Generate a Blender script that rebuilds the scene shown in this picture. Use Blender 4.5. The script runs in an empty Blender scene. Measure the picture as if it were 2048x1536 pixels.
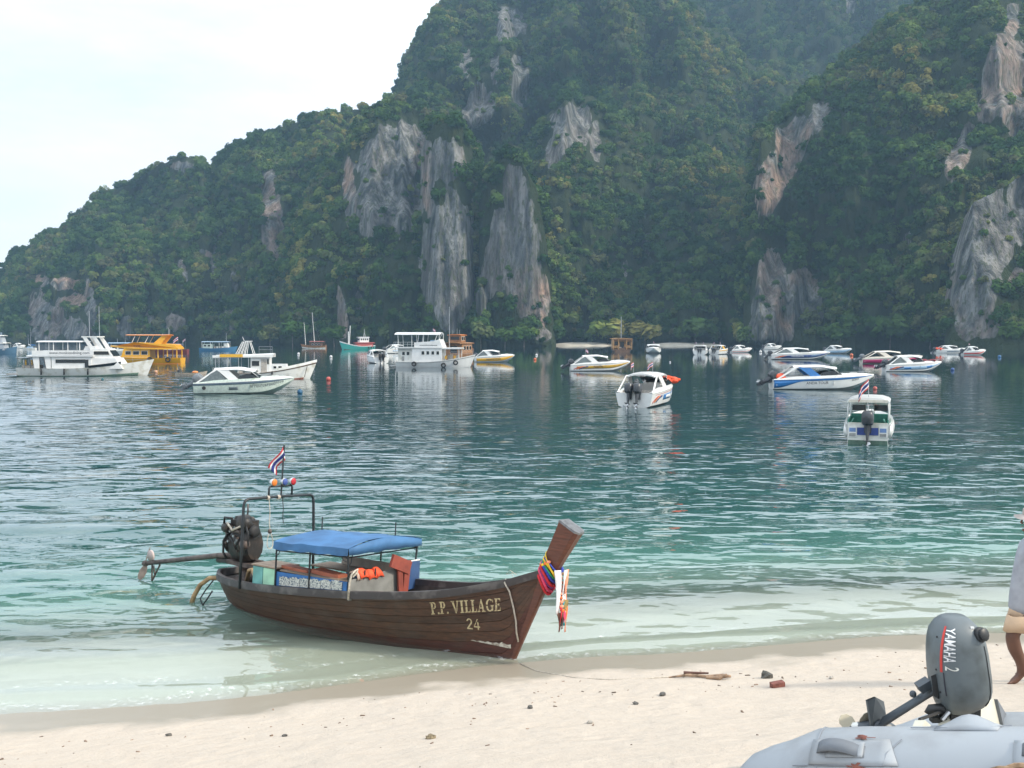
import bpy, bmesh, math, random
import numpy as np
from mathutils import Vector, Matrix, noise as mnoise

SC = bpy.context.scene
COL = SC.collection
RND = random.Random(7)
R = math.radians

# ------------------------------------------------------------------ camera
CAM_H = 5.0
FPX = 2050.0
PITCH = math.atan(98.0 / FPX)
cam_d = bpy.data.cameras.new('camera'); cam = bpy.data.objects.new('camera', cam_d); COL.objects.link(cam)
cam.location = (0, 0, CAM_H); cam.rotation_euler = (math.pi / 2 - PITCH, 0, 0)
cam_d.sensor_width = 36.0; cam_d.lens = 36.0 * FPX / 2048.0
cam_d.clip_start = 0.05; cam_d.clip_end = 20000
SC.camera = cam

# ------------------------------------------------------------------ sky and sun
SUN_EL, SUN_AZ = 38.0, 105.0     # degrees; azimuth clockwise from the view direction (+Y)
world = bpy.data.worlds.new('World'); SC.world = world; world.use_nodes = True
wn, wl = world.node_tree.nodes, world.node_tree.links
wn.clear()
wout = wn.new('ShaderNodeOutputWorld'); wbg = wn.new('ShaderNodeBackground')
wsky = wn.new('ShaderNodeTexSky'); wsky.sky_type = 'NISHITA'; wsky.sun_disc = False
wsky.sun_elevation = R(SUN_EL); wsky.sun_rotation = R(SUN_AZ)
wsky.air_density = 1.0; wsky.dust_density = 2.0; wsky.ozone_density = 1.0
wtc = wn.new('ShaderNodeTexCoord'); wmap = wn.new('ShaderNodeMapping'); wmap.inputs['Scale'].default_value = (1.0, 1.0, 3.2)
wno = wn.new('ShaderNodeTexNoise'); wno.inputs['Scale'].default_value = 2.3; wno.inputs['Detail'].default_value = 6; wno.inputs['Roughness'].default_value = .55
wramp = wn.new('ShaderNodeValToRGB')
wramp.color_ramp.elements[0].position = .32; wramp.color_ramp.elements[0].color = (.60, .60, .60, 1)
wramp.color_ramp.elements[1].position = .66; wramp.color_ramp.elements[1].color = (1, 1, 1, 1)
wmix = wn.new('ShaderNodeMix'); wmix.data_type = 'RGBA'
wmix.inputs[7].default_value = (9.6, 10.3, 11.0, 1)       # thin bright overcast
wl.new(wtc.outputs['Generated'], wmap.inputs[0]); wl.new(wmap.outputs[0], wno.inputs['Vector'])
wl.new(wno.outputs['Fac'], wramp.inputs[0]); wl.new(wramp.outputs[0], wmix.inputs[0])
# overcast is brighter towards the zenith
wsep = wn.new('ShaderNodeSeparateXYZ'); wl.new(wtc.outputs['Generated'], wsep.inputs[0])
wgr = wn.new('ShaderNodeMapRange'); wgr.inputs[1].default_value = 0; wgr.inputs[2].default_value = 1; wgr.inputs[3].default_value = .86; wgr.inputs[4].default_value = 1.75; wl.new(wsep.outputs[2], wgr.inputs[0])
wmul = wn.new('ShaderNodeMix'); wmul.data_type = 'RGBA'; wmul.blend_type = 'MULTIPLY'; wmul.inputs[0].default_value = 1
wl.new(wsky.outputs[0], wmix.inputs[6]); wl.new(wmix.outputs[2], wmul.inputs[6]); wl.new(wgr.outputs[0], wmul.inputs[7]); wl.new(wmul.outputs[2], wbg.inputs[0])
wbg.inputs[1].default_value = 0.115
wl.new(wbg.outputs[0], wout.inputs[0])

sun_d = bpy.data.lights.new('sun', 'SUN'); sun = bpy.data.objects.new('sun', sun_d); COL.objects.link(sun)
sun_d.energy = 3.6; sun_d.angle = R(5); sun_d.color = (1.0, .90, .74)
_sd = Vector((math.sin(R(SUN_AZ)) * math.cos(R(SUN_EL)), math.cos(R(SUN_AZ)) * math.cos(R(SUN_EL)), math.sin(R(SUN_EL))))
sun.rotation_euler = (-_sd).to_track_quat('-Z', 'Y').to_euler()

SC.view_settings.view_transform = 'Standard'; SC.view_settings.look = 'None'
SC.view_settings.exposure = 0.18; SC.view_settings.gamma = 1.0; SC.view_settings.use_curve_mapping = False
SC.render.engine = 'CYCLES'
cy = SC.cycles
cy.use_denoising = True; cy.max_bounces = 6; cy.diffuse_bounces = 2; cy.glossy_bounces = 3
cy.transmission_bounces = 4; cy.transparent_max_bounces = 12; cy.volume_bounces = 1
cy.caustics_reflective = False; cy.caustics_refractive = False; cy.sample_clamp_indirect = 4.0

# ------------------------------------------------------------------ helpers: places
_F = Vector((0, math.cos(PITCH), -math.sin(PITCH))); _U = Vector((0, math.sin(PITCH), math.cos(PITCH)))
def ray(px, py):
    d = _F + _U * (-(py - 768) / FPX); d = Vector(d); d.x = (px - 1024) / FPX
    return d
def at(px, py, z=0.0):
    """the point of the level z that the photograph shows at (px, py)"""
    d = ray(px, py); t = (z - CAM_H) / d.z
    return Vector((d.x * t, d.y * t, z))
def at_dist(px, py, y):
    d = ray(px, py); t = y / d.y
    return Vector((d.x * t, y, CAM_H + d.z * t))
def to_px(p):
    v = Vector(p) - Vector((0, 0, CAM_H)); a = v.dot(_F)
    return 1024 + v.x / a * FPX, 768 - v.dot(_U) / a * FPX

# ------------------------------------------------------------------ helpers: materials
MATS = {}
def new_mat(name):
    m = bpy.data.materials.new(name); m.use_nodes = True
    n = m.node_tree.nodes; n.clear()
    out = n.new('ShaderNodeOutputMaterial')
    return m, n, m.node_tree.links, out
def mat(name, col, rough=.5, metal=0.0, var=.12, scale=6.0, bump=0.0, stretch=(1, 1, 1), dirt=None, spec=.5, coat=0.0):
    """painted / plain material whose colour and gloss wander a little (weathering)"""
    if name in MATS: return MATS[name]
    m, n, l, out = new_mat(name)
    b = n.new('ShaderNodeBsdfPrincipled'); l.new(b.outputs[0], out.inputs[0])
    tc = n.new('ShaderNodeTexCoord'); mp = n.new('ShaderNodeMapping'); mp.inputs['Scale'].default_value = stretch
    l.new(tc.outputs['Object'], mp.inputs[0])
    no = n.new('ShaderNodeTexNoise'); no.inputs['Scale'].default_value = scale; no.inputs['Detail'].default_value = 5
    l.new(mp.outputs[0], no.inputs['Vector'])
    mx = n.new('ShaderNodeMix'); mx.data_type = 'RGBA'
    c = col
    lo = dirt if dirt else tuple(max(0, x * (1 - 2 * var)) for x in c)
    hi = tuple(min(1, x * (1 + var)) for x in c)
    rp = n.new('ShaderNodeMapRange'); rp.inputs[1].default_value = .3 if not dirt else .36; rp.inputs[2].default_value = .62 if not dirt else .5
    l.new(no.outputs['Fac'], rp.inputs[0]); l.new(rp.outputs[0], mx.inputs[0])
    mx.inputs[6].default_value = (*lo, 1); mx.inputs[7].default_value = (*hi, 1)
    l.new(mx.outputs[2], b.inputs['Base Color'])
    b.inputs['Roughness'].default_value = rough; b.inputs['Metallic'].default_value = metal
    b.inputs['Specular IOR Level'].default_value = spec
    if coat: b.inputs['Coat Weight'].default_value = coat; b.inputs['Coat Roughness'].default_value = .15
    if bump:
        bp = n.new('ShaderNodeBump'); bp.inputs['Strength'].default_value = 1.0; bp.inputs['Distance'].default_value = bump
        l.new(no.outputs['Fac'], bp.inputs['Height']); l.new(bp.outputs[0], b.inputs['Normal'])
    MATS[name] = m
    return m

# ------------------------------------------------------------------ helpers: meshes
class MB:
    """collects shapes, then links them as ONE mesh object"""
    def __init__(s): s.v = []; s.f = []
    def add(s, vs, fs):
        k = len(s.v); s.v += [tuple(v) for v in vs]; s.f += [tuple(i + k for i in f) for f in fs]
        return s
    def box(s, c, d, rot=None, taper=1.0):
        hx, hy, hz = d[0] / 2, d[1] / 2, d[2] / 2
        vs = []
        for z in (-1, 1):
            q = taper if z > 0 else 1.0
            for x, y in ((-1, -1), (1, -1), (1, 1), (-1, 1)):
                p = Vector((x * hx * q, y * hy * q, z * hz))
                if rot is not None: p = rot @ p
                vs.append(p + Vector(c))
        return s.add(vs, [(3, 2, 1, 0), (4, 5, 6, 7), (0, 1, 5, 4), (1, 2, 6, 5), (2, 3, 7, 6), (3, 0, 4, 7)])
    def tube(s, pts, r, n=6, cap=True, flat=1.0, up=None):
        """tube along pts; r number or list; flat squashes the section"""
        pts = [Vector(p) for p in pts]
        rr = r if isinstance(r, (list, tuple)) else [r] * len(pts)
        rings = []; prev = None
        for i, p in enumerate(pts):
            t = (pts[min(i + 1, len(pts) - 1)] - pts[max(i - 1, 0)])
            t = t.normalized() if t.length > 1e-9 else Vector((0, 0, 1))
            if prev is None:
                a = Vector(up) if up else (Vector((0, 0, 1)) if abs(t.z) < .9 else Vector((1, 0, 0)))
                u = (a - t * a.dot(t)).normalized()
            else:
                u = (prev - t * prev.dot(t)); u = u.normalized() if u.length > 1e-6 else prev
            prev = u; w = t.cross(u)
            rings.append([p + (u * math.cos(2 * math.pi * (k + .5) / n) * rr[i] * flat + w * math.sin(2 * math.pi * (k + .5) / n) * rr[i]) for k in range(n)])
        return s.rings(rings, cap)
    def rings(s, rings, cap=True, closed=True):
        n = len(rings[0]); vs = [p for r_ in rings for p in r_]; fs = []
        m = n if closed else n - 1
        for i in range(len(rings) - 1):
            for k in range(m):
                a = i * n + k; b = i * n + (k + 1) % n
                fs.append((a, b, b + n, a + n))
        if cap and closed:
            fs.append(tuple(reversed(range(n)))); fs.append(tuple(range((len(rings) - 1) * n, len(rings) * n)))
        return s.add(vs, fs)
    def lathe(s, prof, c=(0, 0, 0), axis='Z', n=16):
        rings = []
        for r_, h in prof:
            ring = []
            for k in range(n):
                a = 2 * math.pi * k / n
                x, y = r_ * math.cos(a), r_ * math.sin(a)
                p = {'Z': (x, y, h), 'X': (h, x, y), 'Y': (y, h, x)}[axis]
                ring.append(Vector(p) + Vector(c))
            rings.append(ring)
        return s.rings(rings, True)
    def prism(s, poly, h, fn):
        """poly of 2D points extruded by h; fn maps (a, b, c) to 3D"""
        n = len(poly)
        vs = [fn(a, b, 0) for a, b in poly] + [fn(a, b, h) for a, b in poly]
        fs = [tuple(reversed(range(n))), tuple(range(n, 2 * n))] + [(i, (i + 1) % n, n + (i + 1) % n, n + i) for i in range(n)]
        return s.add(vs, fs)
    def grid(s, rows, flip=False):
        n = len(rows[0]); vs = [p for r_ in rows for p in r_]; fs = []
        for i in range(len(rows) - 1):
            for k in range(n - 1):
                a = i * n + k
                q = (a, a + 1, a + n + 1, a + n)
                fs.append(tuple(reversed(q)) if flip else q)
        return s.add(vs, fs)
    def shell(s, rows, th):
        """sheet of points given real thickness th along its normals"""
        nr, nc = len(rows), len(rows[0])
        P = [[Vector(p) for p in r_] for r_ in rows]; Q = []
        for i in range(nr):
            q = []
            for k in range(nc):
                du = P[i][min(k + 1, nc - 1)] - P[i][max(k - 1, 0)]; dv = P[min(i + 1, nr - 1)][k] - P[max(i - 1, 0)][k]
                nn = du.cross(dv); nn = nn.normalized() if nn.length > 1e-9 else Vector((0, 0, 1))
                q.append(P[i][k] - nn * th)
            Q.append(q)
        s.grid(P); s.grid(Q, True)
        edge = [(0, k) for k in range(nc)] + [(i, nc - 1) for i in range(1, nr)] + [(nr - 1, k) for k in range(nc - 2, -1, -1)] + [(i, 0) for i in range(nr - 2, 0, -1)]
        vs = [P[i][k] for i, k in edge] + [Q[i][k] for i, k in edge]; m = len(edge)
        return s.add(vs, [(j, m + j, m + (j + 1) % m, (j + 1) % m) for j in range(m)])
    def sphere(s, c, r, n=10, m=7, sc=(1, 1, 1), jit=0, rnd=None):
        rings = []
        for i in range(m + 1):
            th = math.pi * (i + .0) / m; ring = []
            for k in range(n):
                a = 2 * math.pi * k / n; j = 1 + (rnd.uniform(-jit, jit) if jit else 0)
                ring.append(Vector(c) + Vector((math.sin(th) * math.cos(a) * sc[0], math.sin(th) * math.sin(a) * sc[1], -math.cos(th) * sc[2])) * r * max(j, .01))
            rings.append(ring)
        rings[0] = [rings[0][0]] * n; rings[-1] = [rings[-1][0]] * n
        return s.rings(rings, False)
    def mesh(s, name, m, smooth=False, weld=True):
        me = bpy.data.meshes.new(name); me.from_pydata(s.v, [], s.f)
        bm = bmesh.new(); bm.from_mesh(me)
        if weld: bmesh.ops.remove_doubles(bm, verts=bm.verts, dist=1e-5)
        bmesh.ops.recalc_face_normals(bm, faces=bm.faces)
        bm.to_mesh(me); bm.free()
        if m: me.materials.append(m)
        if smooth:
            me.polygons.foreach_set('use_smooth', [True] * len(me.polygons))
            if smooth is not True: me.set_sharp_from_angle(angle=R(smooth))
        return me
    def build(s, name, m, parent=None, smooth=False, weld=True):
        return link(name, s.mesh(name, m, smooth, weld), parent)
def link(name, me, parent=None):
    o = bpy.data.objects.new(name, me); COL.objects.link(o)
    if parent is not None: o.parent = parent
    return o
def thing(name, label, cat, loc=(0, 0, 0), rz=0.0, group=None, rx=0.0, ry=0.0):
    o = bpy.data.objects.new(name, None); COL.objects.link(o); o.empty_display_size = .3
    o.location = loc; o.rotation_mode = 'ZYX' if False else 'XYZ'
    o.rotation_euler = (rx, ry, rz)
    return tag(o, label, cat, group)
def tag(o, label=None, cat=None, group=None, kind=None):
    if label: o['label'] = label
    if cat: o['category'] = cat
    if group: o['group'] = group
    if kind: o['kind'] = kind
    return o
def lerp_list(tab, x):
    if x <= tab[0][0]: return tab[0][1]
    for (a, va), (b, vb) in zip(tab, tab[1:]):
        if x <= b:
            t = (x - a) / (b - a); return va + (vb - va) * t
    return tab[-1][1]
def smooth_list(tab, x):
    if x <= tab[0][0]: return tab[0][1]
    for i, ((a, va), (b, vb)) in enumerate(zip(tab, tab[1:])):
        if x <= b:
            t = (x - a) / (b - a)
            p0 = tab[max(i - 1, 0)]; p3 = tab[min(i + 2, len(tab) - 1)]
            m0 = (vb - p0[1]) / (b - p0[0]) * (b - a); m1 = (p3[1] - va) / (p3[0] - a) * (b - a)
            t2, t3 = t * t, t * t * t
            return (2 * t3 - 3 * t2 + 1) * va + (t3 - 2 * t2 + t) * m0 + (-2 * t3 + 3 * t2) * vb + (t3 - t2) * m1
    return tab[-1][1]
def sstep(a, b, x):
    t = min(1, max(0, (x - a) / (b - a))); return t * t * (3 - 2 * t)
def text_mesh(body, size=1.0, align='CENTER', ext=.0, bold=0.0):
    cu = bpy.data.curves.new('lettering', 'FONT'); cu.body = body; cu.size = size; cu.align_x = align; cu.extrude = ext; cu.resolution_u = 3; cu.offset = bold * size
    o = bpy.data.objects.new('lettering', cu); COL.objects.link(o)
    dg = bpy.context.evaluated_depsgraph_get(); dg.update()
    me = bpy.data.meshes.new_from_object(o.evaluated_get(dg))
    bpy.data.objects.remove(o); bpy.data.curves.remove(cu)
    return me
def lettering(body, size, fn, m, parent, name='lettering', sx=1.0, bold=0.0):
    """flat print: the words' outline mapped through fn(a, b) onto a surface"""
    me = text_mesh(body, size, bold=bold)
    for v in me.vertices: v.co = fn(v.co.x * sx, v.co.y)
    me.materials.clear(); me.materials.append(m)
    return link(name, me, parent)
# ------------------------------------------------------------------ setting: shore geometry
SHN = Vector((.2315, -.9728, 0)).normalized()          # inland direction, square to the waterline
def shore_s(x, y):
    """metres inland of the waterline (negative: out in the water)"""
    return (x - 0) * SHN.x + (y - 15.1) * SHN.y + .28 * math.sin(x * .33 + .6) + .12 * math.sin(x * .9 + 2)
def ground_z(x, y):
    s = shore_s(x, y)
    if s >= 0: z = .14 * s + .0105 * s * s if s < 6 else lerp_list([(6, 1.218), (9, 2.10), (11.3, 3.30), (13, 3.42), (80, 4.5)], s)
    else: z = lerp_list([(-60, -6.2), (-25, -3.6), (-12, -1.8), (-8, -1.02), (-5, -.46), (-2.6, -.14), (0, 0)], s) if s > -60 else -6.2 - (1 - math.exp((s + 60) / 60)) * 5
    if s > -.5:
        w = sstep(-.5, 1.5, s)
        z += w * (.035 * mnoise.noise((x * .35, y * .5, 3)) + .016 * mnoise.noise((x * 1.1, y * 1.5, 1)) + .012 * mnoise.noise((x * 3.1, y * 3.1, 9)))
    return z
def on_sand(px, py):
    """point of the beach that the photograph shows at (px, py)"""
    d = ray(px, py); t = 2.0
    for _ in range(4000):
        p = Vector((0, 0, CAM_H)) + d * t
        if p.z <= ground_z(p.x, p.y): return p
        t += .01
    return p

def axis_steps(lo, hi, fine_lo, fine_hi, fine, grow):
    out = [fine_lo]
    while out[-1] < fine_hi: out.append(out[-1] + fine)
    st = fine
    while out[-1] < hi: st *= grow; out.append(out[-1] + st)
    st = fine; lo_l = []; x = fine_lo
    while x > lo: st *= grow; x -= st; lo_l.append(x)
    return lo_l[::-1] + out

# ---- sand and seabed: one sheet
def sand_material():
    m, n, l, out = new_mat('sand')
    b = n.new('ShaderNodeBsdfPrincipled'); l.new(b.outputs[0], out.inputs[0])
    geo = n.new('ShaderNodeNewGeometry'); at_ = n.new('ShaderNodeAttribute'); at_.attribute_name = 'shore'
    n1 = n.new('ShaderNodeTexNoise'); n1.inputs['Scale'].default_value = .9; n1.inputs['Detail'].default_value = 6
    n2 = n.new('ShaderNodeTexNoise'); n2.inputs['Scale'].default_value = 90; n2.inputs['Detail'].default_value = 3
    n3 = n.new('ShaderNodeTexNoise'); n3.inputs['Scale'].default_value = 5; n3.inputs['Detail'].default_value = 5; n3.inputs['Roughness'].default_value = .65
    for q in (n1, n2, n3): l.new(geo.outputs['Position'], q.inputs['Vector'])
    dry = n.new('ShaderNodeMix'); dry.data_type = 'RGBA'
    dry.inputs[6].default_value = (.44, .37, .30, 1); dry.inputs[7].default_value = (.54, .475, .40, 1)
    l.new(n3.outputs['Fac'], dry.inputs[0])
    gr = n.new('ShaderNodeMix'); gr.data_type = 'RGBA'; gr.blend_type = 'MULTIPLY'; gr.inputs[0].default_value = 1
    cr = n.new('ShaderNodeMapRange'); cr.inputs[1].default_value = .3; cr.inputs[2].default_value = .55; cr.inputs[3].default_value = .80; cr.inputs[4].default_value = 1.0
    l.new(n2.outputs['Fac'], cr.inputs[0]); l.new(dry.outputs[2], gr.inputs[6]); l.new(cr.outputs[0], gr.inputs[7])
    # wetness: s + noise < limit
    ad = n.new('ShaderNodeMath'); ad.operation = 'MULTIPLY_ADD'; ad.inputs[1].default_value = -2.3
    l.new(n1.outputs['Fac'], ad.inputs[0]); l.new(at_.outputs['Fac'], ad.inputs[2])
    wet = n.new('ShaderNodeMapRange'); wet.inputs[1].default_value = .32; wet.inputs[2].default_value = -.28; wet.inputs[3].default_value = 0; wet.inputs[4].default_value = 1
    l.new(ad.outputs[0], wet.inputs[0])
    wc = n.new('ShaderNodeMix'); wc.data_type = 'RGBA'; wc.inputs[7].default_value = (.31, .27, .21, 1)
    l.new(wet.outputs[0], wc.inputs[0]); l.new(gr.outputs[2], wc.inputs[6])
    sub = n.new('ShaderNodeMapRange'); sub.inputs[1].default_value = 0.0; sub.inputs[2].default_value = -.5; l.new(at_.outputs['Fac'], sub.inputs[0])
    sc_ = n.new('ShaderNodeMix'); sc_.data_type = 'RGBA'; sc_.inputs[7].default_value = (.40, .405, .33, 1); l.new(sub.outputs[0], sc_.inputs[0]); l.new(wc.outputs[2], sc_.inputs[6]); l.new(sc_.outputs[2], b.inputs['Base Color'])
    ro = n.new('ShaderNodeMapRange'); ro.inputs[3].default_value = .95; ro.inputs[4].default_value = .32
    l.new(wet.outputs[0], ro.inputs[0]); l.new(ro.outputs[0], b.inputs['Roughness'])
    hs = n.new('ShaderNodeMath'); hs.operation = 'MULTIPLY_ADD'; hs.inputs[1].default_value = .12; l.new(n2.outputs['Fac'], hs.inputs[0]); l.new(n3.outputs['Fac'], hs.inputs[2])
    vo = n.new('ShaderNodeTexVoronoi'); vo.feature = 'SMOOTH_F1'; vo.inputs['Scale'].default_value = 2.6; vo.inputs['Smoothness'].default_value = .5; l.new(geo.outputs['Position'], vo.inputs['Vector'])   # trodden dents
    vd = n.new('ShaderNodeMapRange'); vd.inputs[1].default_value = .10; vd.inputs[2].default_value = .42; l.new(vo.outputs['Distance'], vd.inputs[0])
    vm = n.new('ShaderNodeMapRange'); vm.inputs[1].default_value = .48; vm.inputs[2].default_value = .60; vm.inputs[4].default_value = .55; l.new(n1.outputs['Fac'], vm.inputs[0])
    vx = n.new('ShaderNodeMath'); vx.operation = 'MULTIPLY'; l.new(vd.outputs[0], vx.inputs[0]); l.new(vm.outputs[0], vx.inputs[1])
    hs2 = n.new('ShaderNodeMath'); hs2.operation = 'ADD'; l.new(hs.outputs[0], hs2.inputs[0]); l.new(vx.outputs[0], hs2.inputs[1])
    bs = n.new('ShaderNodeMapRange'); bs.inputs[3].default_value = .7; bs.inputs[4].default_value = .03; l.new(wet.outputs[0], bs.inputs[0])
    bp = n.new('ShaderNodeBump'); bp.inputs['Distance'].default_value = .05; l.new(hs2.outputs[0], bp.inputs['Height']); l.new(bs.outputs[0], bp.inputs['Strength'])
    l.new(bp.outputs[0], b.inputs['Normal'])
    return m

def sheet(name, xs, ys, zf, attrs, m, smooth=True):
    vs = [(x, y, zf(x, y)) for y in ys for x in xs]; nx = len(xs); fs = []
    for j in range(len(ys) - 1):
        for i in range(nx - 1):
            a = j * nx + i; fs.append((a, a + 1, a + nx + 1, a + nx))
    me = bpy.data.meshes.new(name); me.from_pydata(vs, [], fs); me.materials.append(m)
    for an, af in attrs.items():
        at_ = me.attributes.new(an, 'FLOAT', 'POINT'); at_.data.foreach_set('value', [af(v[0], v[1]) for v in vs])
    if smooth: me.polygons.foreach_set('use_smooth', [True] * len(me.polygons))
    return link(name, me)
gx = axis_steps(-3000, 3000, -11, 11, .11, 1.22); gy = axis_steps(-60, 5000, 1.5, 19, .1, 1.16)
sand = sheet('beach', gx, gy, ground_z, {'shore': shore_s}, sand_material()); tag(sand, kind='structure')

# ---- water
def water_material():
    m, n, l, out = new_mat('sea_water')
    geo = n.new('ShaderNodeNewGeometry'); at_ = n.new('ShaderNodeAttribute'); at_.attribute_name = 'depth'
    ash = n.new('ShaderNodeAttribute'); ash.attribute_name = 'shore'
    # wavelets
    def wave(scale, detail, sx, sy, rot, rough=.5, dist=0):
        mp = n.new('ShaderNodeMapping'); mp.inputs['Scale'].default_value = (sx, sy, 1); mp.inputs['Rotation'].default_value = (0, 0, rot)
        no = n.new('ShaderNodeTexNoise'); no.inputs['Scale'].default_value = scale; no.inputs['Detail'].default_value = detail; no.inputs['Roughness'].default_value = rough
        no.inputs['Distortion'].default_value = dist
        l.new(geo.outputs['Position'], mp.inputs[0]); l.new(mp.outputs[0], no.inputs['Vector']); return no.outputs['Fac']
    w1 = wave(1.55, 1.5, .55, 1, R(-8), .4, .3); w2 = wave(.42, 1, .5, 1, R(14), .4, .3); w3 = wave(5.0, 1, .7, 1, R(4), .4)
    wb = wave(.02, 2, 1, 1.6, R(20), .5)     # cat's-paws: rougher and calmer patches
    a1 = n.new('ShaderNodeMath'); a1.operation = 'MULTIPLY_ADD'; l.new(w2, a1.inputs[0]); a1.inputs[1].default_value = 1.3; l.new(w1, a1.inputs[2])
    a2 = n.new('ShaderNodeMath'); a2.operation = 'MULTIPLY_ADD'; l.new(w3, a2.inputs[0]); a2.inputs[1].default_value = .10; l.new(a1.outputs[0], a2.inputs[2])
    cal = n.new('ShaderNodeMapRange'); cal.inputs[1].default_value = -1.0; cal.inputs[2].default_value = -3.2; cal.inputs[3].default_value = .10; cal.inputs[4].default_value = 1.0
    l.new(ash.outputs['Fac'], cal.inputs[0])
    pw = n.new('ShaderNodeMapRange'); pw.inputs[1].default_value = .35; pw.inputs[2].default_value = .65; pw.inputs[3].default_value = .65; pw.inputs[4].default_value = 1.15; l.new(wb, pw.inputs[0])
    st0 = n.new('ShaderNodeMath'); st0.operation = 'MULTIPLY'; l.new(cal.outputs[0], st0.inputs[0]); l.new(pw.outputs[0], st0.inputs[1])
    alee = n.new('ShaderNodeAttribute'); alee.attribute_name = 'lee'   # calm water under the cliffs
    st = n.new('ShaderNodeMath'); st.operation = 'MULTIPLY'; l.new(st0.outputs[0], st.inputs[0]); l.new(alee.outputs['Fac'], st.inputs[1])
    hm = n.new('ShaderNodeMath'); hm.operation = 'MULTIPLY'; l.new(a2.outputs[0], hm.inputs[0]); l.new(st.outputs[0], hm.inputs[1])
    bp = n.new('ShaderNodeBump'); bp.inputs['Strength'].default_value = 1.0; bp.inputs['Distance'].default_value = .27
    l.new(hm.outputs[0], bp.inputs['Height'])
    # body of the water: clear over the sand, then green, then deep teal
    ramp = n.new('ShaderNodeValToRGB'); e = ramp.color_ramp.elements
    e[0].position = 0; e[0].color = (.33, .41, .33, 1); e[1].position = 1; e[1].color = (.006, .034, .046, 1)
    for p, c in ((.03, (.235, .35, .285, 1)), (.055, (.14, .25, .205, 1)), (.09, (.062, .165, .138, 1)), (.2, (.022, .090, .083, 1)), (.5, (.010, .055, .062, 1))):
        q = e.new(p); q.color = c
    dn = n.new('ShaderNodeMapRange'); dn.inputs[1].default_value = 0; dn.inputs[2].default_value = 9; l.new(at_.outputs['Fac'], dn.inputs[0]); l.new(dn.outputs[0], ramp.inputs[0])
    dif = n.new('ShaderNodeBsdfDiffuse'); l.new(ramp.outputs[0], dif.inputs[0])
    tr = n.new('ShaderNodeBsdfTransparent'); tr.inputs[0].default_value = (.95, .985, .97, 1)
    op = n.new('ShaderNodeMapRange'); op.inputs[1].default_value = 0; op.inputs[2].default_value = .75; op.inputs[3].default_value = .06; op.inputs[4].default_value = 1.0
    op.interpolation_type = 'SMOOTHERSTEP'
    l.new(at_.outputs['Fac'], op.inputs[0])
    body = n.new('ShaderNodeMixShader'); l.new(op.outputs[0], body.inputs[0]); l.new(tr.outputs[0], body.inputs[1]); l.new(dif.outputs[0], body.inputs[2])
    # foam along the wash
    nf = n.new('ShaderNodeTexNoise'); nf.inputs['Scale'].default_value = 9; nf.inputs['Detail'].default_value = 6; nf.inputs['Roughness'].default_value = .7
    l.new(geo.outputs['Position'], nf.inputs['Vector'])
    nl = n.new('ShaderNodeTexNoise'); nl.inputs['Scale'].default_value = .8; nl.inputs['Detail'].default_value = 4; l.new(geo.outputs['Position'], nl.inputs['Vector'])
    sw = n.new('ShaderNodeMath'); sw.operation = 'MULTIPLY_ADD'; sw.inputs[1].default_value = 1.1; l.new(nl.outputs['Fac'], sw.inputs[0]); l.new(ash.outputs['Fac'], sw.inputs[2])
    fr = n.new('ShaderNodeValToRGB'); fe = fr.color_ramp.elements; fr.color_ramp.interpolation = 'EASE'
    fe[0].position = 0; fe[0].color = (0, 0, 0, 1); fe[1].position = 1; fe[1].color = (0, 0, 0, 1)
    for p, v in ((.20, 0), (.30, .20), (.36, .03), (.52, .06), (.66, .28), (.75, .04), (.86, .30)):
        q = fe.new(p); q.color = (v, v, v, 1)
    fn_ = n.new('ShaderNodeMapRange'); fn_.inputs[1].default_value = -3.2; fn_.inputs[2].default_value = .9; l.new(sw.outputs[0], fn_.inputs[0]); l.new(fn_.outputs[0], fr.inputs[0])
    ft = n.new('ShaderNodeMath'); ft.operation = 'ADD'; l.new(nf.outputs['Fac'], ft.inputs[0]); l.new(fr.outputs[0], ft.inputs[1])
    fm = n.new('ShaderNodeMapRange'); fm.inputs[1].default_value = .80; fm.inputs[2].default_value = 1.05; fm.inputs[4].default_value = .8; l.new(ft.outputs[0], fm.inputs[0])
    foam = n.new('ShaderNodeBsdfDiffuse'); foam.inputs[0].default_value = (.82, .84, .82, 1)
    b2 = n.new('ShaderNodeMixShader'); l.new(fm.outputs[0], b2.inputs[0]); l.new(body.outputs[0], b2.inputs[1]); l.new(foam.outputs[0], b2.inputs[2])
    gl = n.new('ShaderNodeBsdfGlossy'); gl.inputs['Roughness'].default_value = .03; gl.inputs[0].default_value = (1, 1, 1, 1); l.new(bp.outputs[0], gl.inputs['Normal'])
    fz = n.new('ShaderNodeLayerWeight'); fz.inputs['Blend'].default_value = .5; fmx = n.new('ShaderNodeMix'); fmx.data_type = 'VECTOR'; fmx.inputs[0].default_value = .25; l.new(geo.outputs['Normal'], fmx.inputs[4]); l.new(bp.outputs[0], fmx.inputs[5]); l.new(fmx.outputs[1], fz.inputs['Normal'])
    fin = n.new('ShaderNodeMixShader'); fp = n.new('ShaderNodeMath'); fp.operation = 'POWER'; fp.inputs[1].default_value = 4.5; l.new(fz.outputs['Facing'], fp.inputs[0])
    fq = n.new('ShaderNodeMath'); fq.operation = 'MULTIPLY_ADD'; fq.inputs[1].default_value = .98; fq.inputs[2].default_value = .02; l.new(fp.outputs[0], fq.inputs[0]); l.new(fq.outputs[0], fin.inputs[0]); l.new(b2.outputs[0], fin.inputs[1]); l.new(gl.outputs[0], fin.inputs[2])
    l.new(fin.outputs[0], out.inputs[0])
    return m
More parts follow.
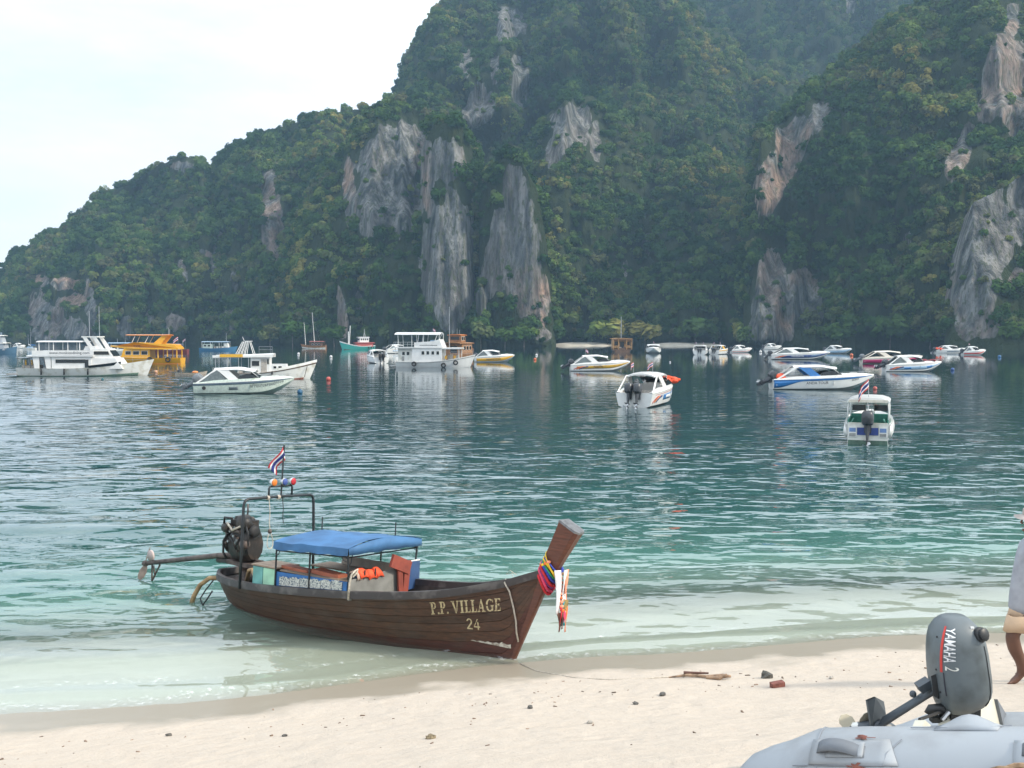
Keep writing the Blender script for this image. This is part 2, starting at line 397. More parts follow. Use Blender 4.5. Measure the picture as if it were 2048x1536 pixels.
def lee(x, y):
    """wind ripple: calm under the cliffs, ruffled on the open side"""
    k = sstep(-.34, -.06, x / y)
    return lerp_list([(25, 1.1), (45, .6), (70, .16), (100, .06), (150, .022), (300, .008)], y) * k + lerp_list([(25, 1.0), (60, .40), (100, .20), (150, .14), (300, .10)], y) * (1 - k)
def chop(x, y):
    """small real waves over the nearer half of the bay"""
    if y > 185 or abs(x) > 110: return 0.0
    k = sstep(-.34, -.06, x / y)
    a = .085 * (1 - k) + .065 * k * lerp_list([(25, .9), (45, .5), (70, .14), (100, .05), (150, .02)], y)
    a *= sstep(14, 24, y) * sstep(185, 130, y) * sstep(110, 80, abs(x))
    return a * (mnoise.noise((x * .26 + y * .05, y * .50, 8.0)) + .45 * mnoise.noise((x * .55 - y * .1, y * 1.05, 2.0)))
def water_z(x, y):
    s = shore_s(x, y)
    if s < -70: return chop(x, y)
    q = .5 + .5 * mnoise.noise((x * .06, y * .08, 4))
    z = .030 * q * math.sin(s * 1.35 + .5 * math.sin(x * .21)) * sstep(-60, -12, s) * sstep(.2, -2, s)
    z += .05 * math.exp(-((s + 2.6 + .5 * math.sin(x * .3)) / .42) ** 2) * (.35 + .65 * sstep(-2, -8, x)) + .022 * math.exp(-((s + .55 + .2 * math.sin(x * .7)) / .2) ** 2)
    return z + chop(x, y)
def refine(a, lo, hi, st):
    """steps no wider than st between lo and hi"""
    out = [a[0]]
    for u, v in zip(a, a[1:]):
        n_ = max(1, math.ceil((v - u) / st)) if lo < v and u < hi else 1
        out += [u + (v - u) * (k + 1) / n_ for k in range(n_)]
    return out
wx = refine(axis_steps(-6000, 6000, -14, 14, .16, 1.2), -95, 95, .55); wy = refine(axis_steps(9.5, 9000, 10, 27, .12, 1.09), 20, 185, .36)
sea = sheet('sea_water', wx, wy, water_z, {'shore': shore_s, 'lee': lee, 'depth': lambda x, y: max(0, water_z(x, y) - ground_z(x, y))}, water_material())
tag(sea, kind='structure')
# ------------------------------------------------------------------ setting: limestone hills
def hill_material():
    m, n, l, out = new_mat('limestone_hill')
    b = n.new('ShaderNodeBsdfPrincipled'); l.new(b.outputs[0], out.inputs[0]); b.inputs['Roughness'].default_value = .95; b.inputs['Specular IOR Level'].default_value = .1
    geo = n.new('ShaderNodeNewGeometry')
    ar = n.new('ShaderNodeAttribute'); ar.attribute_name = 'rock'; aw = n.new('ShaderNodeAttribute'); aw.attribute_name = 'warm'
    def nz(scale, st, det=5, ro=.6):
        mp = n.new('ShaderNodeMapping'); mp.inputs['Scale'].default_value = st; l.new(geo.outputs['Position'], mp.inputs[0])
        q = n.new('ShaderNodeTexNoise'); q.inputs['Scale'].default_value = scale; q.inputs['Detail'].default_value = det; q.inputs['Roughness'].default_value = ro
        l.new(mp.outputs[0], q.inputs['Vector']); return q.outputs['Fac']
    streak = nz(.22, (1, 1, .10), 6, .65); patch = nz(.05, (1, 1, .7), 5); fine = nz(.8, (1, 1, .35), 4)
    r1 = n.new('ShaderNodeValToRGB'); e = r1.color_ramp.elements
    e[0].position = .36; e[0].color = (.028, .032, .034, 1); e[1].position = .64; e[1].color = (.25, .25, .24, 1)
    q = e.new(.50); q.color = (.115, .12, .12, 1)
    l.new(streak, r1.inputs[0])
    wm = n.new('ShaderNodeMath'); wm.operation = 'MULTIPLY'; l.new(aw.outputs['Fac'], wm.inputs[0])
    wr = n.new('ShaderNodeMapRange'); wr.inputs[1].default_value = .42; wr.inputs[2].default_value = .58; l.new(patch, wr.inputs[0]); l.new(wr.outputs[0], wm.inputs[1])
    wc = n.new('ShaderNodeMix'); wc.data_type = 'RGBA'; wc.blend_type = 'MIX'; l.new(wm.outputs[0], wc.inputs[0]); l.new(r1.outputs[0], wc.inputs[6])
    r2 = n.new('ShaderNodeValToRGB'); e2 = r2.color_ramp.elements; e2[0].position = .3; e2[0].color = (.13, .08, .06, 1); e2[1].position = .65; e2[1].color = (.40, .27, .20, 1)
    l.new(streak, r2.inputs[0]); l.new(r2.outputs[0], wc.inputs[7])
    # moss and creepers on the bare faces
    gm = n.new('ShaderNodeMapRange'); gm.inputs[1].default_value = .52; gm.inputs[2].default_value = .62; gm.inputs[4].default_value = .75; l.new(fine, gm.inputs[0])
    gc = n.new('ShaderNodeMix'); gc.data_type = 'RGBA'; l.new(gm.outputs[0], gc.inputs[0]); l.new(wc.outputs[2], gc.inputs[6]); gc.inputs[7].default_value = (.060, .075, .035, 1)
    fm = n.new('ShaderNodeMix'); fm.data_type = 'RGBA'; 
    en = n.new('ShaderNodeMath'); en.operation = 'MULTIPLY_ADD'; en.inputs[1].default_value = .9; l.new(nz(.16, (1, 1, .5), 6, .7), en.inputs[0]); l.new(ar.outputs['Fac'], en.inputs[2])
    es = n.new('ShaderNodeMapRange'); es.inputs[1].default_value = .88; es.inputs[2].default_value = 1.0; l.new(en.outputs[0], es.inputs[0]); l.new(es.outputs[0], fm.inputs[0]); fm.inputs[6].default_value = (.030, .042, .018, 1); l.new(gc.outputs[2], fm.inputs[7])
    l.new(fm.outputs[2], b.inputs['Base Color'])
    ad = n.new('ShaderNodeMath'); ad.operation = 'MULTIPLY_ADD'; l.new(fine, ad.inputs[0]); ad.inputs[1].default_value = .5; l.new(streak, ad.inputs[2])
    bp = n.new('ShaderNodeBump'); bp.inputs['Distance'].default_value = 4.5; bp.inputs['Strength'].default_value = .8; l.new(ad.outputs[0], bp.inputs['Height']); l.new(bp.outputs[0], b.inputs['Normal'])
    return m
HILL_M = hill_material()
TREE_SPOTS = []       # (x, y, z, crown radius, kind, turn)

def make_hill(sil, base, S, gamma, patches, seed, step=4.0, rows=84, bulge=(30, 13, 4), pillars=(), dens=.038, back=260, crown=(2.2, 5.6), drop=10):
    rnd = random.Random(seed)
    cols = []; px = sil[0][0]
    while px <= sil[-1][0]: cols.append(px); px += step
    V = []; RK = []; WM = []; nback = 3
    for c in cols:
        a = (c - 1024) / FPX
        yb = lerp_list(base, c) if isinstance(base, list) else base
        s_ = lerp_list(S, c) if isinstance(S, list) else S
        ytop = yb + s_
        pyt = lerp_list(sil, c) + drop + 7 * mnoise.noise((c * .035, seed, 0)) + 4 * mnoise.noise((c * .12, seed, 5))
        zt = max(3.0, at_dist(c, pyt, ytop).z)
        X = a * (yb + s_ * .4)
        for j in range(rows + 1):
            t = j / rows; z = -3 + (zt + 3) * t
            pr = t ** gamma
            edge = min(1, (zt - z) / 14 + .25) * sstep(-.02, .06, t)
            q = (X * .012, z * .0045, seed)
            d = bulge[0] * mnoise.fractal(Vector((X * .013, z * .006, seed)), .9, 2.0, 3)
            d += bulge[1] * mnoise.fractal(Vector((X * .05, z * .014, seed + 7)), .9, 2.0, 3)
            d += bulge[2] * mnoise.fractal(Vector((X * .16, z * .05, seed + 3)), .8, 2.0, 3)
            d -= bulge[0] * .9 * (abs(mnoise.noise((X * .017 + z * .002, z * .0035, seed + 40))) * -2 + .6)      # ribs and gullies
            # terraces: the profile steps between walls and ledges
            pr += .035 * math.sin(z * .16 + 4 * mnoise.noise((X * .02, z * .02, seed + 11))) * (1 - abs(2 * t - 1))
            y = yb + s_ * max(0, pr) + d * edge
            ppx, ppy = c, 670 - (z - CAM_H) / y * FPX
            for (p0, p1, top, fwd, lean) in pillars:       # bare columns standing proud of the slope
                if p0 < c < p1:
                    u = (c - p0) / (p1 - p0); tp = lerp_list(top, c)
                    up = sstep(tp - 6, tp + 10, ppy)
                    if up > 0:
                        prof = (1 - abs(2 * u - 1) ** 3.0)
                        yp = yb - fwd * prof + lean * t * s_ * .35 + 2.6 * mnoise.fractal(Vector((X * .1, z * .012, seed + 2)), .9, 2, 3) + 1.2 * mnoise.noise((X * .35, z * .03, 2))
                        y = y + (min(yp, y) - y) * up
            ppy = 670 - (z - CAM_H) / y * FPX
            rk = 0; wm_ = 0
            jit = .55 * mnoise.fractal(Vector((X * .045, z * .018, seed + 20)), .8, 2, 4) + .40 * mnoise.fractal(Vector((X * .16, z * .06, seed + 27)), .7, 2, 3)
            for (cx, cyy, rx, ry, k, w, sl) in patches:
                dx = (c - cx - sl * (ppy - cyy)) / rx; dy = (ppy - cyy) / ry
                e = 1 - math.sqrt(dx * dx + dy * dy)
                if e > -.8:
                    v = sstep(-.08, .22, e + jit * .75 - (1 - k) * .35)
                    if v > rk: rk = v
                    if v * w > wm_: wm_ = v * w
            V.append((a * y, y, z)); RK.append(rk); WM.append(wm_)
        y0 = V[-1][1]
        for j in range(1, nback + 1):
            y = y0 + back * (j / nback) ** 1.3; z = zt * (1 - (j / nback) ** 1.6) - 2 * j
            V.append((a * y0 + (a * y - a * y0) * .6, y, z)); RK.append(0); WM.append(0)
    nr = rows + 1 + nback; fs = []
    for i in range(len(cols) - 1):
        for j in range(nr - 1):
            a0 = i * nr + j; fs.append((a0, a0 + nr, a0 + nr + 1, a0 + 1))
    me = bpy.data.meshes.new('hill'); me.from_pydata(V, [], fs); me.materials.append(HILL_M)
    for nm, dat in (('rock', RK), ('warm', WM)):
        at_ = me.attributes.new(nm, 'FLOAT', 'POINT'); at_.data.foreach_set('value', dat)
    me.polygons.foreach_set('use_smooth', [True] * len(me.polygons))
    o = link('hill', me); tag(o, kind='structure')
    # ---- where trees root: by area over the face, fewer on the bare rock
    P = np.array(V, dtype=float); Q = np.array(fs); rk = np.array(RK)
    p0, p1, p2, p3 = (P[Q[:, k]] for k in range(4))
    ar = .5 * np.linalg.norm(np.cross(p2 - p0, p3 - p1), axis=1)
    jj = Q[:, 0] % nr
    frk = rk[Q].max(axis=1); frm = rk[Q].mean(axis=1)
    w = ar * np.where(jj < rows + 1, 1.0, .35) * np.clip(1 - 1.25 * frk, 0.13, 1)
    w *= (p0[:, 2] > 1.5)
    w = np.minimum(w, 60)
    rs = np.random.RandomState(seed)
    num = rs.poisson(w * dens)
    for f in np.nonzero(num)[0]:
        for _ in range(num[f]):
            u, v = rs.rand(2)
            p = (p0[f] * (1 - u) + p1[f] * u) * (1 - v) + (p3[f] * (1 - u) + p2[f] * u) * v
            big = rs.rand()
            rad = crown[0] + (crown[1] - crown[0]) * big ** 1.3
            if frm[f] > .35: rad *= .5
            TREE_SPOTS.append((p[0], p[1] + .25 * rad, p[2] + rad * .35, rad, rs.randint(6), rs.rand() * 6.28))
    return o

# far hill behind the saddle
make_hill([(1180, 60), (1300, -60), (1420, -130), (1600, -170), (1800, -150), (2050, -120), (2300, 60)], 780, 230, 1.3,
          [(1690, 20, 14, 30, .8, .1, 0)], 31, 6, 60, (34, 16, 5), dens=.020, crown=(3.4, 6.4))
# long low ridge running out to sea
make_hill([(-420, 680), (-300, 650), (-160, 590), (-60, 560), (0, 532), (40, 492), (120, 452), (180, 408), (200, 380), (250, 362), (290, 338), (330, 314), (380, 302), (408, 312), (424, 352), (440, 385), (520, 430), (600, 470)],
          [(-420, 700), (0, 640), (600, 560)], 130, 1.5,
          [(95, 640, 38, 52, 1, .35, 0), (140, 655, 50, 26, 1, .3, 0), (182, 610, 16, 55, .9, .5, 0), (130, 568, 42, 14, .8, .9, 0), (160, 600, 40, 14, .7, .8, 0),
           (248, 655, 20, 34, .7, .3, 0), (367, 540, 8, 26, .9, .5, .2), (412, 508, 15, 10, .8, .9, .3), (442, 520, 16, 60, .7, .25, 0), (440, 570, 6, 20, .8, .3, 0),
           (372, 336, 44, 16, .6, .5, .2), (350, 645, 22, 22, .6, .3, 0), (300, 640, 12, 24, .5, .2, 0), (90, 560, 14, 12, .7, 1, 0)], 5, 4, 76)
# middle ridge
make_hill([(412, 430), (428, 372), (438, 322), (452, 296), (500, 270), (560, 250), (600, 232), (690, 214), (760, 196), (800, 180), (880, 170), (960, 200)],
          [(400, 600), (700, 545), (960, 540)], 150, 1.5,
          [(545, 415, 20, 75, 1, .7, .06), (556, 490, 22, 52, 1, .9, .22), (655, 450, 24, 58, .75, .05, 0), (607, 575, 14, 45, .85, .2, 0), (602, 600, 8, 40, .9, .5, 0),
           (462, 640, 14, 34, .6, .2, 0), (470, 560, 12, 40, .4, .2, 0)], 12, 4, 84)
# main hill
make_hill([(740, 240), (770, 196), (800, 166), (812, 126), (845, 80), (862, 40), (905, 0), (980, -60), (1150, -110), (1300, -50), (1360, -5), (1400, 30), (1450, 70), (1500, 125), (1545, 150), (1590, 176), (1640, 235), (1700, 330)],
          [(740, 580), (1100, 570), (1700, 560)], 250, 1.25,
          [(962, 215, 44, 50, .75, .15, 0), (1040, 165, 22, 75, .55, .05, 0), (1030, 60, 40, 50, .25, .1, 0), (930, 140, 14, 40, .3, .1, 0), (990, 150, 12, 40, .5, .1, 0)], 3, 4, 96, (44, 20, 5), dens=.030)
# spur with the pale green peak
make_hill([(1000, 420), (1035, 335), (1060, 288), (1092, 222), (1140, 180), (1185, 186), (1225, 222), (1280, 266), (1320, 296), (1400, 322), (1470, 352), (1540, 420), (1600, 520)],
          [(1000, 530), (1300, 520), (1600, 500)], [(1000, 110), (1150, 100), (1600, 150)], 1.45,
          [(1140, 262, 42, 55, .62, .15, 0), (1105, 310, 18, 40, .6, .2, 0), (1290, 500, 14, 40, .5, .1, 0), (1190, 290, 14, 50, .4, .2, 0), (1250, 540, 10, 30, .2, .1, 0)], 21, 4, 84, (34, 15, 4))
# grey buttress with the two bare columns
make_hill([(560, 470), (600, 420), (640, 340), (690, 300), (722, 240), (760, 206), (800, 196), (850, 214), (882, 240), (920, 280), (946, 322), (975, 336), (1000, 332), (1030, 330), (1060, 366), (1080, 400), (1092, 480), (1102, 560), (1112, 655)],
          [(560, 520), (800, 480), (1112, 465)], [(560, 100), (850, 85), (1112, 30)], 1.5,
          [(702, 390, 13, 90, 1, .9, .02), (775, 320, 85, 70, .9, .1, 0), (830, 300, 70, 40, .7, .1, .3), (810, 400, 60, 70, .62, .1, 0), (740, 420, 36, 60, .7, .1, 0), (790, 430, 30, 60, .35, .1, 0), (685, 625, 12, 66, .95, .5, .06), (720, 600, 20, 40, .35, .2, 0),
           (880, 330, 56, 60, .95, .35, 0), (895, 480, 50, 140, 1.1, .12, 0), (897, 580, 50, 60, 1.2, .1, 0), (860, 380, 20, 60, .8, .7, 0),
           (1030, 380, 32, 60, 1.0, .1, 0), (1035, 500, 46, 120, 1.1, .1, 0), (1060, 590, 36, 60, 1.0, .5, 0), (1088, 600, 12, 50, 1, .9, 0), (1000, 540, 40, 60, .8, .15, 0), (962, 605, 11, 30, 1.1, .05, 0), (1085, 670, 20, 14, 1, .2, 0)],
          9, 3, 96, (20, 9, 3), pillars=[(842, 948, [(842, 330), (870, 290), (925, 288), (948, 330)], 16, .9), (956, 1106, [(956, 400), (1000, 345), (1035, 332), (1075, 395), (1106, 560)], 12, .8), (670, 705, [(670, 560), (690, 540), (705, 580)], 9, .5), (950, 976, [(950, 590), (962, 575), (976, 600)], 20, .3)])
# right-hand hill
make_hill([(1484, 668), (1487, 560), (1484, 490), (1496, 430), (1508, 330), (1516, 268), (1560, 226), (1600, 182), (1650, 142), (1700, 100), (1760, 52), (1810, 12), (1900, -60), (2100, -160), (2440, -60)],
          [(1484, 470), (1700, 440), (2440, 360)], [(1484, 40), (1560, 100), (1800, 150), (2440, 170)], 1.35,
          [(1575, 300, 34, 75, 1, .75, -.42), (1530, 375, 26, 50, 1, .8, -.1), (1628, 240, 24, 40, .8, .15, -.3), (1648, 232, 14, 30, .7, .1, 0), (1545, 600, 50, 85, 1.3, .5, 0), (1600, 600, 55, 70, 1.2, .8, 0), (1545, 655, 55, 30, 1.3, .3, 0),
           (1990, 160, 46, 120, .9, .55, -.25), (1915, 300, 26, 60, .95, .6, -.4), (2020, 230, 36, 50, .8, .9, 0), (2010, 60, 20, 60, .7, .6, 0), (1810, 480, 10, 20, .3, .2, 0)], 17, 4, 92, (30, 13, 4), dens=.038)
# bare cliff at the right edge
make_hill([(1888, 662), (1893, 610), (1902, 560), (1918, 480), (1940, 395), (1985, 372), (2045, 330), (2100, 300), (2460, 240)],
          [(1888, 366), (2460, 300)], [(1888, 20), (2000, 40), (2460, 70)], 1.3,
          [(1965, 500, 60, 120, 1.25, .1, 0), (1930, 600, 46, 62, 1.4, .55, 0), (1945, 645, 52, 34, 1.4, .4, 0), (2030, 560, 30, 40, .6, .4, 0), (2040, 420, 36, 70, 1.2, .1, 0), (2150, 500, 60, 100, .8, .3, 0)], 26, 4, 76, (16, 8, 3), dens=.038)

# ---- forest: leafy crowns rooted all over the hills (one mass)
def leaf_material():
    m, n, l, out = new_mat('leaves')
    d = n.new('ShaderNodeBsdfDiffuse'); t = n.new('ShaderNodeBsdfTranslucent'); mx = n.new('ShaderNodeMixShader'); mx.inputs[0].default_value = .22
    oi = n.new('ShaderNodeObjectInfo'); geo = n.new('ShaderNodeNewGeometry')
    r1 = n.new('ShaderNodeValToRGB'); e = r1.color_ramp.elements
    e[0].position = 0; e[0].color = (0.019, 0.050, 0.016, 1); e[1].position = 1; e[1].color = (0.248, 0.225, 0.065, 1)
    for p, c in ((.35, (0.047, 0.098, 0.026, 1)), (.62, (0.097, 0.156, 0.039, 1)), (.82, (0.117, 0.119, 0.058, 1)), (.9, (0.152, 0.225, 0.052, 1))):
        q = e.new(p); q.color = c
    no = n.new('ShaderNodeTexNoise'); no.inputs['Scale'].default_value = .012; no.inputs['Detail'].default_value = 3; l.new(geo.outputs['Position'], no.inputs['Vector'])
    ad = n.new('ShaderNodeMath'); ad.operation = 'MULTIPLY_ADD'; l.new(no.outputs['Fac'], ad.inputs[0]); ad.inputs[1].default_value = 1.9; 
    hf = n.new('ShaderNodeMath'); hf.operation = 'MULTIPLY_ADD'; l.new(oi.outputs['Random'], hf.inputs[0]); hf.inputs[1].default_value = .75; hf.inputs[2].default_value = -.86
    l.new(hf.outputs[0], ad.inputs[2]); l.new(ad.outputs[0], r1.inputs[0])
    rv = n.new('ShaderNodeMapRange'); rv.inputs[3].default_value = .82; rv.inputs[4].default_value = 1.2; l.new(geo.outputs['Random Per Island'], rv.inputs[0])
    ml = n.new('ShaderNodeMix'); ml.data_type = 'RGBA'; ml.blend_type = 'MULTIPLY'; ml.inputs[0].default_value = 1; l.new(r1.outputs[0], ml.inputs[6]); l.new(rv.outputs[0], ml.inputs[7])
    l.new(ml.outputs[2], d.inputs[0]); l.new(ml.outputs[2], t.inputs[0])
    l.new(d.outputs[0], mx.inputs[1]); l.new(t.outputs[0], mx.inputs[2]); l.new(mx.outputs[0], out.inputs[0])
    return m
LEAF_M = leaf_material(); BARK_M = mat('bark', (.12, .10, .08), .9, var=.3, scale=2, bump=.05)
def crown_mesh(seed, n_leaf=330, tall=1.0, leaf=.20, spread=1.0):
    """unit crown: lumps of leaf sprays with gaps between them"""
    rnd = random.Random(seed); mb = MB(); lumps = []
    for k in range(9):
        th = rnd.uniform(0, 6.28); ph = math.acos(rnd.uniform(-.35, 1)); rr = rnd.uniform(.42, .72)
        lumps.append((Vector((rr * math.sin(ph) * math.cos(th) * spread, rr * math.sin(ph) * math.sin(th) * spread, rr * math.cos(ph) * tall * .9)), rnd.uniform(.26, .46)))
    lumps.append((Vector((0, 0, 0)), .55))
    for i in range(n_leaf):
        c, r_ = lumps[i % len(lumps)]
        d = Vector((rnd.gauss(0, 1), rnd.gauss(0, 1), rnd.gauss(.35, 1))).normalized()
        p = c + d * r_ * rnd.uniform(.7, 1.08)
        nn = (d + Vector((rnd.uniform(-.6, .6), rnd.uniform(-.6, .6), rnd.uniform(-.2, .9)))).normalized()
        u = nn.orthogonal().normalized(); u = (Matrix.Rotation(rnd.uniform(0, 6.28), 3, nn) @ u); w = nn.cross(u)
        a, b_ = leaf * rnd.uniform(.6, 1.25), leaf * rnd.uniform(.4, .8)
        mb.add([p - u * a, p - w * b_ - nn * .03, p + u * a, p + w * b_ - nn * .03], [(0, 1, 2, 3)])
    return mb.mesh('crown', LEAF_M, weld=False)
CROWNS = [crown_mesh(100 + k, 340, (1.0, .8, 1.25, .9, .7, 1.1)[k], (.21, .19, .20, .22, .2, .18)[k]) for k in range(6)]
def scatter(name, spots, meshes):
    """one object whose points each carry a crown"""
    protos = [bpy.data.objects.new('crown', me) for me in meshes]
    me = bpy.data.meshes.new(name); me.from_pydata([s[:3] for s in spots], [], [])
    for nm, k in (('crown_radius', 3), ('turn', 5)):
        a = me.attributes.new(nm, 'FLOAT', 'POINT'); a.data.foreach_set('value', [s[k] for s in spots])
    a = me.attributes.new('pick', 'INT', 'POINT'); a.data.foreach_set('value', [int(s[4]) for s in spots])
    me.materials.append(LEAF_M)
    o = link(name, me)
    ng = bpy.data.node_groups.new('scatter', 'GeometryNodeTree')
    ng.interface.new_socket('Geometry', in_out='INPUT', socket_type='NodeSocketGeometry'); ng.interface.new_socket('Geometry', in_out='OUTPUT', socket_type='NodeSocketGeometry')
    N, L = ng.nodes, ng.links
    gi = N.new('NodeGroupInput'); go = N.new('NodeGroupOutput')
    jn = N.new('GeometryNodeGeometryToInstance')
    for p in reversed(protos):
        oi = N.new('GeometryNodeObjectInfo'); oi.inputs['Object'].default_value = p; oi.inputs['As Instance'].default_value = True
        L.new(oi.outputs['Geometry'], jn.inputs[0])
    # separate instances so that "pick" can choose among them
    N.remove(jn); jn = N.new('GeometryNodeJoinGeometry')
    for nd in [q for q in N if q.bl_idname == 'GeometryNodeObjectInfo']: L.new(nd.outputs['Geometry'], jn.inputs[0])
    ip = N.new('GeometryNodeInstanceOnPoints'); ip.inputs['Pick Instance'].default_value = True
    def attr(nm, ty):
        q = N.new('GeometryNodeInputNamedAttribute'); q.data_type = ty; q.inputs['Name'].default_value = nm; return q.outputs['Attribute']
    cx = N.new('ShaderNodeCombineXYZ'); L.new(attr('turn', 'FLOAT'), cx.inputs['Z'])
    L.new(gi.outputs[0], ip.inputs['Points']); L.new(jn.outputs[0], ip.inputs['Instance']); L.new(attr('pick', 'INT'), ip.inputs['Instance Index'])
    L.new(cx.outputs[0], ip.inputs['Rotation']); L.new(attr('crown_radius', 'FLOAT'), ip.inputs['Scale'])
    L.new(ip.outputs[0], go.inputs[0])
    md = o.modifiers.new('scatter', 'NODES'); md.node_group = ng
    return o
forest = scatter('forest', TREE_SPOTS, CROWNS)
tag(forest, 'dense dark green forest covering the limestone hills', 'forest', kind='stuff')
print('forest crowns', len(TREE_SPOTS))

# ---- haze over the bay
hz = MB().box((0, 700, 180), (3600, 1700, 420)); hzo = hz.build('haze', None)
hm = bpy.data.materials.new('haze'); hm.use_nodes = True; hn = hm.node_tree.nodes; hn.clear()
ho = hn.new('ShaderNodeOutputMaterial'); pv = hn.new('ShaderNodeVolumePrincipled')
pv.inputs['Color'].default_value = (.48, .74, 1.0, 1); pv.inputs['Density'].default_value = .00019; pv.inputs['Anisotropy'].default_value = .2
hm.node_tree.links.new(pv.outputs[0], ho.inputs['Volume'])
hzo.data.materials.append(hm); tag(hzo, kind='stuff'); hzo['label'] = 'thin blue haze hanging over the bay and hills'
# ------------------------------------------------------------------ boats: shared materials
GEL = mat('white_gelcoat', (.80, .80, .78), .28, var=.04, scale=1.5, coat=.4)
GEL2 = mat('aged_white_paint', (.74, .74, .70), .45, var=.07, scale=1.2, dirt=(.60, .58, .50))
CREAM = mat('cream_gelcoat', (.74, .68, .58), .35, var=.05)
DARKGLASS = mat('tinted_glass', (.018, .024, .028), .06, var=.2)
RUBBER = mat('black_rubber', (.018, .018, .019), .65, var=.3)
ENGINE = mat('dark_grey_engine', (.045, .050, .058), .32, var=.2)
ENGINE2 = mat('pale_grey_engine', (.16, .175, .19), .32, var=.15)
STEEL = mat('steel_tube', (.52, .53, .54), .3, metal=.8, var=.1)
FLOORM = mat('cockpit_floor', (.33, .33, .32), .7, var=.15)
SEATM = mat('vinyl_seat', (.40, .37, .33), .5, var=.15)
CURT = mat('grey_side_curtain', (.13, .16, .165), .35, var=.12)
ANTIF = mat('antifouling_green', (.10, .17, .13), .7, var=.2)
REDF = mat('flag_red', (.50, .025, .035), .8); WHITEF = mat('flag_white', (.75, .75, .75), .8); BLUEF = mat('flag_blue', (.02, .035, .20), .8)
ORANGE = mat('orange_life_vest', (.75, .085, .025), .75, var=.2, bump=.02)
def paint(name, c, r=.3, **k): return mat(name, c, r, var=k.pop('var', .08), coat=.25, **k)

def flag(parent, p, h=.9, w=.5, ht=.32, ang=.4, droop=.3):
    """staff with a five-striped flag: red, white, blue (double), white, red"""
    p = Vector(p)
    MB().tube([p, p + Vector((0, 0, h))], .014, 5).build('flag_staff', STEEL, parent)
    d = Vector((math.cos(ang), math.sin(ang), 0)); y0 = 0
    for wd, m in ((1, REDF), (1, WHITEF), (2, BLUEF), (1, WHITEF), (1, REDF)):
        mb = MB(); rows = []
        for k in (0, 1):
            zz = h - ht * (y0 + wd * k) / 6
            rows.append([p + d * (w * i / 5) + Vector((-d.y, d.x, 0)) * (.06 * math.sin(i * 1.7)) + Vector((0, 0, zz - droop * w * (i / 5) ** 1.3)) for i in range(6)])
        mb.shell(rows, .006); mb.build('flag_stripe', m, parent, True); y0 += wd

def outboard(parent, p, tilt, s=1.0, m=None, yaw=0):
    """outboard motor: cowl, leg with plate and gearcase, propeller; tilt swings the leg aft and up"""
    T = Matrix.Translation(Vector(p)) @ Matrix.Rotation(yaw, 4, 'Z') @ Matrix.Rotation(tilt, 4, 'Y') @ Matrix.Scale(s, 4)
    def tr(mb): mb.v = [tuple(T @ Vector(v)) for v in mb.v]; return mb
    mb = MB(); rings = []
    for z, lx, ly, ox in ((.10, .20, .17, .0), (.16, .30, .22, -.02), (.34, .34, .235, -.03), (.52, .33, .225, -.03), (.62, .27, .19, -.02), (.665, .14, .11, 0)):
        ring = []
        for k in range(14):
            a = 2 * math.pi * k / 14; cx, sy = math.cos(a), math.sin(a)
            ring.append(Vector((-.22 + ox + lx * abs(cx) ** .7 * (1 if cx > 0 else -1), ly * abs(sy) ** .7 * (1 if sy > 0 else -1), z)))
        rings.append(ring)
    mb.rings(rings); cowl = tr(mb).build('outboard_motor', m or ENGINE, parent, 40)
    mb = MB(); rings = []
    for z, lx, ly, ox in ((.12, .17, .12, -.2), (-.1, .15, .10, -.2), (-.35, .12, .06, -.24), (-.62, .11, .035, -.27), (-.86, .09, .03, -.28)):
        rings.append([Vector((ox + lx * math.cos(2 * math.pi * k / 10), ly * math.sin(2 * math.pi * k / 10), z)) for k in range(10)])
    mb.rings(rings); mb.box((-.34, 0, -.50), (.46, .22, .02))
    mb.lathe([(.01, -.12), (.065, -.18), (.075, -.35), (.06, -.50)], (0, 0, -.70), 'X', 10); mb.box((-.28, 0, -.86), (.16, .02, .22))
    mb.box((-.02, 0, -.02), (.14, .26, .36))
    tr(mb).build('leg', m or ENGINE, cowl, 40)
    mb = MB()
    for k in range(3):
        a = k * 2.094
        mb.add([Vector((-.53 + dx, r_ * math.cos(a + da), -.70 + r_ * math.sin(a + da))) for r_, da, dx in ((.03, -.3, 0), (.17, -.45, .03), (.19, 0, 0), (.17, .45, -.03), (.03, .3, -.01))], [(0, 1, 2, 3, 4)])
    mb.lathe([(.03, -.60), (.05, -.5)], (0, 0, -.70), 'X', 8)
    tr(mb).build('propeller', STEEL, cowl)
    return cowl

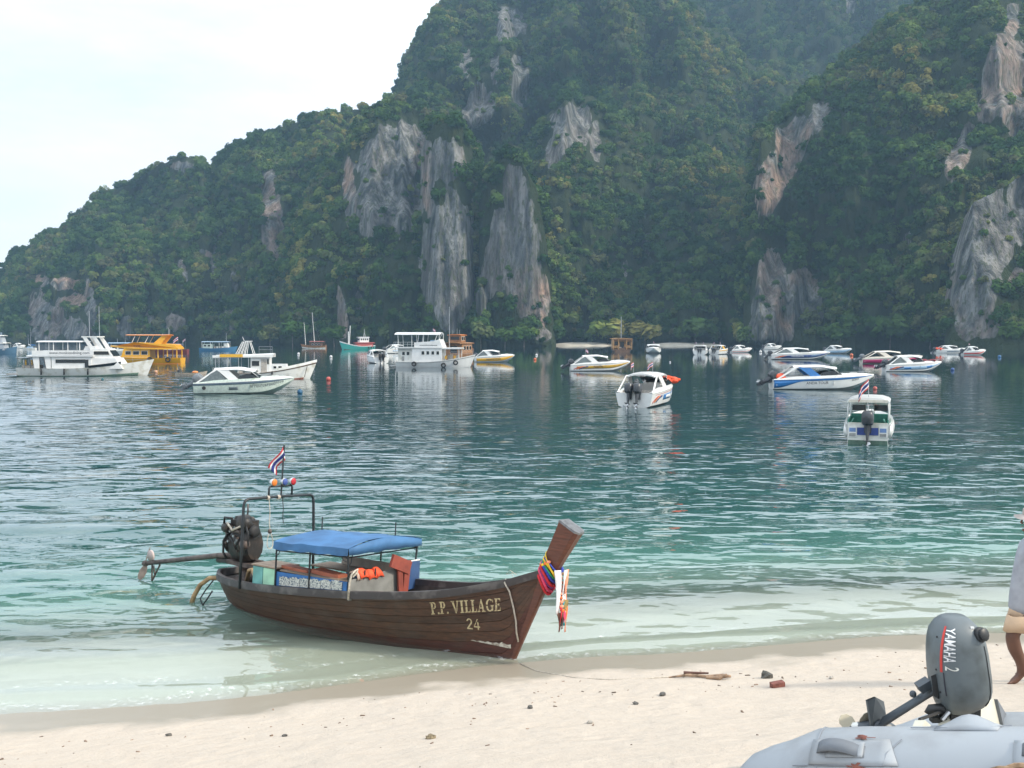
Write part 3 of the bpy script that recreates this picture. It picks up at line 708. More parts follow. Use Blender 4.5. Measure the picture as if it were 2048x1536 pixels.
class Hull:
    """planing hull: half-sections with a chine, loft along t (0 transom, 1 stem)"""
    def __init__(s, L, B, fb, fbow, draft=.32, fine=2.6, rake=.62): s.L, s.B, s.fb, s.fbow, s.dr, s.fine, s.rake = L, B, fb, fbow, draft, fine, rake
    def b(s, t): return s.B / 2 * (.94 + .06 * sstep(0, .3, t)) * (1 - .985 * max(0, (t - .42) / .58) ** s.fine)
    def sh(s, t): return s.fb + (s.fbow - s.fb) * t ** 1.4
    def k(s, t): return -s.dr + (s.sh(1) * .90 + s.dr) * max(0, (t - s.rake) / (1 - s.rake)) ** 1.9
    def pt(s, t, v, side=-1, off=0.0):
        b, k, h = s.b(t), s.k(t), s.sh(t)
        if v < .34: y = b * .84 * (v / .34); z = k + (h - k) * .32 * (v / .34)
        else: u = (v - .34) / .66; y = b * (.84 + .16 * u ** .8); z = k + (h - k) * (.32 + .68 * u)
        return Vector((t * s.L, side * (y + off), z))
    def build(s, name, m, parent):
        ts = [0, .08, .16, .25, .35, .45, .55, .63, .70, .76, .82, .87, .91, .95, .98, 1.0]; vs = [0, .17, .34, .42, .55, .7, .85, 1.0]
        mb = MB()
        for side in (-1, 1): mb.grid([[s.pt(t, v, side) for v in vs] for t in ts])
        mb.add([s.pt(0, v, -1) for v in vs] + [s.pt(0, v, 1) for v in reversed(vs[1:])], [tuple(range(2 * len(vs) - 1))])
        return mb.build(name, m, parent, 35)
    def band(s, name, m, parent, v0, v1, t0=.0, t1=1.0, off=.012, n=22, sides=(-1, 1), th=.008):
        f0 = v0 if callable(v0) else (lambda t: v0); f1 = v1 if callable(v1) else (lambda t: v1)
        o = None
        for side in sides:                    # each side is a strip of its own
            mb = MB(); rows = []
            for i in range(n + 1):
                t = t0 + (t1 - t0) * i / n; a, c = f0(t), f1(t)
                rows.append([s.pt(t, a + (c - a) * j / 3, side, off) for j in range(4)])
            mb.shell(rows if side > 0 else [list(reversed(r_)) for r_ in rows], th)
            o = mb.build(name, m, parent, True)
        return o
    def words(s, body, size, t, v, m, parent, side=-1, slope=0.0, sx=1.0):
        vh = lambda t_: (s.sh(t_) - s.k(t_)) * .68 / .66
        sg = 1 if side < 0 else -1
        def fn(a, b_):
            tt = min(.99, max(0, t + sg * a / s.L)); return s.pt(tt, v + b_ / vh(tt) + slope * a, side, .024)
        return lettering(body, size, fn, m, parent, sx=sx)

def glyph_marks(H, n, size, t, v, m, parent, side=-1, seed=1):
    """lettering too far off to read: a row of small letter-sized strokes"""
    rnd = random.Random(seed); mb = MB(); vh = lambda q: (H.sh(q) - H.k(q)) * .68 / .66
    for k in range(n):
        a0 = (k - n / 2) * size * .72 / H.L
        for (dx, dy, w, h) in ((0, 0, .16, 1), (.36, rnd.choice((0, .4)), .14, rnd.choice((1, .6))), (.0, rnd.choice((0, .43, .84)), .5, .16)):
            q = [(t + a0 + size * x / H.L, v + size * y / vh(t)) for x, y in ((dx, dy), (dx + w, dy), (dx + w, dy + h), (dx, dy + h))]
            mb.add([H.pt(min(.99, a), b_, side, .026 + .003 * dx) for a, b_ in q], [(0, 1, 2, 3)])
    return mb.build('lettering', m, parent)

def speedboat(label, px, py, L, theta, stripe=None, B=None, roof=GEL, hullm=GEL, eng=ENGINE, n_eng=2, tilt=.75, bands=(), flags=0, glass=True, roofz=1.0, name='speedboat', curtain=True, group='speedboats moored in the bay', seat=SEATM, fb=.92, flagang=.5, arch=None):
    B = B or L * .27
    p = at(px, py); t = thing(name, label, 'speedboat', (p.x, p.y, 0), R(theta), group)
    H = Hull(L, B, fb, fb + .42)
    H.build('hull', hullm, t)
    H.band('rub_rail', RUBBER if stripe is None else GEL2, t, .965, 1.0, 0, 1, .02, 20)
    for bd in bands: H.band('hull_stripe', *([bd[0], t] + list(bd[1:])))
    # side deck, cockpit well, foredeck
    mb = MB(); ts = [i / 16 * .60 for i in range(17)]
    for sd in (-1, 1):
        rows = [[Vector((q * L, sd * H.b(q), H.sh(q))), Vector((q * L, sd * (H.b(q) - .04), H.sh(q) + .16 * sstep(0, .25, q) + .04)), Vector((q * L, sd * H.b(q) * .80, H.sh(q) + .20 * sstep(0, .25, q) + .04)), Vector((q * L, sd * H.b(q) * .78, .42))] for q in ts]
        mb.grid(rows, sd > 0)
    mb.build('side_deck', hullm, t, 40)
    MB().add([Vector((.03 * L, -.39 * B, .43)), Vector((.60 * L, -.39 * B, .43)), Vector((.60 * L, .39 * B, .43)), Vector((.03 * L, .39 * B, .43))], [(0, 1, 2, 3)]).build('cockpit_floor', FLOORM, t)
    MB().box((.03 * L, 0, H.sh(0) * .72), (.12, B * .88, H.sh(0) * .56)).build('transom', hullm, t)
    mb = MB(); rows = []
    for i in range(13):
        q = .58 + .42 * i / 12; b_ = H.b(q)
        rise = (.30 - .16 * (i / 12)) * (1 if i < 12 else 0) * min(1, b_ / (B * .2))
        rows.append([Vector((q * L, b_ * u, H.sh(q) + .005 + rise * (1 - abs(u) ** 3.5) + .03 * (1 - u * u))) for u in (-1, -.93, -.78, -.5, -.2, 0, .2, .5, .78, .93, 1)])
    mb.grid(rows, True)
    mb.add(rows[0] + [Vector((.58 * L, H.b(.58), .43)), Vector((.58 * L, -H.b(.58), .43))], [tuple(range(13))])
    mb.build('foredeck', hullm, t, 45)
    MB().box((.80 * L, 0, H.sh(.8) + .30), (.5, .5, .05)).build('deck_hatch', GEL2, t)
    # seats
    mb = MB()
    for q, w in ((.13, .74), (.46, .3)):
        if q < .3: mb.box((q * L, 0, .66), (.5, B * w, .44)); mb.box((q * L - .26, 0, .95), (.12, B * w, .4))
    mb.build('bench_seat', seat, t)
    for sd in (-1, 1): MB().box((.30 * L, sd * B * .30, .65), (.26 * L, .4, .42)).build('side_bench', seat, t)
    MB().box((.50 * L, -B * .18, .95), (.4, .55, 1.0), taper=.85).build('helm_console', hullm, t)
    # hard top on raked arches
    zr = (H.sh(.4) + 1.10) * roofz; x0, x1 = .20 * L, .62 * L
    mb = MB(); rows = []
    for i in range(13):
        u = i / 12; x = x0 + (x1 - x0) * u; w = B * (.40 + .03 * math.sin(u * 3.1)) * (1 - .25 * max(0, (u - .75) / .25) ** 2) * (1 - .12 * max(0, (.15 - u) / .15) ** 2)
        z = zr + .10 * math.sin(min(1, u * 1.2) * math.pi * .6) - .20 * sstep(.55, 1, u)
        rows.append([Vector((x, w * q, z - .13 * abs(q) ** 4 + .05 * (1 - q * q))) for q in (-1, -.94, -.8, -.5, 0, .5, .8, .94, 1)])
    mb.shell([list(reversed(r_)) for r_ in rows], .10).build('hard_top', roof, t, 50)
    for sd in (-1, 1):
        def plate(pts, m, nm, th=.06):
            mb = MB(); mb.prism(pts, th, lambda a, c, h, sd=sd: Vector((a, sd * (B * (.46 - .055 * sstep(H.sh(.3), zr, c)) - h), c))); return mb.build(nm, m, t)
        zs = lambda x: H.sh(x / L) + .17
        am = arch or roof
        plate([(.36 * L, zs(.36 * L)), (.46 * L, zs(.46 * L)), (.345 * L, zr - .06), (.235 * L, zr - .06)], am, 'arch')
        plate([(.02 * L, H.sh(0) + .02), (.055 * L, H.sh(.05) + .06), (.245 * L, zr - .06), (.215 * L, zr - .05)], roof, 'stern_wing')
        if curtain: plate([(.07 * L, H.sh(.05) + .10), (.34 * L, zs(.34 * L)), (.235 * L, zr - .08), (.225 * L, zr - .08)], CURT, 'side_curtain', .02)
        plate([(.45 * L, zs(.45 * L) + .02), (.60 * L, H.sh(.6) + .22), (.66 * L, H.sh(.66) + .26), (.56 * L, zr - .40), (.47 * L, zs(.47 * L) + .34)], DARKGLASS, 'side_window', .02)
        MB().tube([Vector((.655 * L, sd * B * .33, H.sh(.66) + .25)), Vector((.575 * L, sd * B * .35, zr - .20))], .03, 5).build('roof_post', roof, t)
    mb = MB(); mb.shell([[Vector((.67 * L, B * .34 * q, H.sh(.66) + .28 - .04 * q * q)) for q in (-1, -.5, 0, .5, 1)], [Vector((.575 * L, B * .36 * q, zr - .30)) for q in (-1, -.5, 0, .5, 1)]], .02)
    mb.build('windscreen', DARKGLASS, t, True)
    for k in range(n_eng):
        yy = 0 if n_eng == 1 else (k - .5 * (n_eng - 1)) * .62
        outboard(t, (-.04, yy, H.sh(0) * .80), tilt, 1.25, eng)
    for k in range(flags): flag(t, (.26 * L, (k - .5 * (flags - 1)) * B * .5, zr + .08), .8, .45, .3, flagang + k * .5, .7)
    # bow rail
    mb = MB()
    for sd in (-1, 1):
        pts = [Vector((q * L, sd * H.b(q) * .86, H.sh(q) + .34 + .06 * (q - .7))) for q in (.70, .76, .82, .88, .93, .965)]
        mb.tube(pts, .014, 4)
        for q in (.72, .84, .94): mb.tube([Vector((q * L, sd * H.b(q) * .86, H.sh(q))), Vector((q * L, sd * H.b(q) * .86, H.sh(q) + .35))], .012, 4)
    mb.build('bow_rail', STEEL, t)
    return t, H, zr

def bundle(label, loc, n, spread, m, seed, name='life_vest_pile', cat='life vests', sz=.22, group=None, parent_rot=0):
    """heap of folded vests: each a pillowy vest mesh"""
    rnd = random.Random(seed); t = thing(name, label, cat, loc, parent_rot, group)
    for k in range(n):
        mb = MB(); c = Vector((rnd.uniform(-1, 1) * spread[0], rnd.uniform(-1, 1) * spread[1], rnd.uniform(0, 1) * spread[2] + sz * .5))
        mb.sphere((0, 0, 0), 1, 10, 6, (1.3 * sz, .9 * sz, .5 * sz), .08, rnd)
        rot = Matrix.Rotation(rnd.uniform(0, 6.3), 4, 'Z') @ Matrix.Rotation(rnd.uniform(-.7, .7), 4, 'X')
        mb.v = [tuple(rot @ Vector(v) + c) for v in mb.v]; mb.build('vest', m, t, True)
    return t

BLUE = paint('blue_stripe', (.025, .17, .46)); NAVY = paint('navy_stripe', (.025, .06, .20)); GOLD = paint('gold_stripe', (.52, .31, .03)); YEL = paint('yellow_stripe', (.78, .42, .02))
MAG = paint('magenta_stripe', (.42, .02, .12)); SKYB = paint('pale_blue_stripe', (.30, .46, .62)); REDS = paint('red_stripe', (.50, .05, .03)); ORG = paint('orange_stripe', (.72, .22, .03)); SLATE = paint('slate_stripe', (.14, .19, .24))
MINT = paint('mint_hull', (.60, .68, .60), .3); INK = mat('dark_lettering', (.03, .03, .045), .6); GREYINK = mat('grey_lettering', (.12, .14, .15), .6); WHITEINK = mat('white_lettering', (.78, .78, .78), .6)
def swoosh(H, t, side=-1):
    for k, m in enumerate((REDS, ORG, NAVY)):
        o = .045 * k
        H.band('hull_swoosh', m, t, lambda q, o=o: .42 + .5 * math.sin(min(1, max(0, (q - .04 - o) / .2)) * math.pi * .62) * .55, lambda q, o=o: .50 + .5 * math.sin(min(1, max(0, (q - .04 - o) / .2)) * math.pi * .62) * .6, .05 + o, .20 + o, .018 + .006 * k, 12, (side,))

# pale mint boat in front of the white cabin boat
t, H, z = speedboat('pale mint speedboat with grey sheer stripe in front of the white cabin boat', 393, 787, 8.3, 3, SLATE, hullm=MINT, roof=GEL, eng=ENGINE2, tilt=.95, bands=[(SLATE, .84, .97, 0, 1)], B=2.4)
H.band('hull_upper', GEL, t, .97, 1.0, 0, 1, .02)
glyph_marks(H, 16, .24, .74, .62, GREYINK, t, seed=2)
H.band('hull_window', CURT, t, .52, .70, .36, .45, .016, 6); MB().lathe([(.16, 0), (.16, .03), (.10, .04)], (.9, -1.14, .52), 'Y', 14).build('hull_badge', RUBBER, t)
# two rear-quarter boats and the blue one
t, H, z = speedboat('white speedboat seen from astern with orange swoosh, blue panel and red vests on its bow', 1268, 815, 8.6, 67, BLUE, B=2.8, n_eng=2, tilt=.25, flags=2, flagang=2.4, bands=[(REDS, .86, .88, .10, .98), (BLUE, .52, .78, .34, .90, .014), (WHITEINK, .58, .72, .42, .72, .026)], curtain=False, fb=1.0)
swoosh(H, t); glyph_marks(H, 9, .2, .57, .62, SKYB, t, seed=3)
P_ = t.matrix_basis
bundle('bright red life vests hung over the bow of the speedboat with the orange swoosh', P_ @ Vector((6.9, -.75, 1.38)), 9, (.7, .45, .35), ORANGE, 3, sz=.32, parent_rot=R(67))
t, H, z = speedboat('white speedboat with broad blue stripe and blue arch and black lettering', 1542, 778, 9.4, -2, BLUE, B=2.5, tilt=.95, arch=BLUE, curtain=False,
   bands=[(BLUE, .84, .96, 0, .98), (BLUE, lambda q: .40 + .44 * sstep(0.02, .30, q), .86, .005, .30, .016)])
H.words('ANDA TOUR', .34, .42, .62, INK, t); glyph_marks(H, 5, .2, .80, .70, GREYINK, t, seed=4)
bundle('red life vests piled at the stern of the blue striped speedboat', t.matrix_basis @ Vector((.85, -.1, .92)), 7, (.45, .8, .25), ORANGE, 4, sz=.26)
# gold
t, H, z = speedboat('white speedboat with gold stripe along its side moored in mid bay', 1140, 742, 8.4, 2, GOLD, tilt=.95, flags=1, bands=[(GOLD, .52, .80, .10, .97)])
swoosh(H, t); glyph_marks(H, 7, .26, .46, .61, INK, t, seed=5)
# yellow and white with bow to the right
t, H, z = speedboat('white speedboat with yellow lower side just right of the big tour boat', 950, 724, 7.4, -8, YEL, tilt=.9, bands=[(YEL, .40, .80, .06, .97)])
glyph_marks(H, 12, .32, .5, .53, INK, t, seed=6)
# small one bow on
t, H, z = speedboat('small plain white speedboat showing its bow beside the brown house boat', 1306, 706, 7.2, -96, bands=[(GEL2, .80, .86, 0, 1)], flags=1, B=4.2, tilt=.6, fb=1.15)
# cluster of three
t, H, z = speedboat('white speedboat seen from astern, first of the three moored together', 1399, 710, 8.0, 76, B=3.6, tilt=.2, flags=2, curtain=False, fb=1.15)
t, H, z = speedboat('speedboat with yellow cabin sides in the middle of three moored together', 1428, 709, 9.0, 58, YEL, B=3.2, tilt=.3, flags=2, arch=YEL, bands=[(YEL, .82, .96, 0, .95)], fb=1.1)
t, H, z = speedboat('white speedboat with thin red stripe, last of the three moored together', 1462, 705, 6.2, 6, REDS, tilt=.6, bands=[(REDS, .48, .58, 0, .9)], B=2.4, fb=.8)
# navy
t, H, z = speedboat('long white speedboat with navy side panel and orange swoosh', 1540, 719, 12.4, 2, NAVY, B=3.0, tilt=.7, bands=[(NAVY, .44, .80, .16, .97)], fb=1.1)
swoosh(H, t); glyph_marks(H, 9, .40, .43, .58, WHITEINK, t, seed=7); glyph_marks(H, 8, .35, .74, .60, SKYB, t, seed=8)
t, H, z = speedboat('small white boat half hidden behind the long navy striped speedboat', 1527, 699, 6.4, 4, B=2.4, tilt=.4, fb=.8)
t, H, z = speedboat('white and pale blue speedboat just right of the navy striped one', 1650, 707, 7.0, -28, SKYB, bands=[(SKYB, .40, .80, 0, .97)], tilt=.5, B=2.8)
# magenta and pale blue pair
t, H, z = speedboat('cream topped speedboat with magenta side behind the pale blue one', 1722, 727, 10.6, -3, MAG, roof=CREAM, hullm=CREAM, eng=ENGINE2, tilt=1.0, bands=[(MAG, .36, .82, .0, .97)], curtain=False, B=2.7)
t, H, z = speedboat('white speedboat with pale blue stripe and dark red vests on its bow', 1768, 743, 8.0, 2, SKYB, tilt=1.0, bands=[(SKYB, .46, .76, .06, .96), (BLUE, .52, .70, .30, .42, .018), (BLUE, .52, .72, .70, .80, .018)])
swoosh(H, t)
MAROON = mat('maroon_vest', (.22, .02, .035), .8, var=.2)
bundle('dark red life vests lying on the bow of the pale blue striped speedboat', t.matrix_basis @ Vector((6.1, -.1, 1.32)), 6, (.75, .45, .12), MAROON, 8, sz=.26)
# far right pair
t, H, z = speedboat('white speedboat far off with orange vests heaped on its stern', 1870, 706, 9.6, 3, NAVY, B=2.5, tilt=.5, bands=[(SLATE, .55, .75, .3, .8)], flags=0, fb=.8)
bundle('orange life vests heaped on the stern of the far white speedboat', t.matrix_basis @ Vector((1.0, -.3, .8)), 12, (1.0, 1.0, .5), ORANGE, 9, sz=.36)
t, H, z = speedboat('far white speedboat with red stripe nearest the right edge', 1925, 710, 5.6, -6, REDS, B=2.3, tilt=.5, bands=[(REDS, .45, .72, 0, .9)], flags=1, fb=.85)
# left of the tour boat
t, H, z = speedboat('white cabin speedboat showing black engines, tucked behind the tour boat stern', 763, 727, 8.0, 112, B=3.0, tilt=.15, eng=RUBBER, curtain=False, fb=1.1)
t, H, z = speedboat('white cabin boat with blue windows peeping over the tour boat stern', 770, 707, 8.5, 35, B=2.8, tilt=.3, bands=[(SKYB, .6, .8, .2, .9)], fb=1.1)

# small green-lined boat seen square from astern
def small_stern_boat():
    p = at(1735, 889); t = thing('motor_boat', 'small white motor boat with green inside and one black engine seen from astern', 'motor boat', (p.x, p.y, 0), R(69))
    L, B = 5.6, 1.98; GRN = mat('green_fibreglass', (.03, .20, .15), .5, var=.15)
    H = Hull(L, B, .95, 1.25, .25, 2.4); H.B = 2.12
    H.build('hull', GEL, t)
    mb = MB()
    for sd in (-1, 1):
        rings = []
        for i in range(12):
            q = i / 11 * .95; b_ = H.b(q)
            rings.append([Vector((q * L, sd * (b_ - .06 + .13 * math.cos(a) * (1 if q < .9 else .5)), .62 + .32 * math.sin(a) + .2 * q)) for a in [2 * math.pi * k / 10 for k in range(10)]])
        mb.rings(rings)
    mb.build('side_sponson', GEL, t, True)
    MB().box((.04, 0, .50), (.10, B * .88, .98)).build('transom', GEL2, t)
    MB().box((-.02, 0, .09), (.03, B * .86, .20)).build('boot_top', ANTIF, t)
    MB().box((-.03, 0, .60), (.02, .92, .34)).build('blue_panel', BLUE if False else paint('deep_blue_panel', (.02, .06, .28)), t)
    for sd in (-1, 1):
        bx = MB().box((-.04, sd * .66, .57), (.03, .36, .46)).build('transom_step', GEL, t)
        MB().box((-.060, sd * .66, .66), (.012, .28, .18)).build('step_badge', paint('pale_blue_badge', (.16, .27, .52)), bx)
        MB().box((-.060, sd * .66, .44), (.012, .28, .14)).build('step_grip', FLOORM, bx)
    MB().box((1.4, 0, .40), (2.8, B * .80, .04)).build('floor', GRN, t)
    for sd in (-1, 1):
        MB().box((2.55, sd * .50, .85), (.5, .66, .75)).build('seat_box', GRN, t)
        MB().box((1.3, sd * .86, .82), (2.4, .06, .62)).build('inner_side', GRN, t)
        MB().box((2.78, sd * .50, 1.50), (.04, .62, .28)).build('window', DARKGLASS, t)
        MB().box((2.8, sd * .50, 1.70), (.05, .70, .08)).build('window_frame', GEL2, t)
        MB().box((2.8, sd * .19, 1.5), (.05, .05, .66)).build('window_post', GEL, t)
        MB().box((.66, sd * .74, .98), (.5, .05, .34), Matrix.Rotation(sd * .5, 3, 'X')).build('folded_board', paint('pale_green', (.16, .42, .34)), t)
        for x in (.25, 2.9): MB().tube([(x, sd * .88, .9), (x, sd * .89, 1.6), (x + .05, sd * .84, 1.98)], .035, 6).build('roof_post', GEL, t, True)
    MB().box((2.4, 0, .95), (.4, .36, .85), taper=.9).build('console', GEL2, t)
    mb = MB(); rows = []
    for i in range(7):
        x = .1 + 3.0 * i / 6
        rows.append([Vector((x, .94 * q, 2.10 - .16 * abs(q) ** 6 + .03 * (1 - q * q))) for q in (1, .97, .9, .6, 0, -.6, -.9, -.97, -1)])
    mb.shell(rows, .09).build('roof', GEL, t, 50)
    MB().box((.06, 0, 1.98), (.04, 1.7, .12)).build('roof_edge', CREAM, t)
    outboard(t, (-.06, 0, .78), .06, 1.18, ENGINE)
    MB().tube([(.16, 0, .9), (.16, 0, 1.8)], .022, 6).build('ski_pole', GEL, t)
    flag(t, (.3, .0, 2.05), .95, .55, .42, 2.2, 1.2)
small_stern_boat()

# buoys
def buoy(label, px, py, r, c, g='mooring buoys'):
    r *= .8; c = tuple(x * .8 for x in c); p = at(px, py + 3); m = mat('buoy_%.2f_%.2f_%.2f' % c, c, .5, var=.15)
    t = thing('buoy', label, 'buoy', (p.x, p.y, 0), 0, g)
    mb = MB(); mb.sphere((0, 0, r * .55), r, 14, 9); mb.build('float', m, t, True)
    mb = MB(); mb.lathe([(r * .22, 0), (r * .2, r * .12), (r * .1, r * .2)], (0, 0, r * 1.5), 'Z', 8)
    mb.tube([Vector((r * .16 * math.cos(a), 0, r * 1.72 + r * .16 * math.sin(a))) for a in [k * .6 for k in range(11)]], r * .04, 5); mb.build('eye', RUBBER, t)
buoy('faded red ball buoy right of the white cabin boat', 657, 758, .34, (.55, .10, .08))
buoy('dark blue buoy off the bow of the pale mint speedboat', 600, 784, .30, (.03, .13, .24))
buoy('dark green buoy below the white dive boat', 205, 757, .18, (.03, .16, .18))
buoy('pale orange buoy below the yellow dive boat', 312, 743, .30, (.65, .35, .2))
buoy('orange buoy right of the yellow sided speedboat', 1070, 717, .35, (.7, .15, .05))
buoy('white buoy right of the yellow sided speedboat', 1073, 708, .35, (.75, .75, .75))
buoy('white buoy below the two masted wooden boat', 597, 706, .42, (.75, .75, .75))
buoy('white buoy left of the turquoise fishing boat', 662, 712, .40, (.75, .75, .75))
buoy('pink buoy behind the flag of the small green-lined motor boat', 1750, 776, .24, (.62, .16, .13))
buoy('orange buoy between the pale blue and the magenta speedboats', 1703, 709, .5, (.65, .16, .07))
buoy('white buoy left of the navy striped speedboat', 1521, 702, .5, (.75, .75, .75))
buoy('blue buoy off the bow of the pale blue striped speedboat', 1905, 738, .32, (.04, .10, .30))
buoy('blue buoy near the right edge under the bare cliff', 1999, 712, .45, (.05, .18, .40))
buoy('white buoy between the gold speedboat and the far cluster of three', 1340, 722, .2, (.7, .7, .7))
# ------------------------------------------------------------------ larger and wooden boats
class Woodie:
    """displacement hull with upswept bow; t 0 stern .. 1 stem"""
    def __init__(s, L, B, zs, zm, zb, draft=.5, rake=.12, stern=.75): s.L, s.B, s.zs, s.zm, s.zb, s.dr, s.rk, s.st = L, B, zs, zm, zb, draft, rake, stern
    def b(s, t): return s.B / 2 * (s.st + (1 - s.st) * sstep(0, .35, t)) * (1 - .975 * max(0, (t - .5) / .5) ** 2.3)
    def sh(s, t): return s.zm + (s.zs - s.zm) * max(0, 1 - t / .45) ** 2 + (s.zb - s.zm) * max(0, (t - .35) / .65) ** 2.0
    def pt(s, t, v, side=-1, off=0.0):
        k = -s.dr; h = s.sh(t); z = k + (h - k) * v
        x = t * s.L + s.rk * s.L * max(0, (t - .6) / .4) ** 2 * (v - .35)
        y = s.b(t) * (.55 + .45 * v ** .6) * min(1, v * 6) if v > 0 else 0
        return Vector((x, side * (y + off), z))
    def build(s, m, parent, deckm=None):
        ts = [0, .06, .15, .25, .35, .45, .55, .63, .7, .77, .83, .88, .92, .96, 1.0]; vs = [0, .08, .18, .3, .45, .6, .8, 1.0]
        mb = MB()
        for side in (-1, 1): mb.grid([[s.pt(t, v, side) for v in vs] for t in ts])
        mb.add([s.pt(0, v, -1) for v in vs] + [s.pt(0, v, 1) for v in reversed(vs[1:])], [tuple(range(2 * len(vs) - 1))])
        h = mb.build('hull', m, parent, 40)
        mb = MB(); mb.grid([[s.pt(t, .86, -1) * 1.0, s.pt(t, .86, 1)] for t in ts]); mb.build('deck', deckm or FLOORM, parent)
        return h
    band = Hull.band
    def words(s, body, size, t, v, m, parent, side=-1):
        return lettering(body, size, lambda a, b_: s.pt(min(.98, t + a / s.L), v + b_ / (s.sh(t) + s.dr), side, .03), m, parent)
def cabin(parent, x0, x1, w, z0, z1, m, name='cabin', front=0.0, rear=0.0, tw=1.0):
    mb = MB()
    vs = [(x0, -w / 2, z0), (x1, -w / 2, z0), (x1, w / 2, z0), (x0, w / 2, z0), (x0 + rear, -w / 2 * tw, z1), (x1 - front, -w / 2 * tw, z1), (x1 - front, w / 2 * tw, z1), (x0 + rear, w / 2 * tw, z1)]
    mb.add([Vector(v) for v in vs], [(3, 2, 1, 0), (4, 5, 6, 7), (0, 1, 5, 4), (1, 2, 6, 5), (2, 3, 7, 6), (3, 0, 4, 7)])
    return mb.build(name, m, parent)
def panes(parent, xs, w, z0, z1, m=DARKGLASS, frame=GEL2, sides=(-1, 1), skew=0.0, name='window', cab_w=0):
    for sd in sides:
        for (a, b_) in xs:
            f = MB().prism([(a - .05, z0 - .05), (b_ + .05, z0 - .05), (b_ + .05 + skew, z1 + .05), (a - .05 + skew, z1 + .05)], .05, lambda p, q, h, sd=sd: Vector((p, sd * (w / 2 - .02 + h), q))).build(name, frame, parent)
            MB().prism([(a, z0), (b_, z0), (b_ + skew, z1), (a + skew, z1)], .03, lambda p, q, h, sd=sd: Vector((p, sd * (w / 2 + .012 + h), q))).build('pane', m, f)
def slab(parent, x0, x1, w, z, m, name='roof', th=.10, crown=.12, nose=0.0, slope=0.0):
    rows = []
    for i in range(11):
        u = i / 10; ww = w / 2 * (1 - nose * max(0, (u - .7) / .3) ** 2)
        rows.append([Vector((x0 + (x1 - x0) * u, ww * q, z + slope * u + crown * (1 - q * q) - .05 * abs(q) ** 6)) for q in (1, .9, .5, 0, -.5, -.9, -1)])
    return MB().shell(rows, th).build(name, m, parent, 50)
def posts(parent, pts, r=.035, m=GEL, name='post'):
    for a, b_ in pts: MB().tube([a, b_], r, 6).build(name, m, parent)
def rails(parent, path, z0, h, m=GEL, name='railing', step=.9):
    mb = MB(); P = [Vector((x, y, z0)) for x, y in path]
    for hh in (h, h * .55): mb.tube([p + Vector((0, 0, hh)) for p in P], .02, 4)
    for a, b_ in zip(P, P[1:]):
        n = max(1, int((b_ - a).length / step))
        for k in range(n + 1): q = a.lerp(b_, k / n); mb.tube([q, q + Vector((0, 0, h))], .016, 4)
    return mb.build(name, m, parent)
def fender(parent, x, y, z, r=.26):
    """old tyre hung on the side"""
    mb = MB(); pts = [Vector((x + r * math.cos(a), y, z + r * math.sin(a))) for a in [k * math.pi / 8 for k in range(17)]]
    mb.tube(pts, r * .36, 7, False); mb.build('tyre_fender', RUBBER, parent, True)
def boat(name, label, px, py, theta, cat='boat', group=None):
    p = at(px, py); return thing(name, label, cat, (p.x, p.y, 0), R(theta), group)

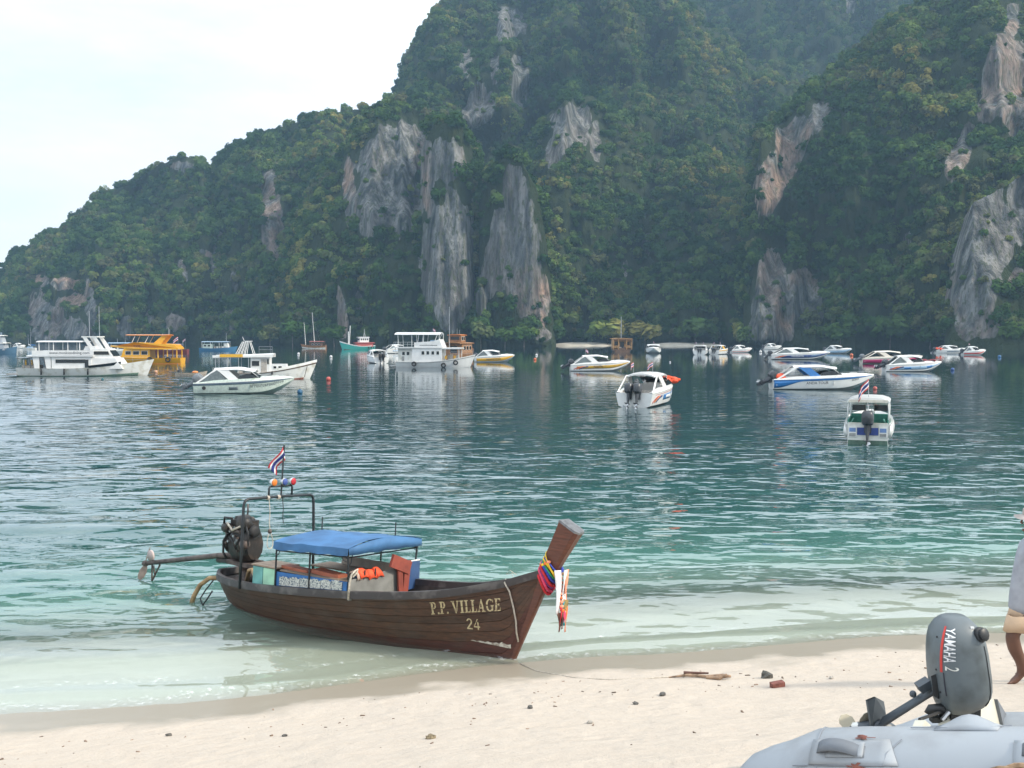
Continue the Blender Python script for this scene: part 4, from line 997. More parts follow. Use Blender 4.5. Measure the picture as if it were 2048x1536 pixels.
# ---- white dive boat on the left
def white_dive_boat():
    t = boat('dive_boat', 'long white dive boat with black window strips and raked radar arch', 44, 752, 3, 'dive boat')
    L, B = 15.2, 3.9; H = Woodie(L, B, 1.05, .95, 2.05, .5, .07, .9); H.build(GEL2, t)
    H.band('boot_top', ANTIF, t, .22, .40, 0, .93, .012)
    MB().box((-.55, 0, .28), (1.3, B * .82, .16)).build('swim_platform', FLOORM, t)
    zc = 2.55
    # main cabin with open aft bay
    cabin(t, 4.2, 8.9, B * .84, .8, zc, GEL, 'main_cabin')
    panes(t, [(4.7, 8.2)], B * .84, 1.62, 2.05, name='window_strip')
    MB().box((8.35, -B * .43, 1.35), (.42, .05, 1.35)).build('doorway', DARKGLASS, t)
    for x, w in ((2.2, .55), (3.6, .5)):
        for sd in (-1, 1): cabin(t, x, x + w, .08, .8, zc - .1, GEL, 'bay_pillar', 0, -.25).location = (0, sd * B * .42, 0)
    slab(t, 1.3, 9.2, B * .94, zc + .02, GEL, 'upper_deck', .16, .04)
    for sd in (-1, 1): MB().box((5.6, sd * B * .46, zc + .30), (7.3, .06, .56)).build('bulwark', GEL, t)
    lettering('www.moskitodiving.com', .48, lambda a, b_: Vector((6.4 + a, -B * .46 - .045, zc + .16 + b_)), INK, t)
    # aft awning frame
    slab(t, -.1, 1.9, B * .8, 2.30, CURT, 'aft_awning', .05, .02)
    for sd in (-1, 1): posts(t, [((.0, sd * B * .38, .6), (.15, sd * B * .38, 2.3)), ((.95, sd * B * .38, .6), (.95, sd * B * .38, 2.3)), ((1.7, sd * B * .38, .6), (1.5, sd * B * .38, 2.3))], .05, CURT)
    MB().box((1.3, 0, 1.0), (1.6, B * .6, .7)).build('gear_rack', SEATM, t)
    for k in range(6): MB().lathe([(.02, 0), (.09, .05), (.09, .62), (.03, .7)], (.75 + k * .24, -B * .31, 1.34), 'Z', 8).build('air_tank', (STEEL, YEL, SLATE)[k % 3], t, True)
    # wheelhouse and foredeck cabin
    cabin(t, 8.9, 12.6, B * .80, .9, 2.2, GEL, 'fore_cabin', .9)
    cabin(t, 8.7, 11.5, B * .72, 2.15, 3.35, GEL, 'wheelhouse', .75)
    panes(t, [(9.0, 11.0)], B * .72, 2.62, 3.02, skew=-.15, name='window_strip')
    MB().shell([[Vector((11.45, y, 2.45)) for y in (-1.15, 0, 1.15)], [Vector((10.95, y, 3.15)) for y in (-1.1, 0, 1.1)]], .04).build('windscreen', DARKGLASS, t)
    rows = [[H.pt(q, .92, -1, .03) + Vector((0, 0, .15 * q)), H.pt(q, 1.12, -1, .03) + Vector((0, 0, .1 * q))] for q in (.57, .62, .67, .72, .77, .80)]
    MB().shell(rows, .02).build('bow_window_strip', DARKGLASS, t)
    # upper deck roof and arch
    slab(t, 2.4, 7.8, B * .84, 4.25, GEL, 'sun_roof', .09, .06)
    for sd in (-1, 1):
        posts(t, [((x, sd * B * .38, zc + .1), (x, sd * B * .38, 4.25)) for x in (2.7, 4.4, 6.1, 7.5)], .05)
        for xo in (0, 1.15):
            MB().prism([(8.6 + xo, 3.3), (9.15 + xo, 3.3), (8.2 + xo, 4.75), (7.75 + xo, 4.75)], .12, lambda a, c, h, sd=sd: Vector((a, sd * (1.25 - h), c))).build('radar_arch', GEL, t)
    MB().box((8.6, 0, 4.78), (1.9, 2.6, .14)).build('arch_top', GEL, t)
    MB().box((8.6, 0, 3.4), (1.6, 2.2, .5), taper=.8).build('fly_bridge', GEL, t)
    posts(t, [((8.4, -.6, 4.8), (8.4, -.6, 7.9)), ((9.2, .5, 4.8), (9.2, .5, 8.5))], .03, STEEL, 'aerial')
    rails(t, [(1.5, -B * .44), (2.4, -B * .44)], zc + .1, .8); rails(t, [(11.9, -1.3), (13.6, -.9), (15.2, -.2)], 1.6, .7, STEEL)
    for x in (3.1, 5.8, 8.6): MB().tube([(x, -B * .5 - .06, .95), (x, -B * .5 - .1, .2)], .10, 8).build('side_fender', RUBBER, t, True)
    H.words('MOSKITO', .28, .90, .80, GREYINK, t) if False else None
white_dive_boat()

# ---- yellow dive boat behind it
def yellow_dive_boat():
    t = boat('dive_boat', 'bright yellow double-deck dive boat behind the white dive boat', 366, 727, 184, 'dive boat')
    L, B = 15.0, 4.2; YM = paint('yellow_boat_paint', (.80, .40, .015), .35, var=.06); OM = paint('orange_roof', (.72, .24, .03), .4)
    H = Woodie(L, B, 1.0, .95, 1.9, .5, .06, .9); H.build(YM, t); H.band('boot_top', ORG, t, .22, .38, 0, .93)
    cabin(t, 5.2, 10.2, B * .84, .8, 2.7, YM, 'main_cabin', .6); panes(t, [(5.6, 6.6), (7.0, 8.0), (8.4, 9.3)], B * .84, 1.6, 2.2)
    for sd in (-1, 1): posts(t, [((x, sd * B * .42, .8), (x, sd * B * .42, 2.7)) for x in (.6, 2.2, 3.8)], .11, YM)
    # wedge upper deck pointed forward
    rows = [[Vector((x, w * q, z)) for q in (1, .5, 0, -.5, -1)] for x, w, z in ((.3, 2.15, 2.75), (4, 2.2, 2.75), (8, 2.1, 2.85), (10.5, 1.5, 3.05), (12.2, .5, 3.2))]
    MB().shell(rows, .25).build('upper_deck', YM, t)
    for sd in (-1, 1): MB().prism([(.3, 2.7), (11.6, 3.05), (10.2, 3.3), (7.8, 3.75), (.9, 3.35)], .1, lambda a, c, h, sd=sd: Vector((a, sd * (2.12 - h - max(0, a - 8.5) * .45), c))).build('bulwark', YM, t)
    for sd in (-1, 1):
        MB().prism([(3.4, 3.3), (4.9, 3.3), (3.0, 5.0), (2.1, 5.0)], .14, lambda a, c, h, sd=sd: Vector((a, sd * (1.6 - h), c))).build('radar_arch', YM, t)
        posts(t, [((6.2, sd * 1.5, 3.4), (5.3, sd * 1.5, 5.0)), ((8.4, sd * 1.5, 3.4), (7.6, sd * 1.5, 5.1))], .06, GEL)
    slab(t, 2.0, 9.4, 3.6, 5.05, OM, 'sun_roof', .12, .05, .3)
    posts(t, [((2.4, 0, 5.1), (2.4, 0, 6.3)), ((2.0, .8, 5.1), (2.0, .8, 6.0))], .03, STEEL, 'aerial')
    lettering('www.', .55, lambda a, b_: Vector((7.2 - a, 2.18 - max(0, 7.2 - a - 8.5) * .45, 3.0 + b_)), INK, t)
    for x in (2.0, 5.1): fender(t, x, B * .53, .75, .36)
    flag(t, (.5, 1.2, 2.8), 1.9, .8, .6, .3, .8)
yellow_dive_boat()

# ---- white cabin boat with yellow sign on its roof
def white_cabin_boat():
    t = boat('cabin_boat', 'white wooden cabin boat with a yellow panel on its long roof', 424, 759, 7, 'cabin boat')
    L, B = 11.0, 3.0; H = Woodie(L, B, .85, .75, 2.0, .45, .09, .8); H.build(GEL2, t, CREAM); H.band('rub_rail', mat('brown_rail', (.16, .10, .06), .6), t, .90, .97, 0, 1, .03)
    H.band('boot_top', mat('rust_boot_top', (.22, .08, .05), .7), t, .20, .30, .3, .93)
    mb = MB()
    for sd in (-1, 1): mb.shell([[H.pt(q, .97, sd), H.pt(q, 1.0, sd) + Vector((0, 0, .22))] for q in (.66, .72, .78, .84, .9, .95, 1.0)], .05)
    mb.build('bulwark', GEL2, t)
    cabin(t, 4.4, 6.5, B * .72, .6, 2.45, GEL, 'wheelhouse'); panes(t, [(4.55, 5.35)], B * .72, 1.55, 2.1)
    MB().box((5.85, -B * .36 - .01, 1.45), (.65, .04, 1.7)).build('door', SEATM, t); panes(t, [(6.22, 6.4)], B * .72, 1.75, 2.3)
    cabin(t, 6.5, 8.4, B * .66, .6, 1.72, GEL, 'fore_cabin', .12); panes(t, [(6.9, 7.2), (7.45, 7.8)], B * .66, 1.25, 1.5)
    slab(t, .3, 6.9, B * .9, 2.62, GEL, 'roof', .16, .06, slope=.28)
    for sd in (-1, 1): cabin(t, .3, 6.9, .07, 2.5, 2.75, GEL, 'roof_fascia').location = (0, sd * B * .44, 0)
    MB().box((2.35, -B * .44 - .07, 2.70), (2.5, .04, .34)).build('yellow_panel', paint('yellow_sign', (.75, .42, .04), .5), t)
    for sd in (-1, 1): posts(t, [((x, sd * B * .4, .6), (x, sd * B * .4, 2.6)) for x in (.6, 1.9, 3.1, 4.2)], .03, STEEL)
    for x, lean in ((2.7, .75), (3.05, .6), (3.4, .45), (3.75, .3), (4.7, -.45)):
        for sd in (-1, 1): posts(t, [((x, sd * .8, 2.75), (x + lean, sd * .45, 4.25))], .03, GEL, 'mast_frame')
    MB().box((4.1, 0, 4.3), (.7, 1.0, .07)).build('mast_top', GEL, t); posts(t, [((3.6, 0, 4.3), (3.4, 0, 4.8))], .04, STEEL, 'horn')
    rails(t, [(5.3, -.7), (6.6, -.7), (6.6, .7)], 2.95, .75, STEEL)
    rails(t, [(.3, -1.2), (3.9, -1.25)], .8, .55)
    for k in range(3): MB().box((1.0 + k * 1.1, .2, 1.0), (.5, 1.8, .5)).build('bench', SEATM, t)
    MB().tube([(10.6, -.6, 1.5), (10.45, -.75, .9), (10.3, -.85, .25)], .04, 5).build('bow_rope', BARK_M, t)
    MB().tube([(6.8, -1.35, .95), (6.75, -1.5, .4)], .11, 8).build('side_fender', RUBBER, t)
white_cabin_boat()

# ---- big white tour boat
def tour_boat():
    t = boat('tour_boat', 'big white two-storey tour boat with square windows and tyre fenders', 796, 734, -7, 'tour boat')
    L, B = 11.6, 3.9; H = Woodie(L, B, .85, .85, 2.0, .5, .09, .85); H.build(GEL, t, CREAM)
    H.band('rub_rail', FLOORM, t, .88, .93, 0, 1, .03)
    cabin(t, 2.6, 7.3, B * .9, .8, 3.1, GEL, 'main_cabin')
    panes(t, [(4.15 + .78 * k, 4.55 + .78 * k) for k in range(4)], B * .9, 2.0, 2.5)
    cabin(t, .3, 2.6, B * .66, .8, 2.95, GEL2, 'aft_cabin'); panes(t, [(1.0, 1.4), (1.7, 2.1)], B * .66, 1.9, 2.4)
    slab(t, -.3, 7.3, B * .98, 3.12, GEL, 'upper_deck', .14, .02); slab(t, 7.3, 10.2, B * .9, 3.02, GEL, 'bow_awning', .16, .05)
    # raked upper wheelhouse front
    for sd in (-1, 1): MB().prism([(3.0, 3.1), (7.4, 3.1), (6.9, 4.35), (6.0, 4.05), (4.6, 3.95), (3.0, 3.85)], .1, lambda a, c, h, sd=sd: Vector((a, sd * (B * .46 - h), c))).build('bulwark', GEL, t)
    MB().shell([[Vector((7.4, y, 3.1)) for y in (-1.7, 0, 1.7)], [Vector((6.9, y, 4.35)) for y in (-1.65, 0, 1.65)]], .08).build('bridge_front', GEL, t)
    MB().box((5.9, 0, 3.9), (1.0, 2.4, .6)).build('helm_station', SKYB, t)
    slab(t, -.1, 7.0, B * .96, 5.15, GEL, 'sun_roof', .10, .28, .15)
    for sd in (-1, 1): posts(t, [((.5, sd * B * .43, 3.1), (.4, sd * B * .43, 5.1)), ((2.6, sd * B * .43, 3.1), (2.6, sd * B * .43, 5.1)), ((3.5, sd * B * .43, 3.8), (3.7, sd * B * .43, 5.1)), ((4.4, sd * B * .43, 3.9), (4.5, sd * B * .43, 5.1)), ((6.2, sd * B * .43, 4.1), (6.6, sd * B * .43, 5.05)), ((6.9, sd * B * .43, 4.3), (6.9, sd * B * .43, 5.0))], .045)
    rails(t, [(-.2, 1.8), (-.2, -1.8), (3.0, -1.8)], 3.15, .75)
    for sd in (-1, 1): posts(t, [((9.9, sd * 1.2, 1.3), (9.9, sd * 1.4, 3.0)), ((.0, sd * 1.6, .8), (.0, sd * 1.6, 3.0))], .05)
    rails(t, [(8.6, -1.6), (10.2, -1.1), (11.9, -.25)], 1.75, .65, STEEL)
    glyph = MB(); rnd = random.Random(4)
    for k in range(18): glyph.box((3.9 + k * .155, -B * .46 - .035, 3.42 + rnd.uniform(-.01, .01)), (.09, .01, rnd.choice((.12, .16))))
    glyph.build('lettering', GREYINK, t)
    for x, z, in ((3.0, .55), (7.6, .35), (9.4, .75)): fender(t, x, -H.b(x / L) - .14, z, .30)
    MB().box((-.6, 0, .18), (1.3, B * .7, .12)).build('swim_platform', FLOORM, t)
    posts(t, [((8.1, .4, 3.1), (8.1, .4, 9.4))], .035, STEEL, 'mast'); flag(t, (5.6, 0, 5.3), .7, .35, .3, .2, .8)
    MB().tube([(1.1, -1.2, 1.0), (1.1, -1.2, 1.7)], .22, 8).build('life_ring_locker', FLOORM, t)
    for k in range(5): MB().box((7.8 + .45 * k, -.9 + .2 * (k % 2), 1.55), (.3, .5, .5 + .2 * (k % 3))).build('deck_cargo', (YEL, FLOORM, SEATM)[k % 3], t)
tour_boat()

WOOD1 = mat('varnished_wood', (.30, .145, .055), .5, var=.2, scale=2.5); WOOD2 = mat('dark_wood', (.13, .07, .04), .6, var=.25, scale=2.5)
def brown_boat():
    t = boat('wooden_boat', 'brown wooden cruiser half hidden behind the bow of the tour boat', 900, 717, 70, 'wooden boat')
    H = Woodie(12, 4.4, 1.1, 1.0, 2.2, .5, .08, .85); H.build(WOOD1, t, WOOD2)
    cabin(t, 2.0, 8.0, 3.8, .9, 3.2, WOOD1, 'cabin', .3); panes(t, [(3, 4), (4.6, 5.6), (6.2, 7.2)], 3.8, 1.8, 2.6)
    slab(t, .4, 8.4, 4.4, 3.3, WOOD1, 'roof', .14); cabin(t, 2.6, 5.2, 2.9, 3.4, 5.0, WOOD1, 'wheelhouse', .4); panes(t, [(2.9, 3.7), (3.9, 4.6)], 2.9, 3.9, 4.6); slab(t, 2.2, 5.6, 3.3, 5.05, ORG, 'wheelhouse_roof', .1)
    MB().box((2.0, 0, 1.9), (.08, 1.6, 1.5)).build('doorway', DARKGLASS, t); MB().box((2.58, 0, 4.3), (.05, 2.0, .7)).build('rear_window', DARKGLASS, t)
    rails(t, [(.6, -2), (.6, 2)], 3.4, .7, WOOD2); posts(t, [((3.9, 0, 5.1), (3.9, 0, 6.4)), ((3.4, .8, 5.1), (3.4, .8, 6.0)), ((3.4, -.8, 5.1), (3.4, -.8, 6.1))], .03, STEEL, 'aerial')
brown_boat()
def fishing_boat():
    t = boat('fishing_boat', 'turquoise hulled fishing boat with white bridge and red deck, bow towards us', 748, 699, 205, 'fishing boat')
    TURQ = paint('turquoise_hull', (.06, .42, .36), .45); H = Woodie(11.5, 3.9, 1.5, 1.2, 3.0, .5, .1, .8); H.build(TURQ, t, WOOD2)
    H.band('white_sheer', GEL, t, .86, 1.0, 0, 1, .03); H.band('boot_top', ANTIF, t, .14, .24, 0, .95)
    RD = paint('faded_red_paint', (.40, .06, .05), .5); cabin(t, .8, 6.4, 3.3, 1.0, 2.3, RD, 'deck_house'); slab(t, .2, 6.9, 3.8, 2.35, RD, 'deck_roof', .14)
    cabin(t, 2.2, 5.4, 2.6, 2.5, 4.2, GEL, 'bridge'); panes(t, [(2.5 + .7 * k, 2.95 + .7 * k) for k in range(4)], 2.6, 3.2, 3.8)
    for k in range(3): MB().box((5.42, (k - 1) * .8, 3.5), (.05, .55, .6)).build('front_window', DARKGLASS, t)
    slab(t, 1.9, 5.8, 3.0, 4.25, GEL, 'bridge_roof', .1); MB().tube([(3.4, -1, 4.3), (3.4, -.5, 5.4), (3.4, .5, 5.4), (3.4, 1, 4.3)], .05, 5).build('roof_hoop', GEL, t); posts(t, [((3.4, 0, 5.4), (3.4, 0, 7.0))], .05, GEL, 'mast')
    posts(t, [((9.2, .5, 1.5), (9.2, .5, 6.2)), ((8.6, -.6, 1.5), (8.2, -.6, 8.2))], .14, GEL, 'derrick')
    for k in range(3): MB().tube([(.7 + .9 * k, 2.0, 1.0), (.7 + .9 * k, 2.1, .4)], .2, 8).build('side_fender', RUBBER, t)
fishing_boat()
def two_master():
    t = boat('sailing_boat', 'brown wooden boat with two bare masts close to the far shore', 652, 697, 176, 'sailing boat')
    H = Woodie(9.0, 3.0, 1.2, .9, 1.7, .5, .1, .8); H.build(WOOD1, t, WOOD2); H.band('white_waterline', GEL2, t, .30, .52, 0, 1, .02)
    cabin(t, 1.6, 5.6, 2.2, .8, 2.2, WOOD2, 'cabin'); panes(t, [(2.0, 2.7), (3.1, 3.8), (4.3, 5.0)], 2.2, 1.3, 1.8); slab(t, .6, 6.0, 2.8, 2.6, mat('faded_red_awning', (.30, .10, .08), .8), 'awning', .08, .15)
    for sd in (-1, 1): posts(t, [((.8, sd * 1.2, .9), (.8, sd * 1.2, 2.6)), ((5.8, sd * 1.2, .9), (5.8, sd * 1.2, 2.6))], .05, WOOD1)
    for x, h, lean in ((7.6, 9.8, .6), (4.2, 13.4, .9)): MB().tube([(x, 0, .8), (x + lean, 0, h)], [.12, .06], 6).build('mast', GEL2, t)
    mb = MB()
    for x in (2.2, 6.0): mb.tube([(x, -1.2, 1.0), (5.0, 0, 13.0)], .015, 4)
    mb.build('rigging', STEEL, t)
    MB().box((.0, 0, .9), (.1, .5, 1.6)).build('rudder', WOOD2, t)
two_master()
def blue_boat():
    t = boat('ferry_boat', 'low blue passenger boat with pale awning far off under the hill', 400, 702, 2, 'ferry')
    BL = paint('faded_blue_hull', (.06, .20, .36), .5); H = Woodie(11.2, 3.2, 1.0, .85, 1.5, .5, .08, .85); H.build(BL, t, FLOORM)
    cabin(t, 1.2, 4.2, 2.4, .8, 2.2, paint('pale_green_cabin', (.40, .50, .46), .5), 'cabin'); panes(t, [(1.5, 2.3), (2.7, 3.6)], 2.4, 1.4, 1.9)
    slab(t, .8, 9.2, 3.0, 2.9, SKYB, 'awning', .08, .12)
    for sd in (-1, 1): posts(t, [((x, sd * 1.35, .9), (x, sd * 1.35, 2.9)) for x in (1.0, 3.6, 6.3, 9.0)], .05, GEL)
    for k in range(5): MB().box((4.8 + .8 * k, 0, 1.15), (.35, 2.2, .6)).build('bench', (SEATM, GEL2)[k % 2], t)
    cabin(t, 7.6, 9.0, 2.0, .9, 2.4, GEL2, 'wheelhouse', .3); posts(t, [((8.2, 0, 2.9), (8.2, 0, 5.6))], .05, STEEL, 'mast')
blue_boat()
def house_boat():
    t = boat('house_boat', 'square brown wooden house boat seen from astern beside the far beach', 1245, 704, 90, 'house boat')
    HW = mat('honey_wood', (.36, .20, .08), .6, var=.25, scale=1.5); H = Woodie(12, 5.8, 1.2, 1.0, 2.0, .5, .06, .95); H.build(WOOD2, t, HW)
    slab(t, -.2, 9, 5.9, 4.0, HW, 'roof', .18, .1)
    cabin(t, 1.2, 8.4, 5.0, .8, 3.95, HW, 'cabin')
    for sd in (-1, 1):
        posts(t, [((.0, sd * 2.7, .7), (.0, sd * 2.7, 4.0)), ((.0, sd * 1.2, .7), (.0, sd * 1.2, 4.0))], .14, HW)
        MB().box((1.17, sd * 1.75, 2.5), (.06, 1.0, 1.1)).build('window', DARKGLASS, t); MB().box((.05, sd * 1.95, 1.3), (.1, 1.4, .8)).build('balustrade', HW, t)
    MB().box((1.17, 0, 1.9), (.06, 1.2, 2.1)).build('doorway', DARKGLASS, t); MB().box((.0, 0, 3.7), (.1, 5.4, .45)).build('carved_fascia', mat('carved_wood', (.30, .13, .05), .6, var=.4, scale=6), t)
    for k in range(4): MB().box((.5, -1.9 + 1.25 * k, 1.1 + .1 * (k % 2)), (.5, .6, .7)).build('crate', (WOOD1, WOOD2, SEATM)[k % 3], t)
    posts(t, [((4, 0, 4.0), (4, 0, 10.5))], .09, STEEL, 'mast')
house_boat()
def edge_boat():
    t = boat('patrol_boat', 'grey-blue decked boat cut off by the left edge', -52, 708, 2, 'boat')
    BL = paint('slate_hull', (.06, .14, .22), .5); GB = paint('grey_blue_cabin', (.36, .40, .44), .5)
    H = Woodie(11.0, 3.6, 1.3, 1.1, 2.0, .5, .03, .85); H.build(BL, t, FLOORM); cabin(t, 3.0, 8.6, 2.9, 1.0, 2.8, GB, 'cabin', .4); panes(t, [(5.2, 6.0), (6.4, 7.2)], 2.9, 1.7, 2.3)
    slab(t, 2.2, 9.0, 3.3, 2.9, GEL2, 'roof', .12); cabin(t, 4.6, 8.0, 2.3, 3.0, 4.8, GB, 'wheelhouse', .5); panes(t, [(6.2, 6.9), (7.0, 7.4)], 2.3, 3.7, 4.4); slab(t, 4.4, 8.3, 2.6, 4.85, GEL2, 'wheelhouse_roof', .1)
    MB().box((7.0, 0, 5.3), (.6, .6, .9)).build('radar', SLATE, t); posts(t, [((6.6, 0, 5), (6.6, 0, 7.4)), ((8.9, -1.3, 1.2), (8.9, -1.3, 2.9)), ((9.0, 1.3, 1.2), (9.0, 1.3, 2.9))], .05, STEEL)
edge_boat()
def small_sail():
    t = boat('sailing_boat', 'tiny grey sailing boat with two thin masts near the left edge', 72, 700, 178, 'sailing boat')
    H = Woodie(4.4, 1.7, .7, .6, .95, .35, .08, .7); H.build(GEL2, t, FLOORM); cabin(t, 1.2, 2.9, 1.2, .55, 1.15, SKYB, 'cabin', .2)
    for x, h in ((1.7, 7.4), (2.5, 5.2)): MB().tube([(x, 0, .5), (x + .1, 0, h)], [.05, .03], 5).build('mast', STEEL, t)
    MB().tube([(1.7, 0, 1.7), (.2, 0, 1.6)], .13, 8).build('furled_sail', BLUE, t); MB().tube([(1.75, 0, 1.5), (2.5, 0, 1.9)], .12, 8).build('jib_bag', GEL, t)
small_sail()
def red_boat():
    t = boat('wooden_boat', 'dark red wooden boat behind the stern of the yellow dive boat', 376, 706, 182, 'wooden boat')
    H = Woodie(12.5, 3.4, 1.1, .9, 1.9, .5, .1, .8); H.build(paint('dark_red_hull', (.18, .03, .03), .5), t, WOOD2); cabin(t, 2.2, 6.2, 2.3, .8, 2.4, GEL2, 'cabin'); panes(t, [(2.6, 3.3), (3.8, 4.5)], 2.3, 1.4, 1.9); slab(t, 1.6, 6.8, 2.8, 2.45, SLATE, 'roof', .1)
    posts(t, [((1.2, .6, .9), (1.2, .6, 3.4)), ((6.9, 0, 2.4), (6.9, 0, 5.4))], .05, STEEL, 'pole')
    flag(t, (.6, .3, 1.0), 3.0, .7, .5, .2, .9)
red_boat()
def grey_launch():
    t = boat('motor_launch', 'grey white launch showing between the dive boats', 212, 708, 4, 'launch')
    H = Woodie(9.0, 3.0, 1.0, .9, 1.4, .4, .06, .85); H.build(GEL2, t, FLOORM); cabin(t, 1.5, 6.0, 2.2, .8, 2.3, GEL2, 'cabin', .4); panes(t, [(2.0, 3.2), (3.6, 5.0)], 2.2, 1.4, 1.9); slab(t, .8, 6.6, 2.6, 2.9, SKYB, 'awning', .08)
    for sd in (-1, 1): posts(t, [((1.0, sd * 1.2, .9), (1.0, sd * 1.2, 2.9)), ((6.4, sd * 1.0, .9), (6.4, sd * 1.0, 2.9))], .05)
    posts(t, [((3, 0, 2.9), (3, 0, 4.0)), ((5, 0, 2.9), (5, 0, 3.8))], .04, STEEL)
grey_launch()
t, H, z = speedboat('low white boat between the left edge boat and the tiny sailing boat', 27, 697, 4.4, 3, B=1.8, tilt=.4, fb=.7)
def skiff():
    t = boat('wooden_skiff', 'pale open wooden skiff with upright poles behind the mint speedboat', 352, 752, 4, 'skiff')
    PW = mat('pale_wood', (.42, .36, .29), .7, var=.2); H = Woodie(3.6, 1.1, .42, .34, .62, .25, .08, .6); H.build(PW, t, WOOD2)
    for k in range(3): MB().box((.8 + .8 * k, 0, .33), (.22, .9, .04)).build('thwart', WOOD1, t)
    posts(t, [((.25, .2, .2), (.15, .2, 1.5)), ((.4, -.2, .2), (.45, -.2, 1.2)), ((.7, 0, .2), (.65, 0, .95))], .03, SLATE, 'pole')
    MB().box((.35, 0, .6), (.3, .5, .25)).build('engine', ENGINE, t); MB().sphere((2.3, 0, .45), .3, 8, 6, (1.3, .9, .6)).build('cover', ORG, t, True)
skiff()
# ------------------------------------------------------------------ the longtail boat on the beach
def plank_material(name, a, b_, c, rough=.55):
    m, n, l, out = new_mat(name)
    b = n.new('ShaderNodeBsdfPrincipled'); l.new(b.outputs[0], out.inputs[0]); b.inputs['Roughness'].default_value = rough
    tc = n.new('ShaderNodeTexCoord'); mp = n.new('ShaderNodeMapping'); mp.inputs['Scale'].default_value = (1.2, 9, 14); l.new(tc.outputs['Object'], mp.inputs[0])
    g = n.new('ShaderNodeTexNoise'); g.inputs['Scale'].default_value = 2.2; g.inputs['Detail'].default_value = 7; g.inputs['Roughness'].default_value = .65; l.new(mp.outputs[0], g.inputs['Vector'])
    w = n.new('ShaderNodeTexNoise'); w.inputs['Scale'].default_value = 2.6; w.inputs['Detail'].default_value = 6; l.new(tc.outputs['Object'], w.inputs['Vector'])
    r = n.new('ShaderNodeValToRGB'); e = r.color_ramp.elements; e[0].position = .32; e[0].color = (*a, 1); e[1].position = .68; e[1].color = (*b_, 1); l.new(g.outputs['Fac'], r.inputs[0])
    oi = n.new('ShaderNodeObjectInfo'); rv = n.new('ShaderNodeMapRange'); rv.inputs[3].default_value = .75; rv.inputs[4].default_value = 1.25; l.new(oi.outputs['Random'], rv.inputs[0])
    ml = n.new('ShaderNodeMix'); ml.data_type = 'RGBA'; ml.blend_type = 'MULTIPLY'; ml.inputs[0].default_value = 1; l.new(r.outputs[0], ml.inputs[6]); l.new(rv.outputs[0], ml.inputs[7])
    wr = n.new('ShaderNodeMapRange'); wr.inputs[1].default_value = .50; wr.inputs[2].default_value = .72; wr.inputs[4].default_value = .6; l.new(w.outputs['Fac'], wr.inputs[0])
    mx = n.new('ShaderNodeMix'); mx.data_type = 'RGBA'; l.new(wr.outputs[0], mx.inputs[0]); l.new(ml.outputs[2], mx.inputs[6]); mx.inputs[7].default_value = (*c, 1)
    l.new(mx.outputs[2], b.inputs['Base Color'])
    bp = n.new('ShaderNodeBump'); bp.inputs['Distance'].default_value = .006; l.new(g.outputs['Fac'], bp.inputs['Height']); l.new(bp.outputs[0], b.inputs['Normal'])
    return m
PLANK = plank_material('oiled_plank', (.034, .016, .010), (.100, .044, .023), (.085, .064, .050), .5)
PLANKLOW = plank_material('red_brown_bottom', (.045, .015, .011), (.10, .032, .022), (.075, .05, .038), .55)
PROWM = plank_material('prow_wood', (.075, .024, .014), (.150, .050, .028), (.09, .04, .03), .45)
DRYWOOD = plank_material('weathered_wood', (.20, .14, .10), (.36, .28, .21), (.26, .22, .18), .8)
RAILM = mat('tarred_rail', (.035, .030, .030), .5, var=.25, scale=4, dirt=(.11, .10, .095))
INNERM = mat('dark_bilge', (.045, .035, .03), .7, var=.3)
BLKTUBE = mat('black_painted_tube', (.016, .020, .024), .4, var=.2)
TARP = mat('blue_tarpaulin', (.045, .14, .30), .7, var=.16, scale=2.5, bump=.012)
TARP2 = mat('blue_board', (.03, .075, .19), .6, var=.12)
GREASE = mat('greasy_engine', (.018, .016, .015), .45, var=.4, scale=9, dirt=(.05, .036, .028), bump=.01)
RUSTM = mat('rusty_steel', (.11, .085, .075), .6, metal=.3, var=.3, scale=8)
ROPEM = mat('pale_rope', (.48, .43, .36), .9, var=.2, scale=40, bump=.004)

LT_O = Vector((-.03, 15.70, 0)); LT_YAW = R(-34); LT_HEEL = R(-4.5)
LT_LABEL = 'brown wooden longtail boat with blue canopy grounded at the water edge'
lt = thing('longtail_boat', LT_LABEL, 'longtail boat', LT_O, LT_YAW, None, LT_HEEL, 0)
G_ = [(-6.45, .535), (-6.2, .51), (-5.7, .51), (-5, .545), (-4, .615), (-3, .695), (-2, .785), (-1, .925), (0, 1.185), (.3, 1.30), (.60, 1.41)]
HB = [(-6.45, .24), (-6.35, .40), (-6.15, .54), (-5.75, .69), (-5, .86), (-4, .94), (-3, .90), (-2, .75), (-1, .49), (-.4, .315), (0, .20), (.35, .11), (.60, .06)]
KK = [(-6.45, .28), (-6.25, .02), (-5.9, -.18), (-5, -.27), (-3, -.28), (-1, -.24), (0, -.16)]
def lt_g(X): return smooth_list(G_, X)
def lt_k(X): return smooth_list(KK, X) if X <= 0 else -.16 + (X / .60) * 1.50
def lt_hb(X): return smooth_list(HB, X)
def lt_pt(X, v, side=-1, off=0.0):
    p = lerp_list([(-6.7, .42), (-4, .36), (-2, .46), (-.8, .72), (0, .85), (.6, .9)], X)
    k, g = lt_k(X), lt_g(X); b_ = lt_hb(X)
    y = .035 + (b_ - .035) * max(v, 1e-4) ** p
    return Vector((X, side * (y + off), k + (g - k) * v))
def lt_side(X, z, off=.012, side=-1):
    k, g = lt_k(X), lt_g(X); return lt_pt(X, max(0, (z - k) / max(g - k, .05)), side, off)
